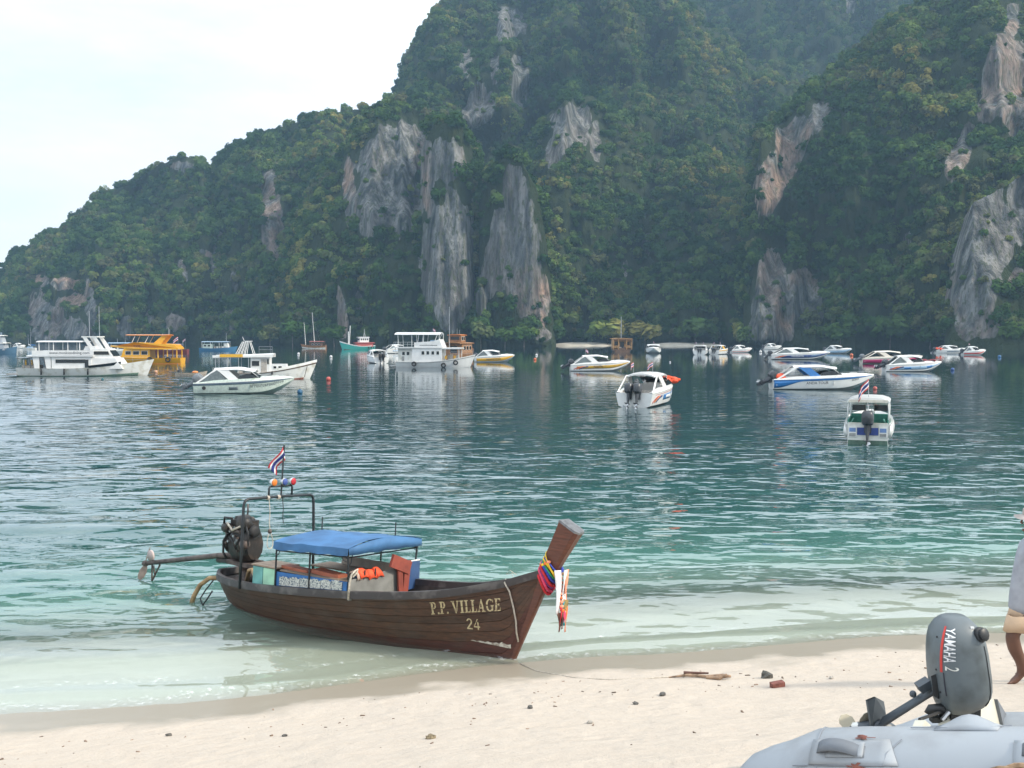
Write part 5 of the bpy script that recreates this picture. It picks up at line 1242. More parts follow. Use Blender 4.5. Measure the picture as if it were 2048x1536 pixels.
XS = [-6.45, -6.38, -6.26, -6.1, -5.8, -5.4, -5, -4.5, -4, -3.5, -3, -2.5, -2, -1.6, -1.2, -.9, -.6, -.3, -.1, .05, .2, .35, .48, .58]
VS = [0, .1, .2, .32, .45, .6, .75, .88, 1]
mb = MB()
for sd in (-1, 1): mb.grid([[lt_pt(X, v, sd, -.035) for v in VS] for X in XS])
mb.add([lt_pt(-6.45, v, -1, -.035) for v in VS] + [lt_pt(-6.45, v, 1, -.035) for v in reversed(VS)], [tuple(range(2 * len(VS)))])
lt_hull = mb.build('hull', INNERM, lt, 40)
SEAMS = [0, .17, .31, .44, .56, .67, .78, .89, 1.0]
for sd in (-1, 1):
    for k in range(len(SEAMS) - 1):
        v0, v1 = SEAMS[k] + .003, SEAMS[k + 1] - .003
        rows = [[lt_pt(X, v0 + (v1 - v0) * j / 3, sd, .002 + .0025 * (k % 2)) for j in range(4)] for X in XS]
        MB().shell(rows if sd > 0 else [r_[::-1] for r_ in rows], .03).build('plank', PLANKLOW if k < 2 else PLANK, lt_hull, 35)
# rounded transom
MB().add([lt_pt(-6.45, v, -1, .004) + Vector((-.03, 0, 0)) for v in VS] + [lt_pt(-6.45, v, 1, .004) + Vector((-.03, 0, 0)) for v in reversed(VS)], [tuple(range(2 * len(VS)))]).build('transom', PLANK, lt_hull)
# gunwale rails
for sd in (-1, 1):
    rows = [[lt_pt(X, 1, sd, o) + Vector((0, 0, dz)) for o, dz in ((.035, -.075), (.04, 0), (.035, .045), (-.05, .045), (-.055, -.06))] for X in XS]
    mb = MB(); mb.rings([r_ for r_ in rows]); mb.build('gunwale', RAILM, lt, 40)
# stern cap, bottom boards, thwarts, bow deck
mb = MB(); mb.rings([[lt_pt(-6.45, 1, s_, .03) * 1 + Vector((-.05 + .1 * a, 0, .045 - .12 * b_)) for a, b_ in ((0, 0), (1, 0), (1, 1), (0, 1))] for s_ in (-1, 1)]); mb.build('stern_rail', RAILM, lt)
for k in range(7):
    y0 = -.50 + k * .145
    MB().box((-3.6, y0 + .07, .16), (3.4 - .5 * abs(k - 3) * .4, .135, .03)).build('floor_board', DRYWOOD, lt)
for X in (-1.7, -.9):
    MB().box((X, 0, lt_g(X) - .12), (.24, lt_hb(X) * 1.7, .04)).build('thwart', DRYWOOD, lt)
rows = [[lt_pt(X, .93, s_, -.05) for s_ in (-1, 1)] for X in (-.5, -.3, -.1, .1, .3, .45)]
MB().shell(rows, .03).build('bow_deck', RAILM, lt)
rows = [[lt_pt(X, .80, s_, -.05) for s_ in (-1, 1)] for X in (-6.3, -6.15, -5.95, -5.75)]
MB().shell(rows, .03).build('stern_deck', INNERM, lt)
# stem and prow post
rings = []
for X, z, w, d in ((-.06, -.20, .035, .05), (.0, -.10, .045, .06), (.30, .62, .05, .07), (.58, 1.30, .07, .09), (.66, 1.45, .095, .125), (.78, 1.68, .10, .14), (.96, 2.02, .125, .165), (1.01, 2.115, .135, .175)):
    tx, tz = (.40, .92) if z < 1.3 else (.47, .88)
    n_ = Vector((tz, 0, -tx)); rings.append([Vector((X, 0, z)) + n_ * (a * d) + Vector((0, b_ * w, 0)) for a, b_ in ((1, .55), (1, -.55), (.7, -1), (-1, -1), (-1, 1), (.7, 1))])
prow = MB().rings(rings).build('prow_post', PROWM, lt)
c_ = rings[-1]; up_ = Vector((.47, 0, .88))
MB().rings([[p + up_ * .003 + (p - Vector((1.01, 0, 2.115))) * .06 for p in c_], [p + up_ * .035 + (p - Vector((1.01, 0, 2.115))) * .02 for p in c_]]).build('metal_cap', mat('dull_zinc', (.17, .175, .18), .45, metal=.4, var=.2, scale=14), prow)
# worn white paint strip low on the bow
mb = MB(); rows = []
for i in range(15):
    X = -.62 + .68 * i / 14; z0 = .19 - .03 * i / 14; h = .008 + .05 * (i / 14) + .008 * math.sin(i * 2.3)
    if i == 11: h += .03
    rows.append([lt_side(X, z0 + h * j / 2, .016) for j in range(3)])
MB().shell([r_[::-1] for r_ in rows], .006).build('white_paint_strip', mat('worn_white_paint', (.50, .47, .40), .8, var=.15, scale=14, dirt=(.28, .22, .17)), lt)

# ---- stencilled name, letter by letter
def arc(cx, cyy, ro, ri, a0, a1, n=10):
    o = [(cx + ro[0] * math.cos(a), cyy + ro[1] * math.sin(a)) for a in [a0 + (a1 - a0) * k / n for k in range(n + 1)]]
    i_ = [(cx + ri[0] * math.cos(a), cyy + ri[1] * math.sin(a)) for a in [a0 + (a1 - a0) * k / n for k in range(n + 1)]]
    return [[o[k], o[k + 1], i_[k + 1], i_[k]] for k in range(n)]
def rc(x0, y0, x1, y1): return [[(x0, y0), (x1, y0), (x1, y1), (x0, y1)]]
PI = math.pi
GLYPH = {
 'P': (.66, rc(.10, 0, .29, .42) + rc(.10, .46, .29, 1) + rc(0, 0, .39, .08) + rc(0, .92, .10, 1) + rc(.29, .92, .36, 1) + rc(.33, .44, .36, .53) + arc(.36, .72, (.28, .28), (.10, .19), -PI / 2, PI / 2)),
 '.': (.22, rc(.02, 0, .18, .15)),
 'V': (.84, [[(.04, 1), (.26, 1), (.50, .0), (.38, .0)], [(.62, 1), (.72, 1), (.54, .10), (.49, .22)]] + rc(-.04, .93, .34, 1) + rc(.54, .93, .82, 1)),
 'I': (.42, rc(.10, 0, .30, .48) + rc(.10, .52, .30, 1) + rc(0, 0, .40, .08) + rc(0, .92, .40, 1)),
 'L': (.62, rc(.10, 0, .29, .48) + rc(.10, .52, .29, 1) + rc(0, .92, .39, 1) + rc(0, 0, .10, .08) + rc(.33, 0, .60, .09) + [[(.52, .09), (.60, .09), (.60, .34)]]),
 'A': (.84, [[(.08, 0), (.16, 0), (.40, .80), (.36, .93)], [(.36, 1), (.46, 1), (.76, 0), (.54, 0)]] + rc(.24, .27, .50, .35) + rc(-.02, 0, .28, .07) + rc(.46, 0, .84, .07)),
 'G': (.84, arc(.42, .5, (.42, .5), (.22, .41), PI * .28, PI * .96) + arc(.42, .5, (.42, .5), (.22, .41), PI * 1.04, PI * 1.72) + rc(.50, .40, .84, .48) + rc(.60, .05, .76, .40) + [[(.68, .76), (.76, .66), (.76, .98)]]),
 'E': (.68, rc(.10, 0, .29, .48) + rc(.10, .52, .29, 1) + rc(0, 0, .10, .08) + rc(0, .92, .10, 1) + rc(.33, 0, .64, .09) + rc(.33, .91, .62, 1) + rc(.33, .46, .50, .54) + [[(.55, .09), (.64, .09), (.64, .33)], [(.54, .91), (.62, .91), (.62, .70)]] + rc(.46, .38, .52, .62)),
 '2': (.72, arc(.33, .70, (.31, .30), (.15, .20), -PI * .12, PI * .95, 12) + [[(.48, .64), (.63, .58), (.22, .12), (.02, .10)]] + rc(.02, 0, .64, .13)),
 '4': (.72, [[(.40, 1), (.52, 1), (.12, .34), (.02, .30)]] + rc(.02, .22, .70, .34) + rc(.42, 0, .56, .74)),
}
CREAMINK = mat('cream_stencil_paint', (.46, .38, .22), .75, var=.15, scale=30, dirt=(.27, .20, .12))
def stencil(word, X0, z0, h, slope, wscale, name):
    x = X0
    for ch in word:
        if ch == ' ': x += h * .30 * wscale; continue
        w, polys = GLYPH[ch]; mb = MB()
        for po in polys:
            fine = []
            for (a, b_), (c, d) in zip(po, po[1:] + po[:1]):
                fine += [(a, b_), ((a + c) / 2, (b_ + d) / 2)]
            pts = [lt_side(x + a * h * wscale, z0 + slope * (x + a * h * wscale - X0) + b_ * h, .014) for a, b_ in fine]
            mb.add(pts, [tuple(range(len(pts)))])
        mb.build(name, CREAMINK, lt, weld=False)
        x += (w + .06) * h * wscale
    return x
stencil('P.P. VILLAGE', -1.22, .545, .200, .165, .755, 'letter')
stencil('24', -.66, .375, .175, .03, .85, 'numeral')

# ---- canopy on a tube frame
CX0, CX1, CW = -4.30, -2.66, .92
def can_z(X): return 1.385 + .05 * (X - CX0)
rows = []
for i in range(9):
    X = CX0 - .03 + (CX1 + .08 - CX0) * i / 8; r_ = []
    for q in (-1, -.75, -.5, -.25, 0, .25, .5, .75, 1):
        z = can_z(X) + .11 * (1 - abs(q) ** 2.0) + .011 * math.sin(i * 2.1 + q * 5) - .010 * (i % 4 == 2); r_.append(Vector((X, q * (CW + .02), z)))
    r_ = [Vector((X, -CW - .03, can_z(X) - .125 + .012 * math.cos(i * 3.0)))] + r_ + [Vector((X, CW + .03, can_z(X) - .125))]
    rows.append(r_)
tarp = MB().shell(rows, .006).build('canopy', TARP, lt, 30)
for X, nm in ((CX1 + .055, 'front_valance'), (CX0 - .035, 'rear_valance')):
    rr = [[Vector((X, q * (CW + .015), can_z(X) + .11 * (1 - abs(q) ** 2.0) - .005)) for q in (-1, -.75, -.5, -.25, 0, .25, .5, .75, 1)], [Vector((X + .01, q * (CW + .015), can_z(X) - .115 + .012 * math.cos(q * 14))) for q in (-1, -.75, -.5, -.25, 0, .25, .5, .75, 1)]]
    MB().shell(rr, .006).build(nm, TARP, lt, True)
for sd in (-1, 1):
    for X in (CX0, (CX0 + CX1) / 2 - .02, CX1):
        MB().tube([(X, sd * (lt_hb(X) - .03 if abs(lt_hb(X)) < CW else CW - .02), lt_g(X) + .03), (X, sd * (CW - .02), can_z(X) - .02)], .017, 6).build('canopy_post', BLKTUBE, lt)
    MB().tube([(CX0, sd * (CW - .01), can_z(CX0) - .145), (CX1, sd * (CW - .01), can_z(CX1) - .145)], .013, 6).build('canopy_rail', BLKTUBE, lt)
    for X, s_ in ((CX0, 1), (CX1, -1)):
        MB().tube([(X, sd * CW, can_z(X) - .22), (X + s_ * .07, sd * CW, can_z(X) - .205), (X + s_ * .11, sd * CW, can_z(X) - .14)], .009, 5).build('corner_hook', BLKTUBE, lt)
for X in (CX0, (CX0 + CX1) / 2, CX1):
    MB().tube([(X, q * CW, can_z(X) + .095 * (1 - abs(q) ** 2.0) - .02) for q in (-1, -.6, -.2, .2, .6, 1)], .013, 6).build('canopy_hoop', BLKTUBE, lt)
MB().tube([(CX1 - .01, -CW, can_z(CX1) - .16), (CX1 - .01, CW, can_z(CX1) - .16)], .012, 6).build('front_cross_bar', BLKTUBE, lt)
MB().tube([(CX1, -CW + .14, can_z(CX1) - .10), (CX1, -CW + .11, can_z(CX1) - .26), (CX1, -CW + .03, can_z(CX1) - .30)], .010, 5).build('front_hook', BLKTUBE, lt)
for X, y in ((-4.42, .30), (-3.1, .80)): MB().tube([(X, y, 1.45), (X, y, 1.72)], .012, 5).build('boat_hook_tip', BLKTUBE, lt)

# ---- side panel with white scrollwork
def scroll_material():
    m, n, l, out = new_mat('scrollwork')
    b = n.new('ShaderNodeBsdfPrincipled'); l.new(b.outputs[0], out.inputs[0]); b.inputs['Roughness'].default_value = .7
    tc = n.new('ShaderNodeTexCoord'); v = n.new('ShaderNodeTexVoronoi'); v.inputs['Scale'].default_value = 30; v.feature = 'DISTANCE_TO_EDGE'; no = n.new('ShaderNodeTexNoise'); no.inputs['Scale'].default_value = 14; no.inputs['Detail'].default_value = 4
    l.new(tc.outputs['Object'], no.inputs['Vector']); mx = n.new('ShaderNodeMix'); mx.data_type = 'VECTOR'; mx.inputs[0].default_value = .12; l.new(tc.outputs['Object'], mx.inputs[4]); l.new(no.outputs['Color'], mx.inputs[5]); l.new(mx.outputs[1], v.inputs['Vector'])
    r = n.new('ShaderNodeMapRange'); r.inputs[1].default_value = .05; r.inputs[2].default_value = .20; l.new(v.outputs['Distance'], r.inputs[0])
    c = n.new('ShaderNodeMix'); c.data_type = 'RGBA'; c.inputs[7].default_value = (.10, .13, .16, 1); c.inputs[6].default_value = (.62, .62, .56, 1); l.new(r.outputs[0], c.inputs[0]); l.new(c.outputs[2], b.inputs['Base Color'])
    return m
SCROLL = scroll_material(); PANEL = mat('blue_side_panel', (.025, .12, .32), .55, var=.12, scale=3)
y_ = -.885
pz = lambda X: lt_g(X)
panel = MB().prism([(CX0, pz(CX0) - .06), (CX1, pz(CX1) - .06), (CX1, .915), (CX0, .875)], .02, lambda a, c, h: Vector((a, y_ + h, c))).build('side_panel', PANEL, lt)
MB().prism([(CX0, pz(CX0) - .06), (CX1, pz(CX1) - .06), (CX1, .92), (CX0, .90)], .02, lambda a, c, h: Vector((a, -y_ - h, c))).build('side_panel', PANEL, lt)
for k in range(6):
    a0 = CX0 + .10 + k * .243; mb = MB(); top = []
    bz = lambda a: lt_g(a) + .065 - .01
    pts = [(a0, bz(a0)), (a0 + .232, bz(a0 + .232))] + [(a0 + .232 - .232 * j / 8, lt_g(a0) + .195 + .022 * math.sin(j * math.pi / 8) + .012 * math.cos(j * 2.3)) for j in range(9)]
    mb.prism(pts, .012, lambda a, c, h: Vector((a, y_ - .004 - h, c))).build('scroll_ornament', SCROLL, panel)
TEAL = mat('teal_locker', (.14, .36, .34), .55, var=.12, scale=5); PGRN = mat('pale_green_locker', (.33, .58, .42), .55, var=.1, scale=5)
lk = MB().box((-4.62, -.62, .70), (.56, .46, .42)).build('locker', INNERM, lt)
for a0, a1, m in ((-5.13, -4.885, TEAL), (-4.87, -4.585, PGRN)): MB().box(((a0 + a1) / 2 + .24, -.862, .70), (a1 - a0, .02, .40)).build('locker_door', m, lk)
MB().box((-4.62, -.60, .925), (.62, .56, .025)).build('locker_lid', DRYWOOD, lk)
# seats and pads under the canopy
MB().box((-3.7, .45, .84), (1.7, .5, .03)).build('seat_board', DRYWOOD, lt)
MB().box((-3.5, -.70, .90), (1.5, .30, .025)).build('seat_board', DRYWOOD, lt)
TERRA = mat('terracotta_paint', (.40, .13, .075), .65, var=.15, scale=6)
MB().box((-4.0, -.66, .935), (.62, .20, .05), Matrix.Rotation(.04, 3, 'Y')).build('seat_pad', TERRA, lt)
MB().box((-3.30, -.62, .94), (.62, .24, .07), Matrix.Rotation(.06, 3, 'Y')).build('seat_pad', TERRA, lt)
MB().box((-3.5, .66, .93), (1.4, .05, .16), Matrix.Rotation(-.3, 3, 'X')).build('back_rest', mat('beige_canvas', (.42, .36, .30), .85, var=.1), lt)
GREYP = mat('grey_plywood', (.22, .22, .205), .75, var=.12, scale=4)
MB().prism([(-.90, .62), (.32, .62), (.36, 1.03), (-.88, .95)], .025, lambda a, c, h: Vector((CX1 + .045 + h, a, c))).build('front_panel', GREYP, lt)
MB().prism([(.48, .6), (.91, .62), (.91, 1.08), (.40, 1.12)], .025, lambda a, c, h: Vector((CX1 + .04 + h, a, c))).build('front_board', TARP2, lt)
MB().tube([(CX1 + .05, .38, 1.135), (CX1 + .05, .66, 1.10), (CX1 + .05, .91, 1.10)], .014, 6).build('board_edge', GEL2, lt)

# ---- stern gantry with lamps
gz = 2.03; gx_ = -5.22; gw = .86
pts = [Vector((gx_, -gw, .45)), Vector((gx_, -gw, 1.2)), Vector((gx_, -gw, gz - .10)), Vector((gx_, -gw + .03, gz - .03)), Vector((gx_, -gw + .10, gz)), Vector((gx_, 0, gz + .01)), Vector((gx_, gw - .10, gz)), Vector((gx_, gw - .03, gz - .03)), Vector((gx_, gw, gz - .10)), Vector((gx_ + .02, gw + .03, 1.2)), Vector((gx_ + .05, gw + .03, .45))]
gantry = MB().tube(pts, .028, 8).build('gantry', BLKTUBE, lt, True)
MB().tube([(gx_, -.28, gz), (gx_, -.28, gz + .17), (gx_, -.26, gz + .20), (gx_, .27, gz + .20), (gx_, .29, gz + .17), (gx_, .29, gz)], .020, 7).build('lamp_bracket', BLKTUBE, lt, True)
CHROME = mat('chrome_bowl', (.62, .62, .62), .2, metal=.9, var=.1)
for y, c in ((-.20, (.70, .20, .03)), (.06, (.05, .08, .25)), (.27, (.45, .02, .03))):
    m_ = mat('lamp_lens_%.2f' % c[0], c, .15, var=.2)
    bowl = MB().lathe([(.02, -.08), (.06, -.06), (.075, 0), (.07, .02)], (gx_ + .03, y, gz + .275), 'X', 14).build('spot_lamp', CHROME, lt, True)
    MB().lathe([(.068, .021), (.05, .035), (.01, .042)], (gx_ + .03, y, gz + .275), 'X', 14).build('lens', m_, bowl, True)
    MB().tube([(gx_, y, gz + .2), (gx_, y, gz + .23)], .012, 5).build('stem', BLKTUBE, bowl)
MB().tube([(gx_, .02, gz), (gx_, .04, gz + .95)], .017, 6).build('flag_staff', BLKTUBE, lt)
for y, n_ in ((-.05, 5), (-.30, 4)):
    mb = MB()
    for k in range(n_): mb.tube([(gx_ + .035 * math.cos(a), y + .012 * k - .02, gz + .035 * math.sin(a)) for a in [j * .7 for j in range(10)]], .008, 4)
    mb.build('rope_lashing', ROPEM, lt)
# limp striped flag
def lt_flag():
    base = Vector((gx_, .04, gz + .95)); y0 = 0
    fl = thing('flag', 'limp striped red, white and blue flag above the longtail boat', 'flag', lt.matrix_basis @ base, LT_YAW)
    for wd, m in ((1, REDF), (1, WHITEF), (2, BLUEF), (1, WHITEF), (1, REDF)):
        rows = []
        for k in range(3):
            f = (y0 + wd * k / 2) / 6
            rows.append([Vector((-.02 - .02 * i + .05 * math.sin(i * .9 + f * 2), -.012 - (.038 * i) * (1 - .62 * f), -.02 - f * .26 - (i / 6) ** 1.15 * (.38 - .10 * f))) for i in range(7)])
        MB().shell(rows, .004).build('flag_stripe', m, fl, True); y0 += wd
lt_flag()
# hanging ropes
def hang(label, y, L, loop):
    p = lt.matrix_basis @ Vector((gx_, y, gz - .02)); t = thing('hanging_rope', label, 'rope', p, LT_YAW)
    MB().tube([(0, 0, 0), (.01, .008, -L * .4), (0, 0, -L * .75), (.005, .012, -L)], .008, 5).build('rope', ROPEM if loop else RUBBER, t)
    if loop:
        MB().sphere((0, .01, -L), .04, 8, 6, (1, 1, 1.2)).build('knot', RUSTM, t, True)
        MB().tube([Vector((0, .01 + .055 * math.sin(a) * (1.2 - .5 * math.cos(a)), -L - .17 + .15 * math.cos(a))) for a in [k * PI / 8 for k in range(17)]], .008, 5).build('loop', ROPEM, t)
hang('thin pale rope ending in a loop hanging from the stern gantry', -.27, .60, True)
hang('short dark cord dangling from the middle of the stern gantry', .06, .48, False)

# ---- long-tail engine on its pivot
eng = thing('longtail_engine', 'greasy black car engine with long propeller shaft on the longtail stern', 'engine', lt.matrix_basis @ Vector((-5.98, -.05, .60)), LT_YAW + R(-4)); eng.scale = (1.0, 1.1, 1.1)
rnd = random.Random(12)
MB().lathe([(.20, -.18), (.20, -.12), (.10, -.08), (.09, .06), (.16, .08)], (0, 0, 0), 'Z', 14).build('pivot', RUSTM, eng, True)
MB().box((.10, 0, .12), (.95, .30, .07)).build('engine_bed', RUSTM, eng)
rings = []
for x, w, z0, z1 in ((-.30, .17, .18, .60), (-.22, .22, .14, .72), (0, .23, .13, .80), (.2, .22, .14, .80), (.28, .18, .2, .70)):
    rings.append([Vector((x, w * math.cos(a) * (1 if abs(math.cos(a)) < .8 else .95), (z0 + z1) / 2 + (z1 - z0) / 2 * math.sin(a))) for a in [2 * PI * k / 12 for k in range(12)]])
MB().rings(rings).build('block', GREASE, eng, 40)
mb = MB(); mb.box((-.02, 0, .80), (.50, .24, .12)); mb.box((-.02, 0, .88), (.42, .18, .07), taper=.8); mb.build('cylinder_head', GREASE, eng)
MB().lathe([(.03, -.10), (.13, -.09), (.145, 0), (.13, .09), (.04, .10)], (.17, -.14, .84), 'Y', 14).build('air_filter', GREASE, eng, True)
MB().lathe([(.03, -.07), (.10, -.06), (.10, .06), (.03, .07)], (.30, -.05, .70), 'X', 14).build('fan_pulley', RUBBER, eng, True)
MB().lathe([(.02, -.06), (.085, -.05), (.09, .07), (.02, .08)], (-.30, -.18, .72), 'X', 12).build('alternator', GREASE, eng, True)
MB().lathe([(.02, -.05), (.07, -.05), (.075, .09), (.02, .10)], (.26, -.22, .50), 'X', 12).build('starter', RUSTM, eng, True)
MB().lathe([(.20, -.03), (.215, 0), (.20, .05)], (-.36, 0, .45), 'X', 18).build('bell_housing', GREASE, eng, True)
for k, (pa, m) in enumerate(([[(-.25, -.2, .62), (-.32, -.24, .5), (-.33, -.24, .3), (-.26, -.22, .2)], RUBBER], [[(.25, -.18, .85), (.36, -.2, .7), (.35, -.2, .5), (.27, -.2, .35)], RUBBER], [[(-.1, -.2, .9), (-.3, -.22, .9), (-.36, -.2, .75)], RUBBER], [[(-.2, -.24, .82), (0, -.27, .72), (.2, -.24, .80)], ROPEM], [[(.1, -.26, .4), (.0, -.28, .55), (-.12, -.25, .6)], RUBBER], [[(.05, 0, .9), (.05, .02, 1.0), (.05, .02, 1.13)], RUSTM])):
    MB().tube(pa, .02 if k < 5 else .016, 6).build('hose' if k < 5 else 'exhaust_stack', m, eng, True)
mb = MB(); mb.tube([(-.12 + .1 * k, -.235, .70) for k in range(4)], .028, 6)
for k in range(4): mb.tube([(-.12 + .1 * k, -.235, .70), (-.12 + .1 * k, -.18, .76)], .022, 6)
mb.build('manifold', RUSTM, eng)
for k in range(7): MB().lathe([(.005, -.02), (.022, -.02), (.022, .02), (.005, .02)], (rnd.uniform(-.25, .25), -.235, rnd.uniform(.3, .78)), 'Y', 6).build('bolt_head', STEEL if k % 3 == 0 else RUSTM, eng)
MB().tube([(-.30, -.03, .34), (-.55, -.03, .62)], .032, 7).build('tiller_bar', RUSTM, eng); MB().box((.05, -.235, .52), (.04, .02, .13), Matrix.Rotation(.6, 3, 'Y')).build('lever', STEEL, eng)
MB().tube([(.3, 0, .20), (.98, .0, .17)], .025, 7).build('tiller_handle', RUSTM, eng)
sh = MB().tube([(-.35, 0, .20), (-.85, 0, .14), (-3.10, -.1, -.26)], [.06, .05, .042], 9).build('shaft_tube', RUSTM, eng, True)
MB().tube([(-.35, 0, .10), (-.86, 0, .06)], .045, 8).build('shaft_guard', GREASE, eng)
tip = Vector((-3.15, -.105, -.27))
mb = MB()
for a in (.35, .35 + PI):
    pts = []
    for r_, w in ((.03, .03), (.10, .085), (.19, .10), (.27, .075), (.31, .01)):
        pts.append((r_, w))
    pol = [(r_, w) for r_, w in pts] + [(r_, -w) for r_, w in reversed(pts)]
    mb.prism(pol, .014, lambda p, q, h, a=a: tip + Vector((q * .55 - h, -(p * math.sin(a)) + q * .6 * math.cos(a), p * math.cos(a) * (-1) + q * .5 * math.sin(a))))
mb.build('propeller', mat('bronze_blade', (.24, .19, .155), .5, metal=.5, var=.2), eng)
MB().lathe([(.02, -.07), (.05, -.05), (.05, .05)], tip, 'X', 10).build('propeller_hub', RUSTM, eng)
MB().lathe([(.005, -.02), (.105, -.018), (.105, .018), (.005, .02)], tip + Vector((.20, 0, .17)), 'Y', 18).build('blade_guard', mat('pinkish_guard', (.42, .34, .32), .6), eng, True)
sk0 = tip + Vector((.24, 0, 0)); sk1 = tip + Vector((.22, 0, -.35)); sk2 = tip + Vector((.52, 0, .04))
for a_, b_, nm in ((sk0, sk1, 'skeg'), (sk2, sk1 + Vector((.01, 0, .05)), 'skeg_brace'), (sk0 + Vector((.05, 0, 0)), sk1 + Vector((.12, 0, .16)), 'skeg_brace')): MB().tube([a_, b_], .018, 6).build(nm, RUSTM, eng)
# rubber hoses curled over the stern
def hose(label, pts, r, m): 
    t = thing('old_hose', label, 'hose', lt.matrix_basis @ Vector((-6.4, -.3, .36)), LT_YAW); MB().tube(pts, r, 8).build('hose', m, t, True)
TANH = mat('tan_hose', (.36, .24, .12), .7, var=.2)
hose('tan hose curving from the stern of the longtail down into the water', [(.05, -.05, .08), (-.15, -.12, .06), (-.32, -.2, -.08), (-.42, -.26, -.28), (-.45, -.3, -.44)], .045, TANH)
hose('tan hose arched over the longtail stern beside the gantry', [(.85, -.1, .12), (.98, -.15, .36), (1.12, -.2, .40), (1.24, -.24, .30), (1.36, -.28, .05)], .04, TANH)
hose('thin black cable looped below the stern of the longtail', [(.0, -.15, .05), (-.12, -.25, -.15), (-.2, -.3, -.3), (-.1, -.32, -.4), (.1, -.34, -.2), (.15, -.3, -.1)], .014, RUBBER)

# ---- loose gear aboard
def board_thing(name, label, cat, X, y, z): return thing(name, label, cat, lt.matrix_basis @ Vector((X, y, z)), LT_YAW, None, LT_HEEL)
t = board_thing('life_vest', 'folded orange life vest laid over the grey front panel of the longtail', 'life vest', CX1 - .02, -.48, .985)
for k, (y0, y1) in enumerate(((-.26, -.19), (-.185, .02), (.025, .23), (.235, .40))):
    rows = []
    for i in range(9):
        u = i / 8; r_ = []
        for j in range(6):
            w_ = j / 5; y = y0 + (y1 - y0) * w_
            puff = .030 * math.sin(w_ * PI) ** .5 + .006 * math.sin(9 * u + 3 * k)
            r_.append(Vector((.125 - .25 * u, y + .012 * math.sin(u * 5 + k), .13 * math.sin(u * PI) ** .6 - .06 + puff + .02 * math.sin(k * 2))))
        rows.append(r_)
    MB().shell(rows, .02).build('vest_panel', ORANGE if k else mat('vest_strap', (.45, .32, .25), .8), t, True)
for k in range(2): MB().box((.11, -.08 + .26 * k, .03), (.01, .03, .14)).build('strap', RUBBER, t)
MAR = mat('faded_maroon_board', (.26, .055, .035), .7, var=.15, scale=5)
t = board_thing('folded_lounger', 'folded dark red board leaning in front of the blue board on the longtail', 'lounger', CX1 + .10, .20, .50)
MB().box((.05, .08, .60), (.05, .52, .22), Matrix.Rotation(-.35, 3, 'X')).build('upper_panel', MAR, t)
for y, r_ in ((.10, .12), (.24, -.05)): MB().box((.04, y, .28), (.035, .12, .56), Matrix.Rotation(r_, 3, 'X')).build('lower_panel', MAR, t)
MB().box((.02, .30, .33), (.03, .10, .62), Matrix.Rotation(-.10, 3, 'X')).build('side_panel', MAR, t)
t = board_thing('rope_coil', 'white rope end looped over the front corner of the longtail side panel', 'rope', CX1 + .06, -.90, 1.0)
MB().tube([(0, 0, -.36), (0, .01, -.1), (.02, .03, .04), (.03, .10, .10), (.03, .16, .12), (.03, .14, .06), (.02, .06, .0)], .018, 6).build('rope', ROPEM, t, True)
t = board_thing('mooring_rope', 'pale mooring rope running from the longtail gunwale down its bow', 'rope', 0, 0, 0)
rp = [lt_pt(-.02, 1.0, -1, -.02) + Vector((0, 0, .05)), lt_pt(.0, 1.0, -1, .045), lt_side(.06, 1.05, .02), lt_side(.12, .82, .03), lt_side(.16, .60, .035), lt_side(.16, .42, .03), Vector((.18, -.06, .28))]
MB().tube(rp, .014, 6).build('rope', ROPEM, t, True)
t = board_thing('fishing_line', 'tangle of thin line lying on the far gunwale of the longtail', 'line', -.15, .22, 1.2)
MB().tube([(0, 0, 0), (-.05, .02, .07), (.03, .05, .03), (-.1, .04, .09), (-.15, .02, .02), (-.02, .0, .05)], .004, 4).build('line', ROPEM, t)

# ---- ribbons and garlands on the prow
gar = board_thing('ribbon_garland', 'bright ribbons and flower garlands tied round the longtail prow', 'garland', .66, 0, 1.42)
sd_ = Vector((.47, 0, .88)); nf_ = Vector((.88, 0, -.47))
def wrap(h, r, th, m, tiltx, name='ribbon', fl=.5):
    c = sd_ * h; pts = []
    for k in range(19):
        a = 2 * PI * k / 18
        pts.append(c + nf_ * (math.cos(a) * (r + .06)) + Vector((0, math.sin(a) * (r + .02), 0)) + sd_ * (tiltx * math.cos(a) + .012 * math.sin(3 * a)))
    MB().tube(pts, th, 6, False, fl).build(name, m, gar, True)
fab = lambda nm, c: mat('ribbon_' + nm, c, .75, var=.15, scale=20, bump=.004)
PINK = fab('pink', (.62, .05, .12)); RD2 = fab('red', (.55, .02, .03)); BLU2 = fab('blue', (.03, .06, .38)); GRN2 = fab('green', (.03, .30, .12)); YLW2 = fab('yellow', (.75, .50, .03)); ORG2 = fab('orange', (.80, .16, .03)); PURP = fab('purple', (.20, .05, .25)); WHT2 = fab('white', (.70, .70, .72)); PEACH = fab('peach', (.85, .30, .18)); DKBR = fab('brown', (.12, .045, .03)); TEA2 = fab('teal', (.02, .25, .30)); OLV = fab('olive', (.22, .16, .05))
for h, r, th, m, tl in ((-.20, .095, .045, RD2, -.10), (-.14, .10, .05, PINK, -.10), (-.10, .10, .03, PURP, -.08), (-.06, .105, .05, RD2, -.08), (0, .10, .05, BLU2, -.07), (.04, .11, .03, GRN2, -.06), (.09, .11, .035, YLW2, -.05), (.13, .105, .03, BLU2, -.04), (.12, .13, .02, YLW2, -.12)): wrap(h, r, th, m, tl)
rnd = random.Random(5)
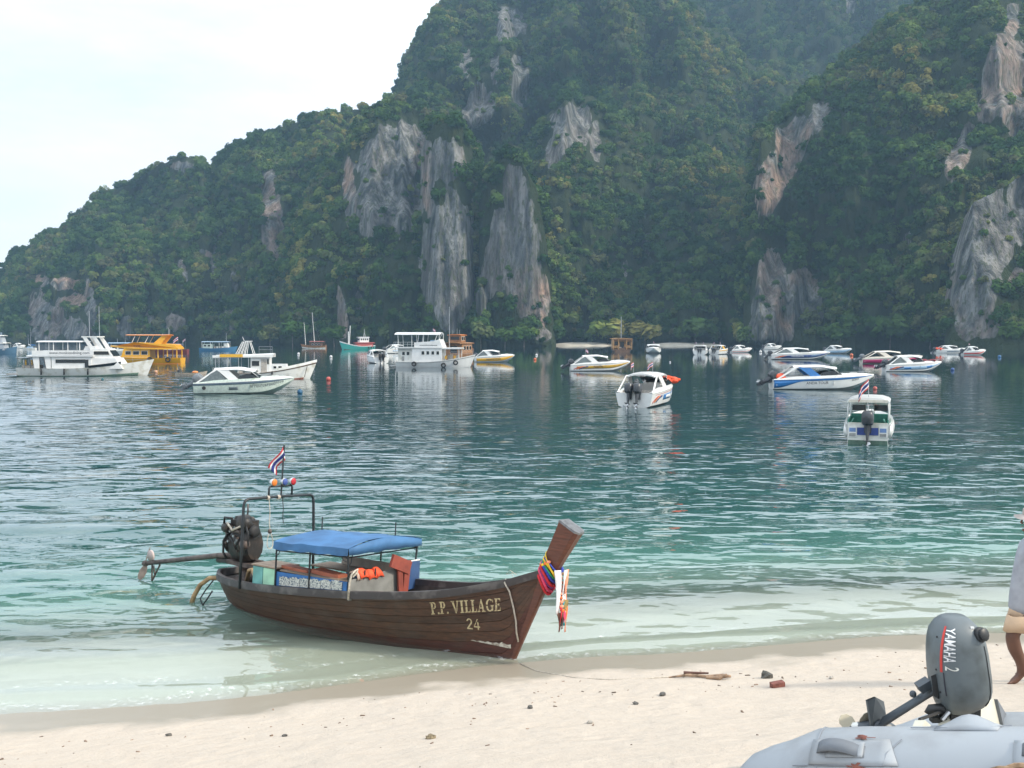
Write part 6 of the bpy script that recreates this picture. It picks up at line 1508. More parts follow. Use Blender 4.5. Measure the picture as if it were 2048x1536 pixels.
for k in range(34):          # marigold chain round the back and down the front
    if k < 14: a = PI * (.55 + .9 * k / 13); c = sd_ * (.14 + .11 * math.sin(k * .5)) + nf_ * (math.cos(a) * .17) + Vector((0, math.sin(a) * .14, 0))
    else: j = k - 14; c = nf_ * (.20 + .006 * j) + Vector((.0, -.05 + .06 * (j % 2), .10 - .028 * j))
    MB().sphere(c, .034, 7, 5, (1, 1, .8), .12, rnd).build('flower', (ORG2, PEACH, ORG2, YLW2)[k % 4] if k < 14 else (PEACH, PEACH, ORG2)[k % 3], gar)
def streamer(y, x, L0, L1, w, m, ph):
    rows = []
    for i in range(9):
        u = i / 8; z = L0 + (L1 - L0) * u
        rows.append([Vector((x + .02 * math.sin(3 * u + ph + q) + .03 * u + .25 * w * q, y + 1.1 * w * q + .015 * math.sin(4 * u + ph), z)) for q in (-1, -.4, .3, 1)])
    MB().shell(rows, .006).build('streamer', m, gar, True)
for y, x, l0, l1, w, m, ph in ((-.115, .20, .05, -.60, .045, WHT2, 0), (.005, .25, .05, -.45, .040, WHT2, 1.9), (.05, .24, .0, -.52, .04, PEACH, 2), (-.06, .27, -.58, -.82, .025, DKBR, 1), (-.10, .24, -.58, -.86, .03, DKBR, .3), (-.02, .26, -.42, -.78, .03, TEA2, 2.2), (.01, .26, -.40, -.66, .05, OLV, .8), (.035, .27, -.50, -.88, .022, ORG2, 1.1), (-.045, .28, -.55, -.72, .02, PINK, 0), (-.08, .25, -.50, -.75, .02, RD2, 1), (.02, .25, .0, -.30, .03, PEACH, .5), (.07, .24, .05, -.46, .03, PEACH, 1.7)): streamer(y, x, l0, l1, w, m, ph)
# ------------------------------------------------------------------ inflatable dinghy with its tilted outboard
TUBEM = mat('grey_inflatable', (.30, .325, .35), .5, var=.07, scale=3, dirt=(.25, .265, .28), bump=.002)
TUBED = mat('dark_grey_patch', (.15, .165, .185), .55, var=.1); SEAM = mat('seam_tape', (.22, .24, .27), .6)
GLUE = mat('brown_glue_stain', (.16, .055, .04), .8, var=.3, scale=40)
DN_ROLL = 0
def dinghy():
    ax = Vector((.80, -.60, 0)).normalized()        # towards the bow
    c0 = at_dist(1900, 1485, 3.30)
    gz0 = ground_z(c0.x, c0.y)
    r0 = .205
    # slope of the sand under the boat
    e = .5; sl = (ground_z(c0.x + ax.x * e, c0.y + ax.y * e) - ground_z(c0.x - ax.x * e, c0.y - ax.y * e)) / (2 * e)
    yaw = math.atan2(ax.y, ax.x)
    side = Vector((-ax.y, ax.x, 0)); slr = (ground_z(c0.x + side.x * e, c0.y + side.y * e) - ground_z(c0.x - side.x * e, c0.y - side.y * e)) / (2 * e)
    t = thing('inflatable_dinghy', 'grey inflatable dinghy with rope and patches at the bottom right', 'dinghy', (c0.x + .06, c0.y, 3.50), yaw, None, R(-14), R(-13))
    # local: x to the bow, y to port (away), z up; origin on the near tube's axis
    W = 1.2; TX = -.16
    def tube_path(y, x1=2.3):
        pts, rr = [], []
        for x, r_ in ((-.80, .06), (-.785, .105), (-.74, .140), (-.66, .170), (-.56, .191), (-.45, .201), (-.32, r0), (0, r0), (.6, r0), (1.2, r0), (1.8, r0)): pts.append(Vector((x, y, -.03 * (1 if x < -.55 else 0)))); rr.append(r_)
        if x1 > 2:
            for k in range(1, 7):
                a = PI / 2 * k / 6; pts.append(Vector((1.8 + .62 * math.sin(a), y + (W / 2) * (1 - math.cos(a)) * (1 if y < W / 2 else -1), .10 * (k / 6)))); rr.append(r0)
        return pts, rr
    for y in (0, W):
        p, rr = tube_path(y); MB().tube(p, rr, 30).build('side_tube', TUBEM, t, True)
    def onn(x, ang, off=.003):
        r_ = lerp_list([(-.80, .06), (-.785, .105), (-.74, .140), (-.66, .170), (-.56, .191), (-.45, .201), (-.32, r0)], x) + off
        return Vector((x, -r_ * math.sin(ang), r_ * math.cos(ang) - .03 * sstep(-.5, -.6, x)))
    # cone seam
    MB().tube([onn(-.46 + .03 * math.sin(a), a, .001) for a in [k * .2 - 1.6 for k in range(24)]], .003, 4).build('tube_seam', SEAM, t)
    def patch(x0, x1, a0, a1, m, off, nm, cut=0.0):
        rows = [[onn(x0 + (x1 - x0) * i / 10 + (cut * (j / 6) if i == 10 else 0), a0 + (a1 - a0) * j / 6, off) for i in range(11)] for j in range(7)]
        MB().shell(rows, .003).build(nm, m, t, True)
    def outline(pts, nm='patch_edge'): MB().tube([onn(x, a, .004) for x, a in pts], .0022, 4).build(nm, SEAM, t)
    for x in (-.30, .36):
        patch(x - .16, x + .11, .62, 1.12, TUBEM, .0015, 'handle_patch', .04)
        patch(x - .10, x + .03, .72, 1.0, TUBEM, .005, 'handle_base')
        outline([(x + .15, .62), (x + .11, .9), (x + .10, 1.12), (x - .05, 1.13), (x - .22, 1.12)])
        pts = [[onn(x - .135 + .17 * u, .70 + .22 * u * .4, .006 + .026 * math.sin(min(1, u * 1.15) * PI) ** .7) + Vector((0, 0, 0)), onn(x - .135 + .17 * u, .92 + .08 * u, .006 + .026 * math.sin(min(1, u * 1.15) * PI) ** .7)] for u in [k / 10 for k in range(11)]]
        MB().shell(pts, .006).build('carry_handle', TUBED, t, True)
        for (dx, a, seed) in ((.02, .60, 1), (.01, 1.15, 2)):
            rnd = random.Random(seed + int(x * 10)); mb = MB()
            poly = []
            for k in range(22):
                an = 2 * PI * k / 22; r_ = rnd.uniform(.25, 1.0)
                poly.append(onn(x + dx + .045 * r_ * math.cos(an), a + .07 * r_ * math.sin(an), .0075))
            ctr = onn(x + dx, a, .0078); mb.add([ctr] + poly, [(0, k + 1, (k + 1) % 22 + 1) for k in range(22)]); mb.build('glue_stain', GLUE, t)
    outline([(-.14, .24), (.10, .26), (.13, .15), (.17, .03)]); outline([(-.08, .14), (.06, .14)])
    # moulded lug on the tube beside the transom
    rows = []
    for i in range(9):
        u = i / 8; x = -.06 + .20 * u
        rows.append([onn(x, a, .003 + .036 * math.sin(u * PI) ** 1.5 * math.exp(-((a + .02) / .2) ** 2)) for a in (-.5, -.3, -.15, -.03, .1, .2, .32)])
    MB().shell(rows, .006).build('transom_lug', TUBEM, t, True)
    # transom board, well, floor
    TR = mat('cream_transom', (.62, .60, .50), .5, var=.06, scale=5)
    # board stands across the boat at x = 0
    poly = [(.06, -.16), (W - .06, -.16), (W - .03, .17), (W - .17, .265), (.42, .235), (.36, .185), (.20, .19), (.12, .22), (.03, .17)]
    MB().prism(poly, .035, lambda a, c, h: Vector((TX + h - .018, a, c))).build('transom', TR, t)
    MB().box((TX + .022, .88, .13), (.008, .20, .07)).build('maker_plate', RUBBER, t)
    MB().prism([(W - .16, .262), (W - .02, .175), (W - .01, .10), (W - .12, .12)], .06, lambda a, c, h: Vector((TX + h - .03, a, c))).build('corner_bracket', TUBED, t)
    MB().tube([(TX - .002, .12, .222), (TX - .002, .42, .24), (TX - .002, W - .17, .27), (TX - .002, W - .03, .178)], .006, 5).build('transom_edge', RUBBER, t)
    MB().box((1.0, W / 2, -.15), (2.0, W * .75, .03)).build('floor', TUBED, t)
    MB().box((.95, W / 2, .14), (.22, W * .9, .03)).build('seat_board', TR, t)
    # grab rope along the tube
    mb = MB(); pth = [onn(.12 + .09 * k, 1.22 - .30 * math.sin(min(1, k / 5) * PI * .5) + .015 * math.sin(k), .02) for k in range(16)]
    fine = []
    for k in range(len(pth) - 1):
        for q in range(4): fine.append(pth[k].lerp(pth[k + 1], q / 4))
    for ph in (0, 2.09, 4.19):
        strand = [p + Vector((0, .0085 * math.cos(i * .9 + ph), .0085 * math.sin(i * .9 + ph))) for i, p in enumerate(fine)]
        mb.tube(strand, .0085, 5)
    mb.build('grab_rope', mat('tan_rope', (.36, .24, .15), .9, var=.2, scale=60), t)
    return t, W
dn, DNW = dinghy()


def dinghy_motor():
    """small two-horsepower outboard, tilted up on the dinghy's transom"""
    CW_ = mat('slate_cowl', (.105, .125, .135), .42, var=.10, scale=9, dirt=(.080, .095, .10)); LG = mat('slate_leg', (.070, .085, .10), .42, var=.12, scale=9)
    BK = mat('black_plastic', (.02, .022, .024), .45, var=.2); D = 3.80; mpp = D / FPX
    p = at_dist(1918, 1440, D); t = thing('outboard_motor', 'small slate grey outboard motor tilted up on the dinghy transom', 'outboard motor', p, 0)
    def P(px, py, dd=0.0): return at_dist(px, py, D + dd) - p
    prof = [(1231, 1890, 1930, .35), (1235, 1882, 1936, .5), (1245, 1873, 1946, .75), (1262, 1864, 1957, .95), (1290, 1859, 1966, 1.0), (1325, 1859, 1972, 1.0), (1360, 1862, 1976, 1.0), (1385, 1867, 1974, .95), (1402, 1872, 1962, .85), (1414, 1877, 1944, .7), (1422, 1880, 1926, .5)]
    def S(py, th, off=0.0):
        """cowl surface: th 0 faces the camera, -pi/2 the left edge, pi/2 the right edge"""
        l_ = smooth_list([(q[0], q[1]) for q in prof], py); r_ = smooth_list([(q[0], q[2]) for q in prof], py); k = smooth_list([(q[0], q[3]) for q in prof], py)
        hw = (r_ - l_) / 2 * mpp + off; hd = .105 * k + off
        c, s_ = math.cos(th), math.sin(th); e = .72
        x = hw * abs(s_) ** e * (1 if s_ > 0 else -1); y = -hd * abs(c) ** e * (1 if c > 0 else -1)
        b = P((l_ + r_) / 2, py); return Vector((b.x + x, b.y + y, b.z))
    rings = [[S(py, 2 * PI * k / 32) for k in range(32)] for py in (1231, 1235, 1245, 1262, 1280, 1300, 1325, 1350, 1370, 1385, 1402, 1414, 1422)]
    cowl = MB().rings(rings).build('cowl', CW_, t, 50)
    # left panel seam, red line, maker's lettering
    def strip(th0, th1, y0, y1, m, nm, off=.0012, sl=0.0, n=22):
        rows = [[S(y0 + (y1 - y0) * i / n, th0 + (th1 - th0) * j / 2 + sl * i / n, off) for j in range(3)] for i in range(n + 1)]
        MB().grid(rows).build(nm, m, cowl, True)
    strip(-.98, -.86, 1244, 1332, mat('red_line', (.55, .05, .04), .5), 'red_line', .0012, -.05); strip(-.90, -.84, 1332, 1378, INK, 'dark_line', .0012, .02)
    lettering('YAMAHA', .034, lambda a, b_: S(1278 + a / mpp, -.82 + b_ * 20, .0018), WHITEINK, cowl, sx=.86, bold=.012)
    lettering('2', .036, lambda a, b_: S(1322 + a / mpp, -.78 + b_ * 21, .0018), GEL2, cowl)
    MB().tube([S(py, .62 + .0006 * (py - 1280), .0) for py in range(1278, 1406, 8)], .0022, 5).build('cowl_seam', BK, cowl)
    for py, th in ((1267, -1.28), (1331, -1.25), (1374, -1.15), (1380, -1.3)): MB().sphere(S(py, th), .0042, 8, 5).build('screw', BK, cowl)
    k0 = S(1257, .66); nrm = Vector((.45, -.85, .28)).normalized(); u = nrm.orthogonal().normalized(); w = nrm.cross(u)
    rr = []
    for h, r_ in ((-.012, .026), (.006, .027), (.010, .022), (.020, .023), (.024, .018)):
        rr.append([k0 + nrm * h + u * (r_ * (1 + .06 * (k % 2)) * math.cos(2 * PI * k / 20)) + w * (r_ * (1 + .06 * (k % 2)) * math.sin(2 * PI * k / 20)) for k in range(20)])
    MB().rings(rr).build('filler_cap', BK, cowl, 40)
    MB().box(S(1244, .35, .002), (.012, .006, .006)).build('vent_mark', WHITEINK, cowl)
    # bracket and clamp under the cowl
    mb = MB(); mb.box(P(1918, 1416, .0), (.11, .12, .05)); mb.box(P(1948, 1402, -.03), (.06, .05, .016), Matrix.Rotation(.15, 3, 'Y')); mb.box(P(1938, 1394, .02), (.05, .10, .02)); mb.build('swivel_bracket', BK, t)
    mb = MB(); mb.tube([P(1858, 1428, -.04), P(1862, 1418, -.04), P(1884, 1415, -.04), P(1888, 1432, -.04)], .018, 8); mb.build('pivot_knob', BK, t, True)
    for x, dd in ((1908, -.05), (1926, .05), (1934, -.02)): MB().tube([P(x - 6, 1408, dd), P(x + 4, 1446, dd)], .012, 6).build('clamp_leg', BK, t)
    MB().tube([P(1898, 1424, -.06), P(1884, 1440, -.07)], .008, 6).build('clamp_screw', STEEL, t)
    MB().box(P(1876, 1438, -.04), (.055, .03, .02)).build('clamp_pad', BK, t)
    MB().tube([P(1960, 1404, -.03), P(1952, 1396, -.04)], .012, 8).build('tiller_stub', BK, t)
    # leg going aft, plate and gearcase
    ln = MB().rings([[P(x, y, dd) + Vector((.5, .83, 0)).normalized() * (b_ * math.cos(a)) * .8 + Vector((.25, -.2, .95)).normalized() * (r_ * math.sin(a)) for a in [2 * PI * k / 14 for k in range(14)] for b_ in (r_,)] for x, y, dd, r_ in ((1886, 1366, .0, .040), (1860, 1384, .05, .033), (1830, 1404, .12, .031), (1800, 1423, .18, .032), (1776, 1438, .23, .034), (1758, 1450, .26, .038))]).build('leg', LG, t, True)
    mb = MB(); mb.box(P(1848, 1370, .04), (.05, .05, .03), Matrix.Rotation(-.55, 3, 'Y')); mb.sphere(P(1826, 1388, .10), .014, 8, 6); mb.build('leg_lugs', LG, t)
    mb = MB(); mb.rings([[P(1871 + dx, 1348 + dy, dd) for dx, dy in ((-9, 4), (0, 0), (6, 18), (6, 50), (-4, 44))] for dd in (-.045, .045)]); mb.build('leg_flange', BK, t)
    plate = [(1731, 1400), (1748, 1393), (1765, 1402), (1769, 1426), (1762, 1452), (1740, 1456)]
    c1 = P(1750, 1420, .26)
    MB().rings([[P(x, y, .25 + (.05 if x > 1750 else -.03)) for x, y in plate], [P(x + 3, y + 1, .262 + (.05 if x > 1750 else -.03)) for x, y in plate]]).build('cavitation_plate', LG, t)
    MB().lathe([(.008, -.10), (.026, -.06), (.032, 0), (.028, .06), (.012, .085)], P(1748, 1456, .27), 'X', 14).build('gearcase', LG, t, True)
    BEI = mat('beige_propeller', (.50, .45, .34), .5, var=.08); hub = P(1716, 1454, .27)
    MB().lathe([(.006, -.03), (.018, -.02), (.02, .03)], hub, 'X', 12).build('propeller_hub', GEL2, t, True)
    for a in (2.75, .75, 4.9):
        dirv = Vector((.35 * math.cos(a), -.55 * math.cos(a), 0)) + Vector((0, 0, math.sin(a))); dirv = (Vector((math.cos(a), .1, math.sin(a)))).normalized()
        sv = dirv.cross(Vector((.3, -1, .1))).normalized()
        pol = [(.012, .012), (.03, .026), (.055, .028), (.075, .016), (.08, 0), (.075, -.016), (.055, -.026), (.03, -.022), (.012, -.012)]
        MB().prism(pol, .005, lambda q, r_, h: hub + dirv * q + sv * r_ + Vector((0, h + .3 * r_, 0))).build('propeller_blade', BEI, t)
dinghy_motor()

# ------------------------------------------------------------------ person walking along the beach
def person():
    D0 = on_sand(2038, 1366); D = D0.y; k = D / FPX
    t = thing('person', 'person in a brimmed hat, grey top and tan shorts walking along the sand', 'person', D0, 0)
    def Q(px, py, dd=0.0): return at_dist(px, py, D + dd) - D0
    SK = mat('brown_skin', (.11, .05, .032), .5, var=.08, scale=8); SH = mat('grey_shirt', (.30, .32, .36), .85, var=.12, scale=5, bump=.01); TS = mat('tan_shorts', (.48, .35, .24), .85, var=.08, scale=5, bump=.008); HT = mat('pale_hat', (.42, .37, .34), .85, var=.12)
    # skeleton: pixel columns at the person's own distance, dd is depth (towards the far side)
    J = {'pelvis': (2072, 1205, 0, .135), 'waist': (2072, 1165, 0, .125), 'chest': (2074, 1112, 0, .135), 'neck0': (2070, 1078, 0, .065), 'neck1': (2064, 1062, 0, .052), 'head0': (2060, 1046, 0, .075), 'head1': (2064, 1024, 0, .088),
         'hipL': (2060, 1225, -.09, .085), 'kneeL': (2023, 1268, -.09, .066), 'calfL': (2030, 1300, -.09, .064), 'ankL': (2050, 1336, -.09, .036), 'heelL': (2062, 1347, -.09, .032), 'ballL': (2034, 1358, -.09, .034), 'toeL': (2026, 1363, -.09, .026),
         'hipR': (2082, 1225, .09, .085), 'kneeR': (2098, 1285, .09, .056), 'calfR': (2108, 1312, .09, .050), 'ankR': (2118, 1352, .09, .032), 'heelR': (2122, 1362, .09, .03), 'ballR': (2100, 1364, .09, .026), 'toeR': (2090, 1364, .09, .016),
         'shL': (2074, 1092, -.17, .058), 'elL': (2092, 1145, -.22, .042), 'wrL': (2074, 1190, -.24, .028), 'haL': (2068, 1206, -.24, .030),
         'shR': (2074, 1092, .17, .058), 'elR': (2060, 1150, .22, .042), 'wrR': (2050, 1192, .24, .028), 'haR': (2046, 1206, .24, .030)}
    E = [('pelvis', 'waist'), ('waist', 'chest'), ('chest', 'neck0'), ('neck0', 'neck1'), ('neck1', 'head0'), ('head0', 'head1'), ('pelvis', 'hipL'), ('hipL', 'kneeL'), ('kneeL', 'calfL'), ('calfL', 'ankL'), ('ankL', 'heelL'), ('ankL', 'ballL'), ('ballL', 'toeL'), ('pelvis', 'hipR'), ('hipR', 'kneeR'), ('kneeR', 'calfR'), ('calfR', 'ankR'), ('ankR', 'heelR'), ('ankR', 'ballR'), ('ballR', 'toeR'), ('chest', 'shL'), ('shL', 'elL'), ('elL', 'wrL'), ('wrL', 'haL'), ('chest', 'shR'), ('shR', 'elR'), ('elR', 'wrR'), ('wrR', 'haR')]
    names = list(J); vs = [tuple(Q(*J[n][:3])) for n in names]; es = [(names.index(a), names.index(b_)) for a, b_ in E]; rad = [J[n][3] * (1.28 if n[:-1] in ('knee', 'calf', 'ank', 'heel', 'ball', 'toe') else 1.0) for n in names]
    for sd, n in ((-1, 'haL'), (1, 'haR')):          # five fingers, thumb from the side of the palm
        h = Q(*J[n][:3])
        for f, (dy, L_) in enumerate(((-.026, .062), (-.009, .075), (.009, .070), (.025, .055))):
            a = h + Vector((-.004, dy, -.025)); b_ = a + Vector((-.008, dy * .2, -L_ * .55)); c = b_ + Vector((-.022, 0, -L_ * .4))
            i0 = len(vs); vs += [tuple(a), tuple(b_), tuple(c)]; rad += [.010, .009, .007]; es += [(names.index(n), i0), (i0, i0 + 1), (i0 + 1, i0 + 2)]
        a = h + Vector((-.03, 0, .0)); b_ = a + Vector((-.018, 0, -.035)); i0 = len(vs); vs += [tuple(a), tuple(b_)]; rad += [.011, .009]; es += [(names.index(n), i0), (i0, i0 + 1)]
    for f, dd in enumerate((-.135, -.113, -.093, -.073, -.055)):      # toes of the near foot
        a = Q(2021 - (2 if f == 0 else 0), 1366, dd); b_ = Q(2014 + .8 * (4 - f) * .5, 1368, dd); i0 = len(vs); vs += [tuple(a), tuple(b_)]; rad += [.013, .010]; es += [(names.index('toeL'), i0), (i0, i0 + 1)]
    me = bpy.data.meshes.new('body'); me.from_pydata(vs, es, []); me.materials.append(SK)
    o = link('body', me, t); md = o.modifiers.new('skin', 'SKIN'); md.use_smooth_shade = True
    lay = me.skin_vertices[0] if me.skin_vertices else None
    if lay is None:
        bm = bmesh.new(); bm.from_mesh(me); bm.verts.layers.skin.verify(); bm.to_mesh(me); bm.free(); lay = me.skin_vertices[0]
    for i, r_ in enumerate(rad): lay.data[i].radius = (r_, r_); lay.data[i].use_root = (i == 0)
    sb = o.modifiers.new('smooth', 'SUBSURF'); sb.levels = 2; sb.render_levels = 2
    # face: nose, brow, mouth, ear, eye (head turned to the left of the picture)
    mb = MB(); mb.tube([Q(2046, 1036), Q(2042, 1045), Q(2046, 1047)], [.008, .014, .010], 7); mb.sphere(Q(2048, 1060), .022, 8, 6, (1, 1.3, .8)); mb.build('face', SK, t, True)
    MB().tube([Q(2045, 1053, -.018), Q(2044, 1053), Q(2045, 1053, .018)], .006, 6).build('mouth', mat('lips', (.13, .05, .04), .5), t)
    for dd in (-.032, .032): MB().sphere(Q(2047, 1036, dd), .010, 8, 6).build('eye', mat('eye_dark', (.03, .02, .02), .3), t, True)
    for dd in (-.085, .085): MB().sphere(Q(2066, 1040, dd), .028, 8, 6, (.7, .3, 1)).build('ear', SK, t, True)
    MB().sphere(Q(2068, 1030), .098, 12, 8, (1, .95, .85)).build('hair', mat('dark_hair', (.02, .016, .014), .6), t, True)
    # hat: brim and crown
    c = Q(2064, 1030); rings = []
    for r_, z in ((.185, -.035), (.18, -.028), (.10, .0), (.098, .02), (.092, .07), (.06, .10), (.01, .107)):
        rings.append([c + Vector((r_ * 1.08 * math.cos(2 * PI * j / 24), r_ * .95 * math.sin(2 * PI * j / 24), z + (.012 * math.sin(2 * PI * j / 8) - .05 * r_ * math.cos(2 * PI * j / 24) if r_ > .15 else 0))) for j in range(24)])
    MB().rings(rings).build('hat', HT, t, 40)
    # shirt and shorts as garments round the body
    def garment(nm, m, rows, smooth=True):
        rg = []
        for px0, px1, py, hd, dd in rows:
            cc = Q((px0 + px1) / 2, py, dd); hw = (px1 - px0) / 2 * k
            rg.append([cc + Vector((hw * math.cos(2 * PI * j / 24), hd * math.sin(2 * PI * j / 24), .006 * math.sin(5 * 2 * PI * j / 24 + py))) for j in range(24)])
        mb = MB(); mb.rings(rg, False); ins = [[q * 1.0 + (q - sum(r_, Vector()) / 24) * -.05 for q in r_] for r_ in rg]; mb.rings(ins, False)
        for e0 in (0, -1): mb.rings([rg[e0], ins[e0]], False)
        return mb.build(nm, m, t, smooth)
    garment('shirt', SH, [(2052, 2094, 1076, .10, 0), (2042, 2104, 1088, .19, 0), (2034, 2108, 1110, .19, 0), (2027, 2108, 1140, .175, 0), (2022, 2107, 1170, .17, 0), (2019, 2107, 1195, .175, 0), (2018, 2106, 1212, .178, 0), (2021, 2106, 1226, .178, 0)])
    garment('shorts', TS, [(2022, 2104, 1205, .16, 0), (2018, 2106, 1222, .17, 0), (2013, 2108, 1236, .18, 0)])
    garment('shorts_leg', TS, [(2014, 2090, 1230, .10, -.09), (2009, 2076, 1248, .10, -.09), (2006, 2066, 1262, .098, -.09)])
    garment('shorts_leg', TS, [(2050, 2110, 1230, .10, .09), (2058, 2118, 1250, .10, .09), (2064, 2122, 1266, .098, .09)])
person()

# ------------------------------------------------------------------ things lying on the sand
def rock(label, px, py, w, m, seed, flat=.5, name='stone', cat='stone', group=None):
    p = on_sand(px, py); rnd = random.Random(seed); mb = MB()
    mb.sphere((0, 0, w * flat * .22), w / 2, 8, 6, (1, .7, flat), .28, rnd); o = mb.build(name, m); o.location = p; o.rotation_euler = (0, 0, rnd.uniform(0, 3)); return tag(o, label, cat, group)
STONE = mat('dark_stone', (.10, .095, .085), .85, var=.25, scale=20); STONE2 = mat('pale_coral_stone', (.36, .33, .29), .9, var=.2, scale=20)
rock('dark square stone lying alone on the sand at the lower left', 338, 1472, .085, STONE, 1)
rock('small dark chip of wood below the longtail bow on dry sand', 570, 1473, .07, STONE, 2)
rock('grey stone beside the brick on the sand', 1533, 1356, .16, STONE, 3, .8)
rock('dark stone on the sand left of the driftwood', 1325, 1391, .11, STONE, 4)
rock('dark pebble on the sand below the left end of the driftwood', 1271, 1409, .09, STONE, 5)
rock('pale coral lump on the sand near the bottom middle', 1180, 1447, .09, STONE2, 6)
rock('weed covered clump on the dry sand below the longtail name', 862, 1477, .12, mat('dry_weed', (.20, .16, .10), .9, var=.3, scale=40), 7)
rock('small dark stone at the wet sand edge by the longtail bow', 1060, 1417, .10, STONE, 8)
rock('pale stone on the sand left of the outboard motor', 1663, 1358, .10, STONE2, 9)
b0 = on_sand(1555, 1374)
bk = thing('brick', 'worn red brick lying on the sand', 'brick', b0, R(12), None, R(4), R(-6))
mb = MB(); mb.box((0, 0, .03), (.175, .09, .075)); bo = mb.build('brick_body', mat('worn_brick', (.23, .085, .065), .9, var=.25, scale=14, bump=.01), bk); bv = bo.modifiers.new('bevel', 'BEVEL'); bv.width = .008; bv.segments = 2
d0, d1 = on_sand(1340, 1356), on_sand(1462, 1358); dm = (d0 + d1) / 2
dw = thing('driftwood', 'bleached driftwood branch lying along the wet sand line', 'driftwood', dm)
WD = mat('bleached_wood', (.30, .20, .13), .85, var=.3, scale=12, bump=.01); dv = d1 - d0
MB().tube([-dv * .52 + Vector((0, 0, .01)), -dv * .2 + Vector((0, .03, .035)), dv * .12 + Vector((0, .0, .03)), dv * .36 + Vector((0, -.03, .05)), dv * .5 + Vector((0, .02, .03))], [.008, .022, .02, .03, .016], 8).build('branch', WD, dw, 40)
MB().tube([-dv * .26 + Vector((0, .05, .06)), dv * .15 + Vector((0, .06, .055))], [.022, .012], 7).build('bark_strip', mat('dark_bark', (.12, .06, .045), .85), dw)
MB().tube([dv * .10 + Vector((0, -.04, .03)), dv * .30 + Vector((0, -.09, .04)), dv * .42 + Vector((0, -.05, .08))], [.022, .026, .012], 7).build('side_branch', WD, dw)
# fine litter: twigs, shell and husk bits (uncountable)
rnd = random.Random(77); mb = MB()
for k in range(230):
    x = rnd.uniform(-7, 9); s_ = rnd.choice((rnd.uniform(1.3, 4), rnd.uniform(2.0, 3.2), rnd.uniform(1, 9)))
    y = 15.1 + (x * SHN.x - s_) / -SHN.y
    if y < 3.5: continue
    z = ground_z(x, y); sz = rnd.uniform(.005, .017) * rnd.choice((1, 1, 1.5)); a = rnd.uniform(0, 3.1); el = rnd.uniform(1, 3)
    mb.box((x, y, z + sz * .2), (sz * el, sz * .8, sz * .6), Matrix.Rotation(a, 3, 'Z') @ Matrix.Rotation(rnd.uniform(-.3, .3), 3, 'X'))
lit = mb.build('beach_litter', mat('husk_bits', (.20, .14, .10), .9, var=.5, scale=2)); tag(lit, 'scattered bits of husk, twig and shell on the dry sand', 'litter', kind='stuff')
# thin mooring line lying across the sand
ml = on_sand(1070, 1345); pts = [on_sand(x, y) - ml + Vector((0, 0, .006)) for x, y in ((1040, 1328), (1075, 1343), (1110, 1349), (1150, 1356), (1220, 1360), (1300, 1357), (1345, 1354))]
mo = thing('anchor_line', 'thin line lying across the wet sand from the longtail bow to the driftwood', 'line', ml); MB().tube(pts, .006, 5).build('line', ROPEM, mo, True)

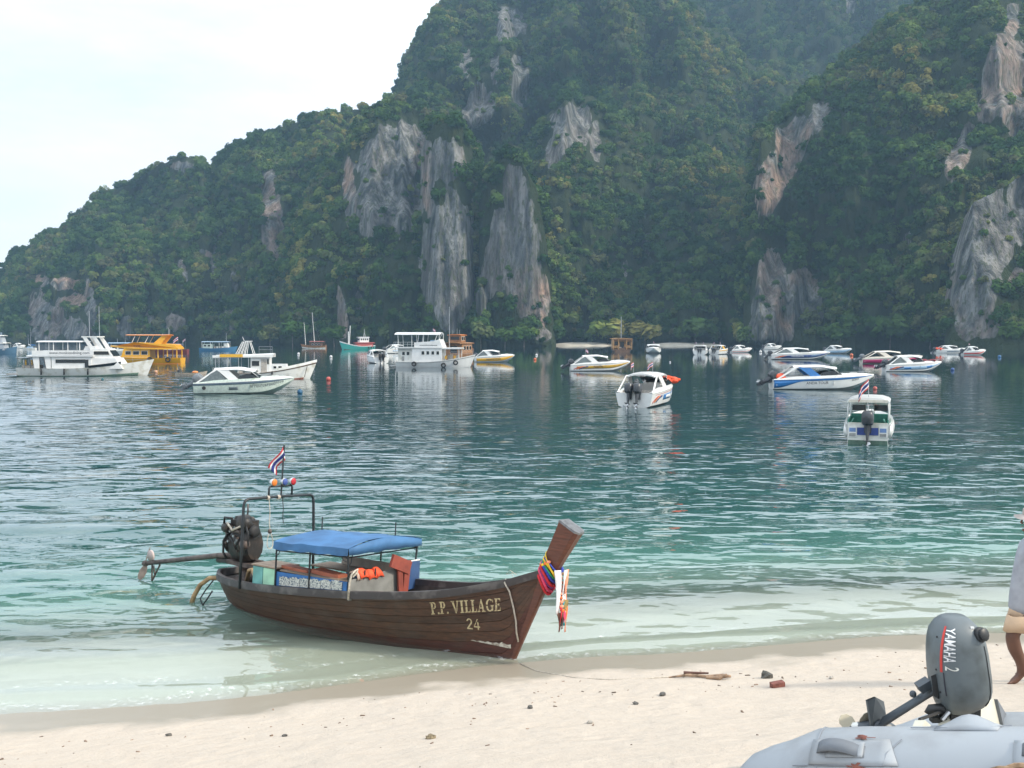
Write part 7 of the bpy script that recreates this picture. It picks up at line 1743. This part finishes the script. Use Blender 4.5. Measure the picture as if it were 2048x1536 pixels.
# ------------------------------------------------------------------ far shore: beach strip and the trees that stand out
def far_beach(x0, x1, d, w):
    a, b_ = (x0 - 1024) / FPX * d, (x1 - 1024) / FPX * d; rows = []
    for j, (dy, z) in enumerate(((0, -.4), (3, .25), (9, .7), (22, 1.4))):
        rows.append([Vector((a + (b_ - a) * i / 20, d + dy + 2 * math.sin(i * 1.1), z - 1.0 * abs(2 * i / 20 - 1) ** 4)) for i in range(21)])
    o = MB().grid(rows).build('far_beach', mat('far_sand', (.42, .38, .31), .95, var=.1, scale=.3), None, True); tag(o, kind='structure')
far_beach(1108, 1236, 470, 10); far_beach(1310, 1460, 470, 10)
def trunk_mesh(seed, h, r_):
    rnd = random.Random(seed); mb = MB(); top = Vector((rnd.uniform(-.6, .6), rnd.uniform(-.4, .4), h)); mid = top * .5 + Vector((rnd.uniform(-.3, .3), 0, 0))
    mb.tube([Vector((0, 0, -1)), Vector((0, 0, 0)), mid, top], [r_ * 1.4, r_, r_ * .75, r_ * .4], 7)
    for k in range(4):
        a = rnd.uniform(0, 6.3); q = mid.lerp(top, rnd.uniform(0, .9)); mb.tube([q, q + Vector((math.cos(a) * h * .22, math.sin(a) * h * .22, h * .16)), q + Vector((math.cos(a) * h * .34, math.sin(a) * h * .34, h * .34))], [r_ * .4, r_ * .25, r_ * .1], 5)
    return mb.mesh('trunk', BARK_M, True)
def tree(label, px, py, d, h, rad, kind, wide=1.0, name='shore_tree'):
    p = at_dist(px, py, d); p.z = 0.6
    t = thing(name, label, 'tree', p, kind * 1.3, 'trees standing out along the far shore')
    link('trunk', trunk_mesh(kind + int(px), h * .62, .22), t)
    c = link('crown', CROWNS[kind % 6], t); c.location = (0, 0, h * .48); c.scale = (rad * wide, rad * wide, h * .55)
for a in (('rounded light green tree on the shore behind the tour boat mast', 962, 690, 450, 11, 6.5, 0, 1.1), ('low dark tree on the shore right of the tour boat', 1010, 690, 450, 9, 5, 1, 1.2), ('bushy tree at the foot of the second bare column', 1048, 690, 448, 7.5, 5, 2, 1.1),
          ('bright green tree on the shore between the two masted boat and the fishing boat', 668, 690, 470, 10, 6, 3, 1.1), ('wide bright green tree behind the two masted boat', 585, 690, 480, 13, 8, 4, 1.2), ('small round tree left of the two masted boat', 540, 690, 480, 9, 5, 5, 1.0),
          ('spreading grey-green tree above the far beach near the house boat', 1215, 690, 486, 14, 8, 3, 1.3), ('wide low tree above the far beach right of the house boat', 1290, 690, 490, 13, 8, 1, 1.4), ('pale spreading tree above the far beach behind the three moored speedboats', 1390, 690, 488, 15, 9, 4, 1.4),
          ('dark tree at the foot of the pink cliff right of the three speedboats', 1480, 690, 470, 11, 6, 0, 1.0), ('leafy tree on the shore above the navy striped speedboat', 1680, 690, 428, 10, 6, 2, 1.1), ('bright green palm-like tree above the pale blue speedboat', 1780, 685, 422, 15, 7, 3, 1.2), ('low tree on the shore right of the magenta speedboat', 1860, 690, 410, 8, 5, 5, 1.1)):
    tree(*a)
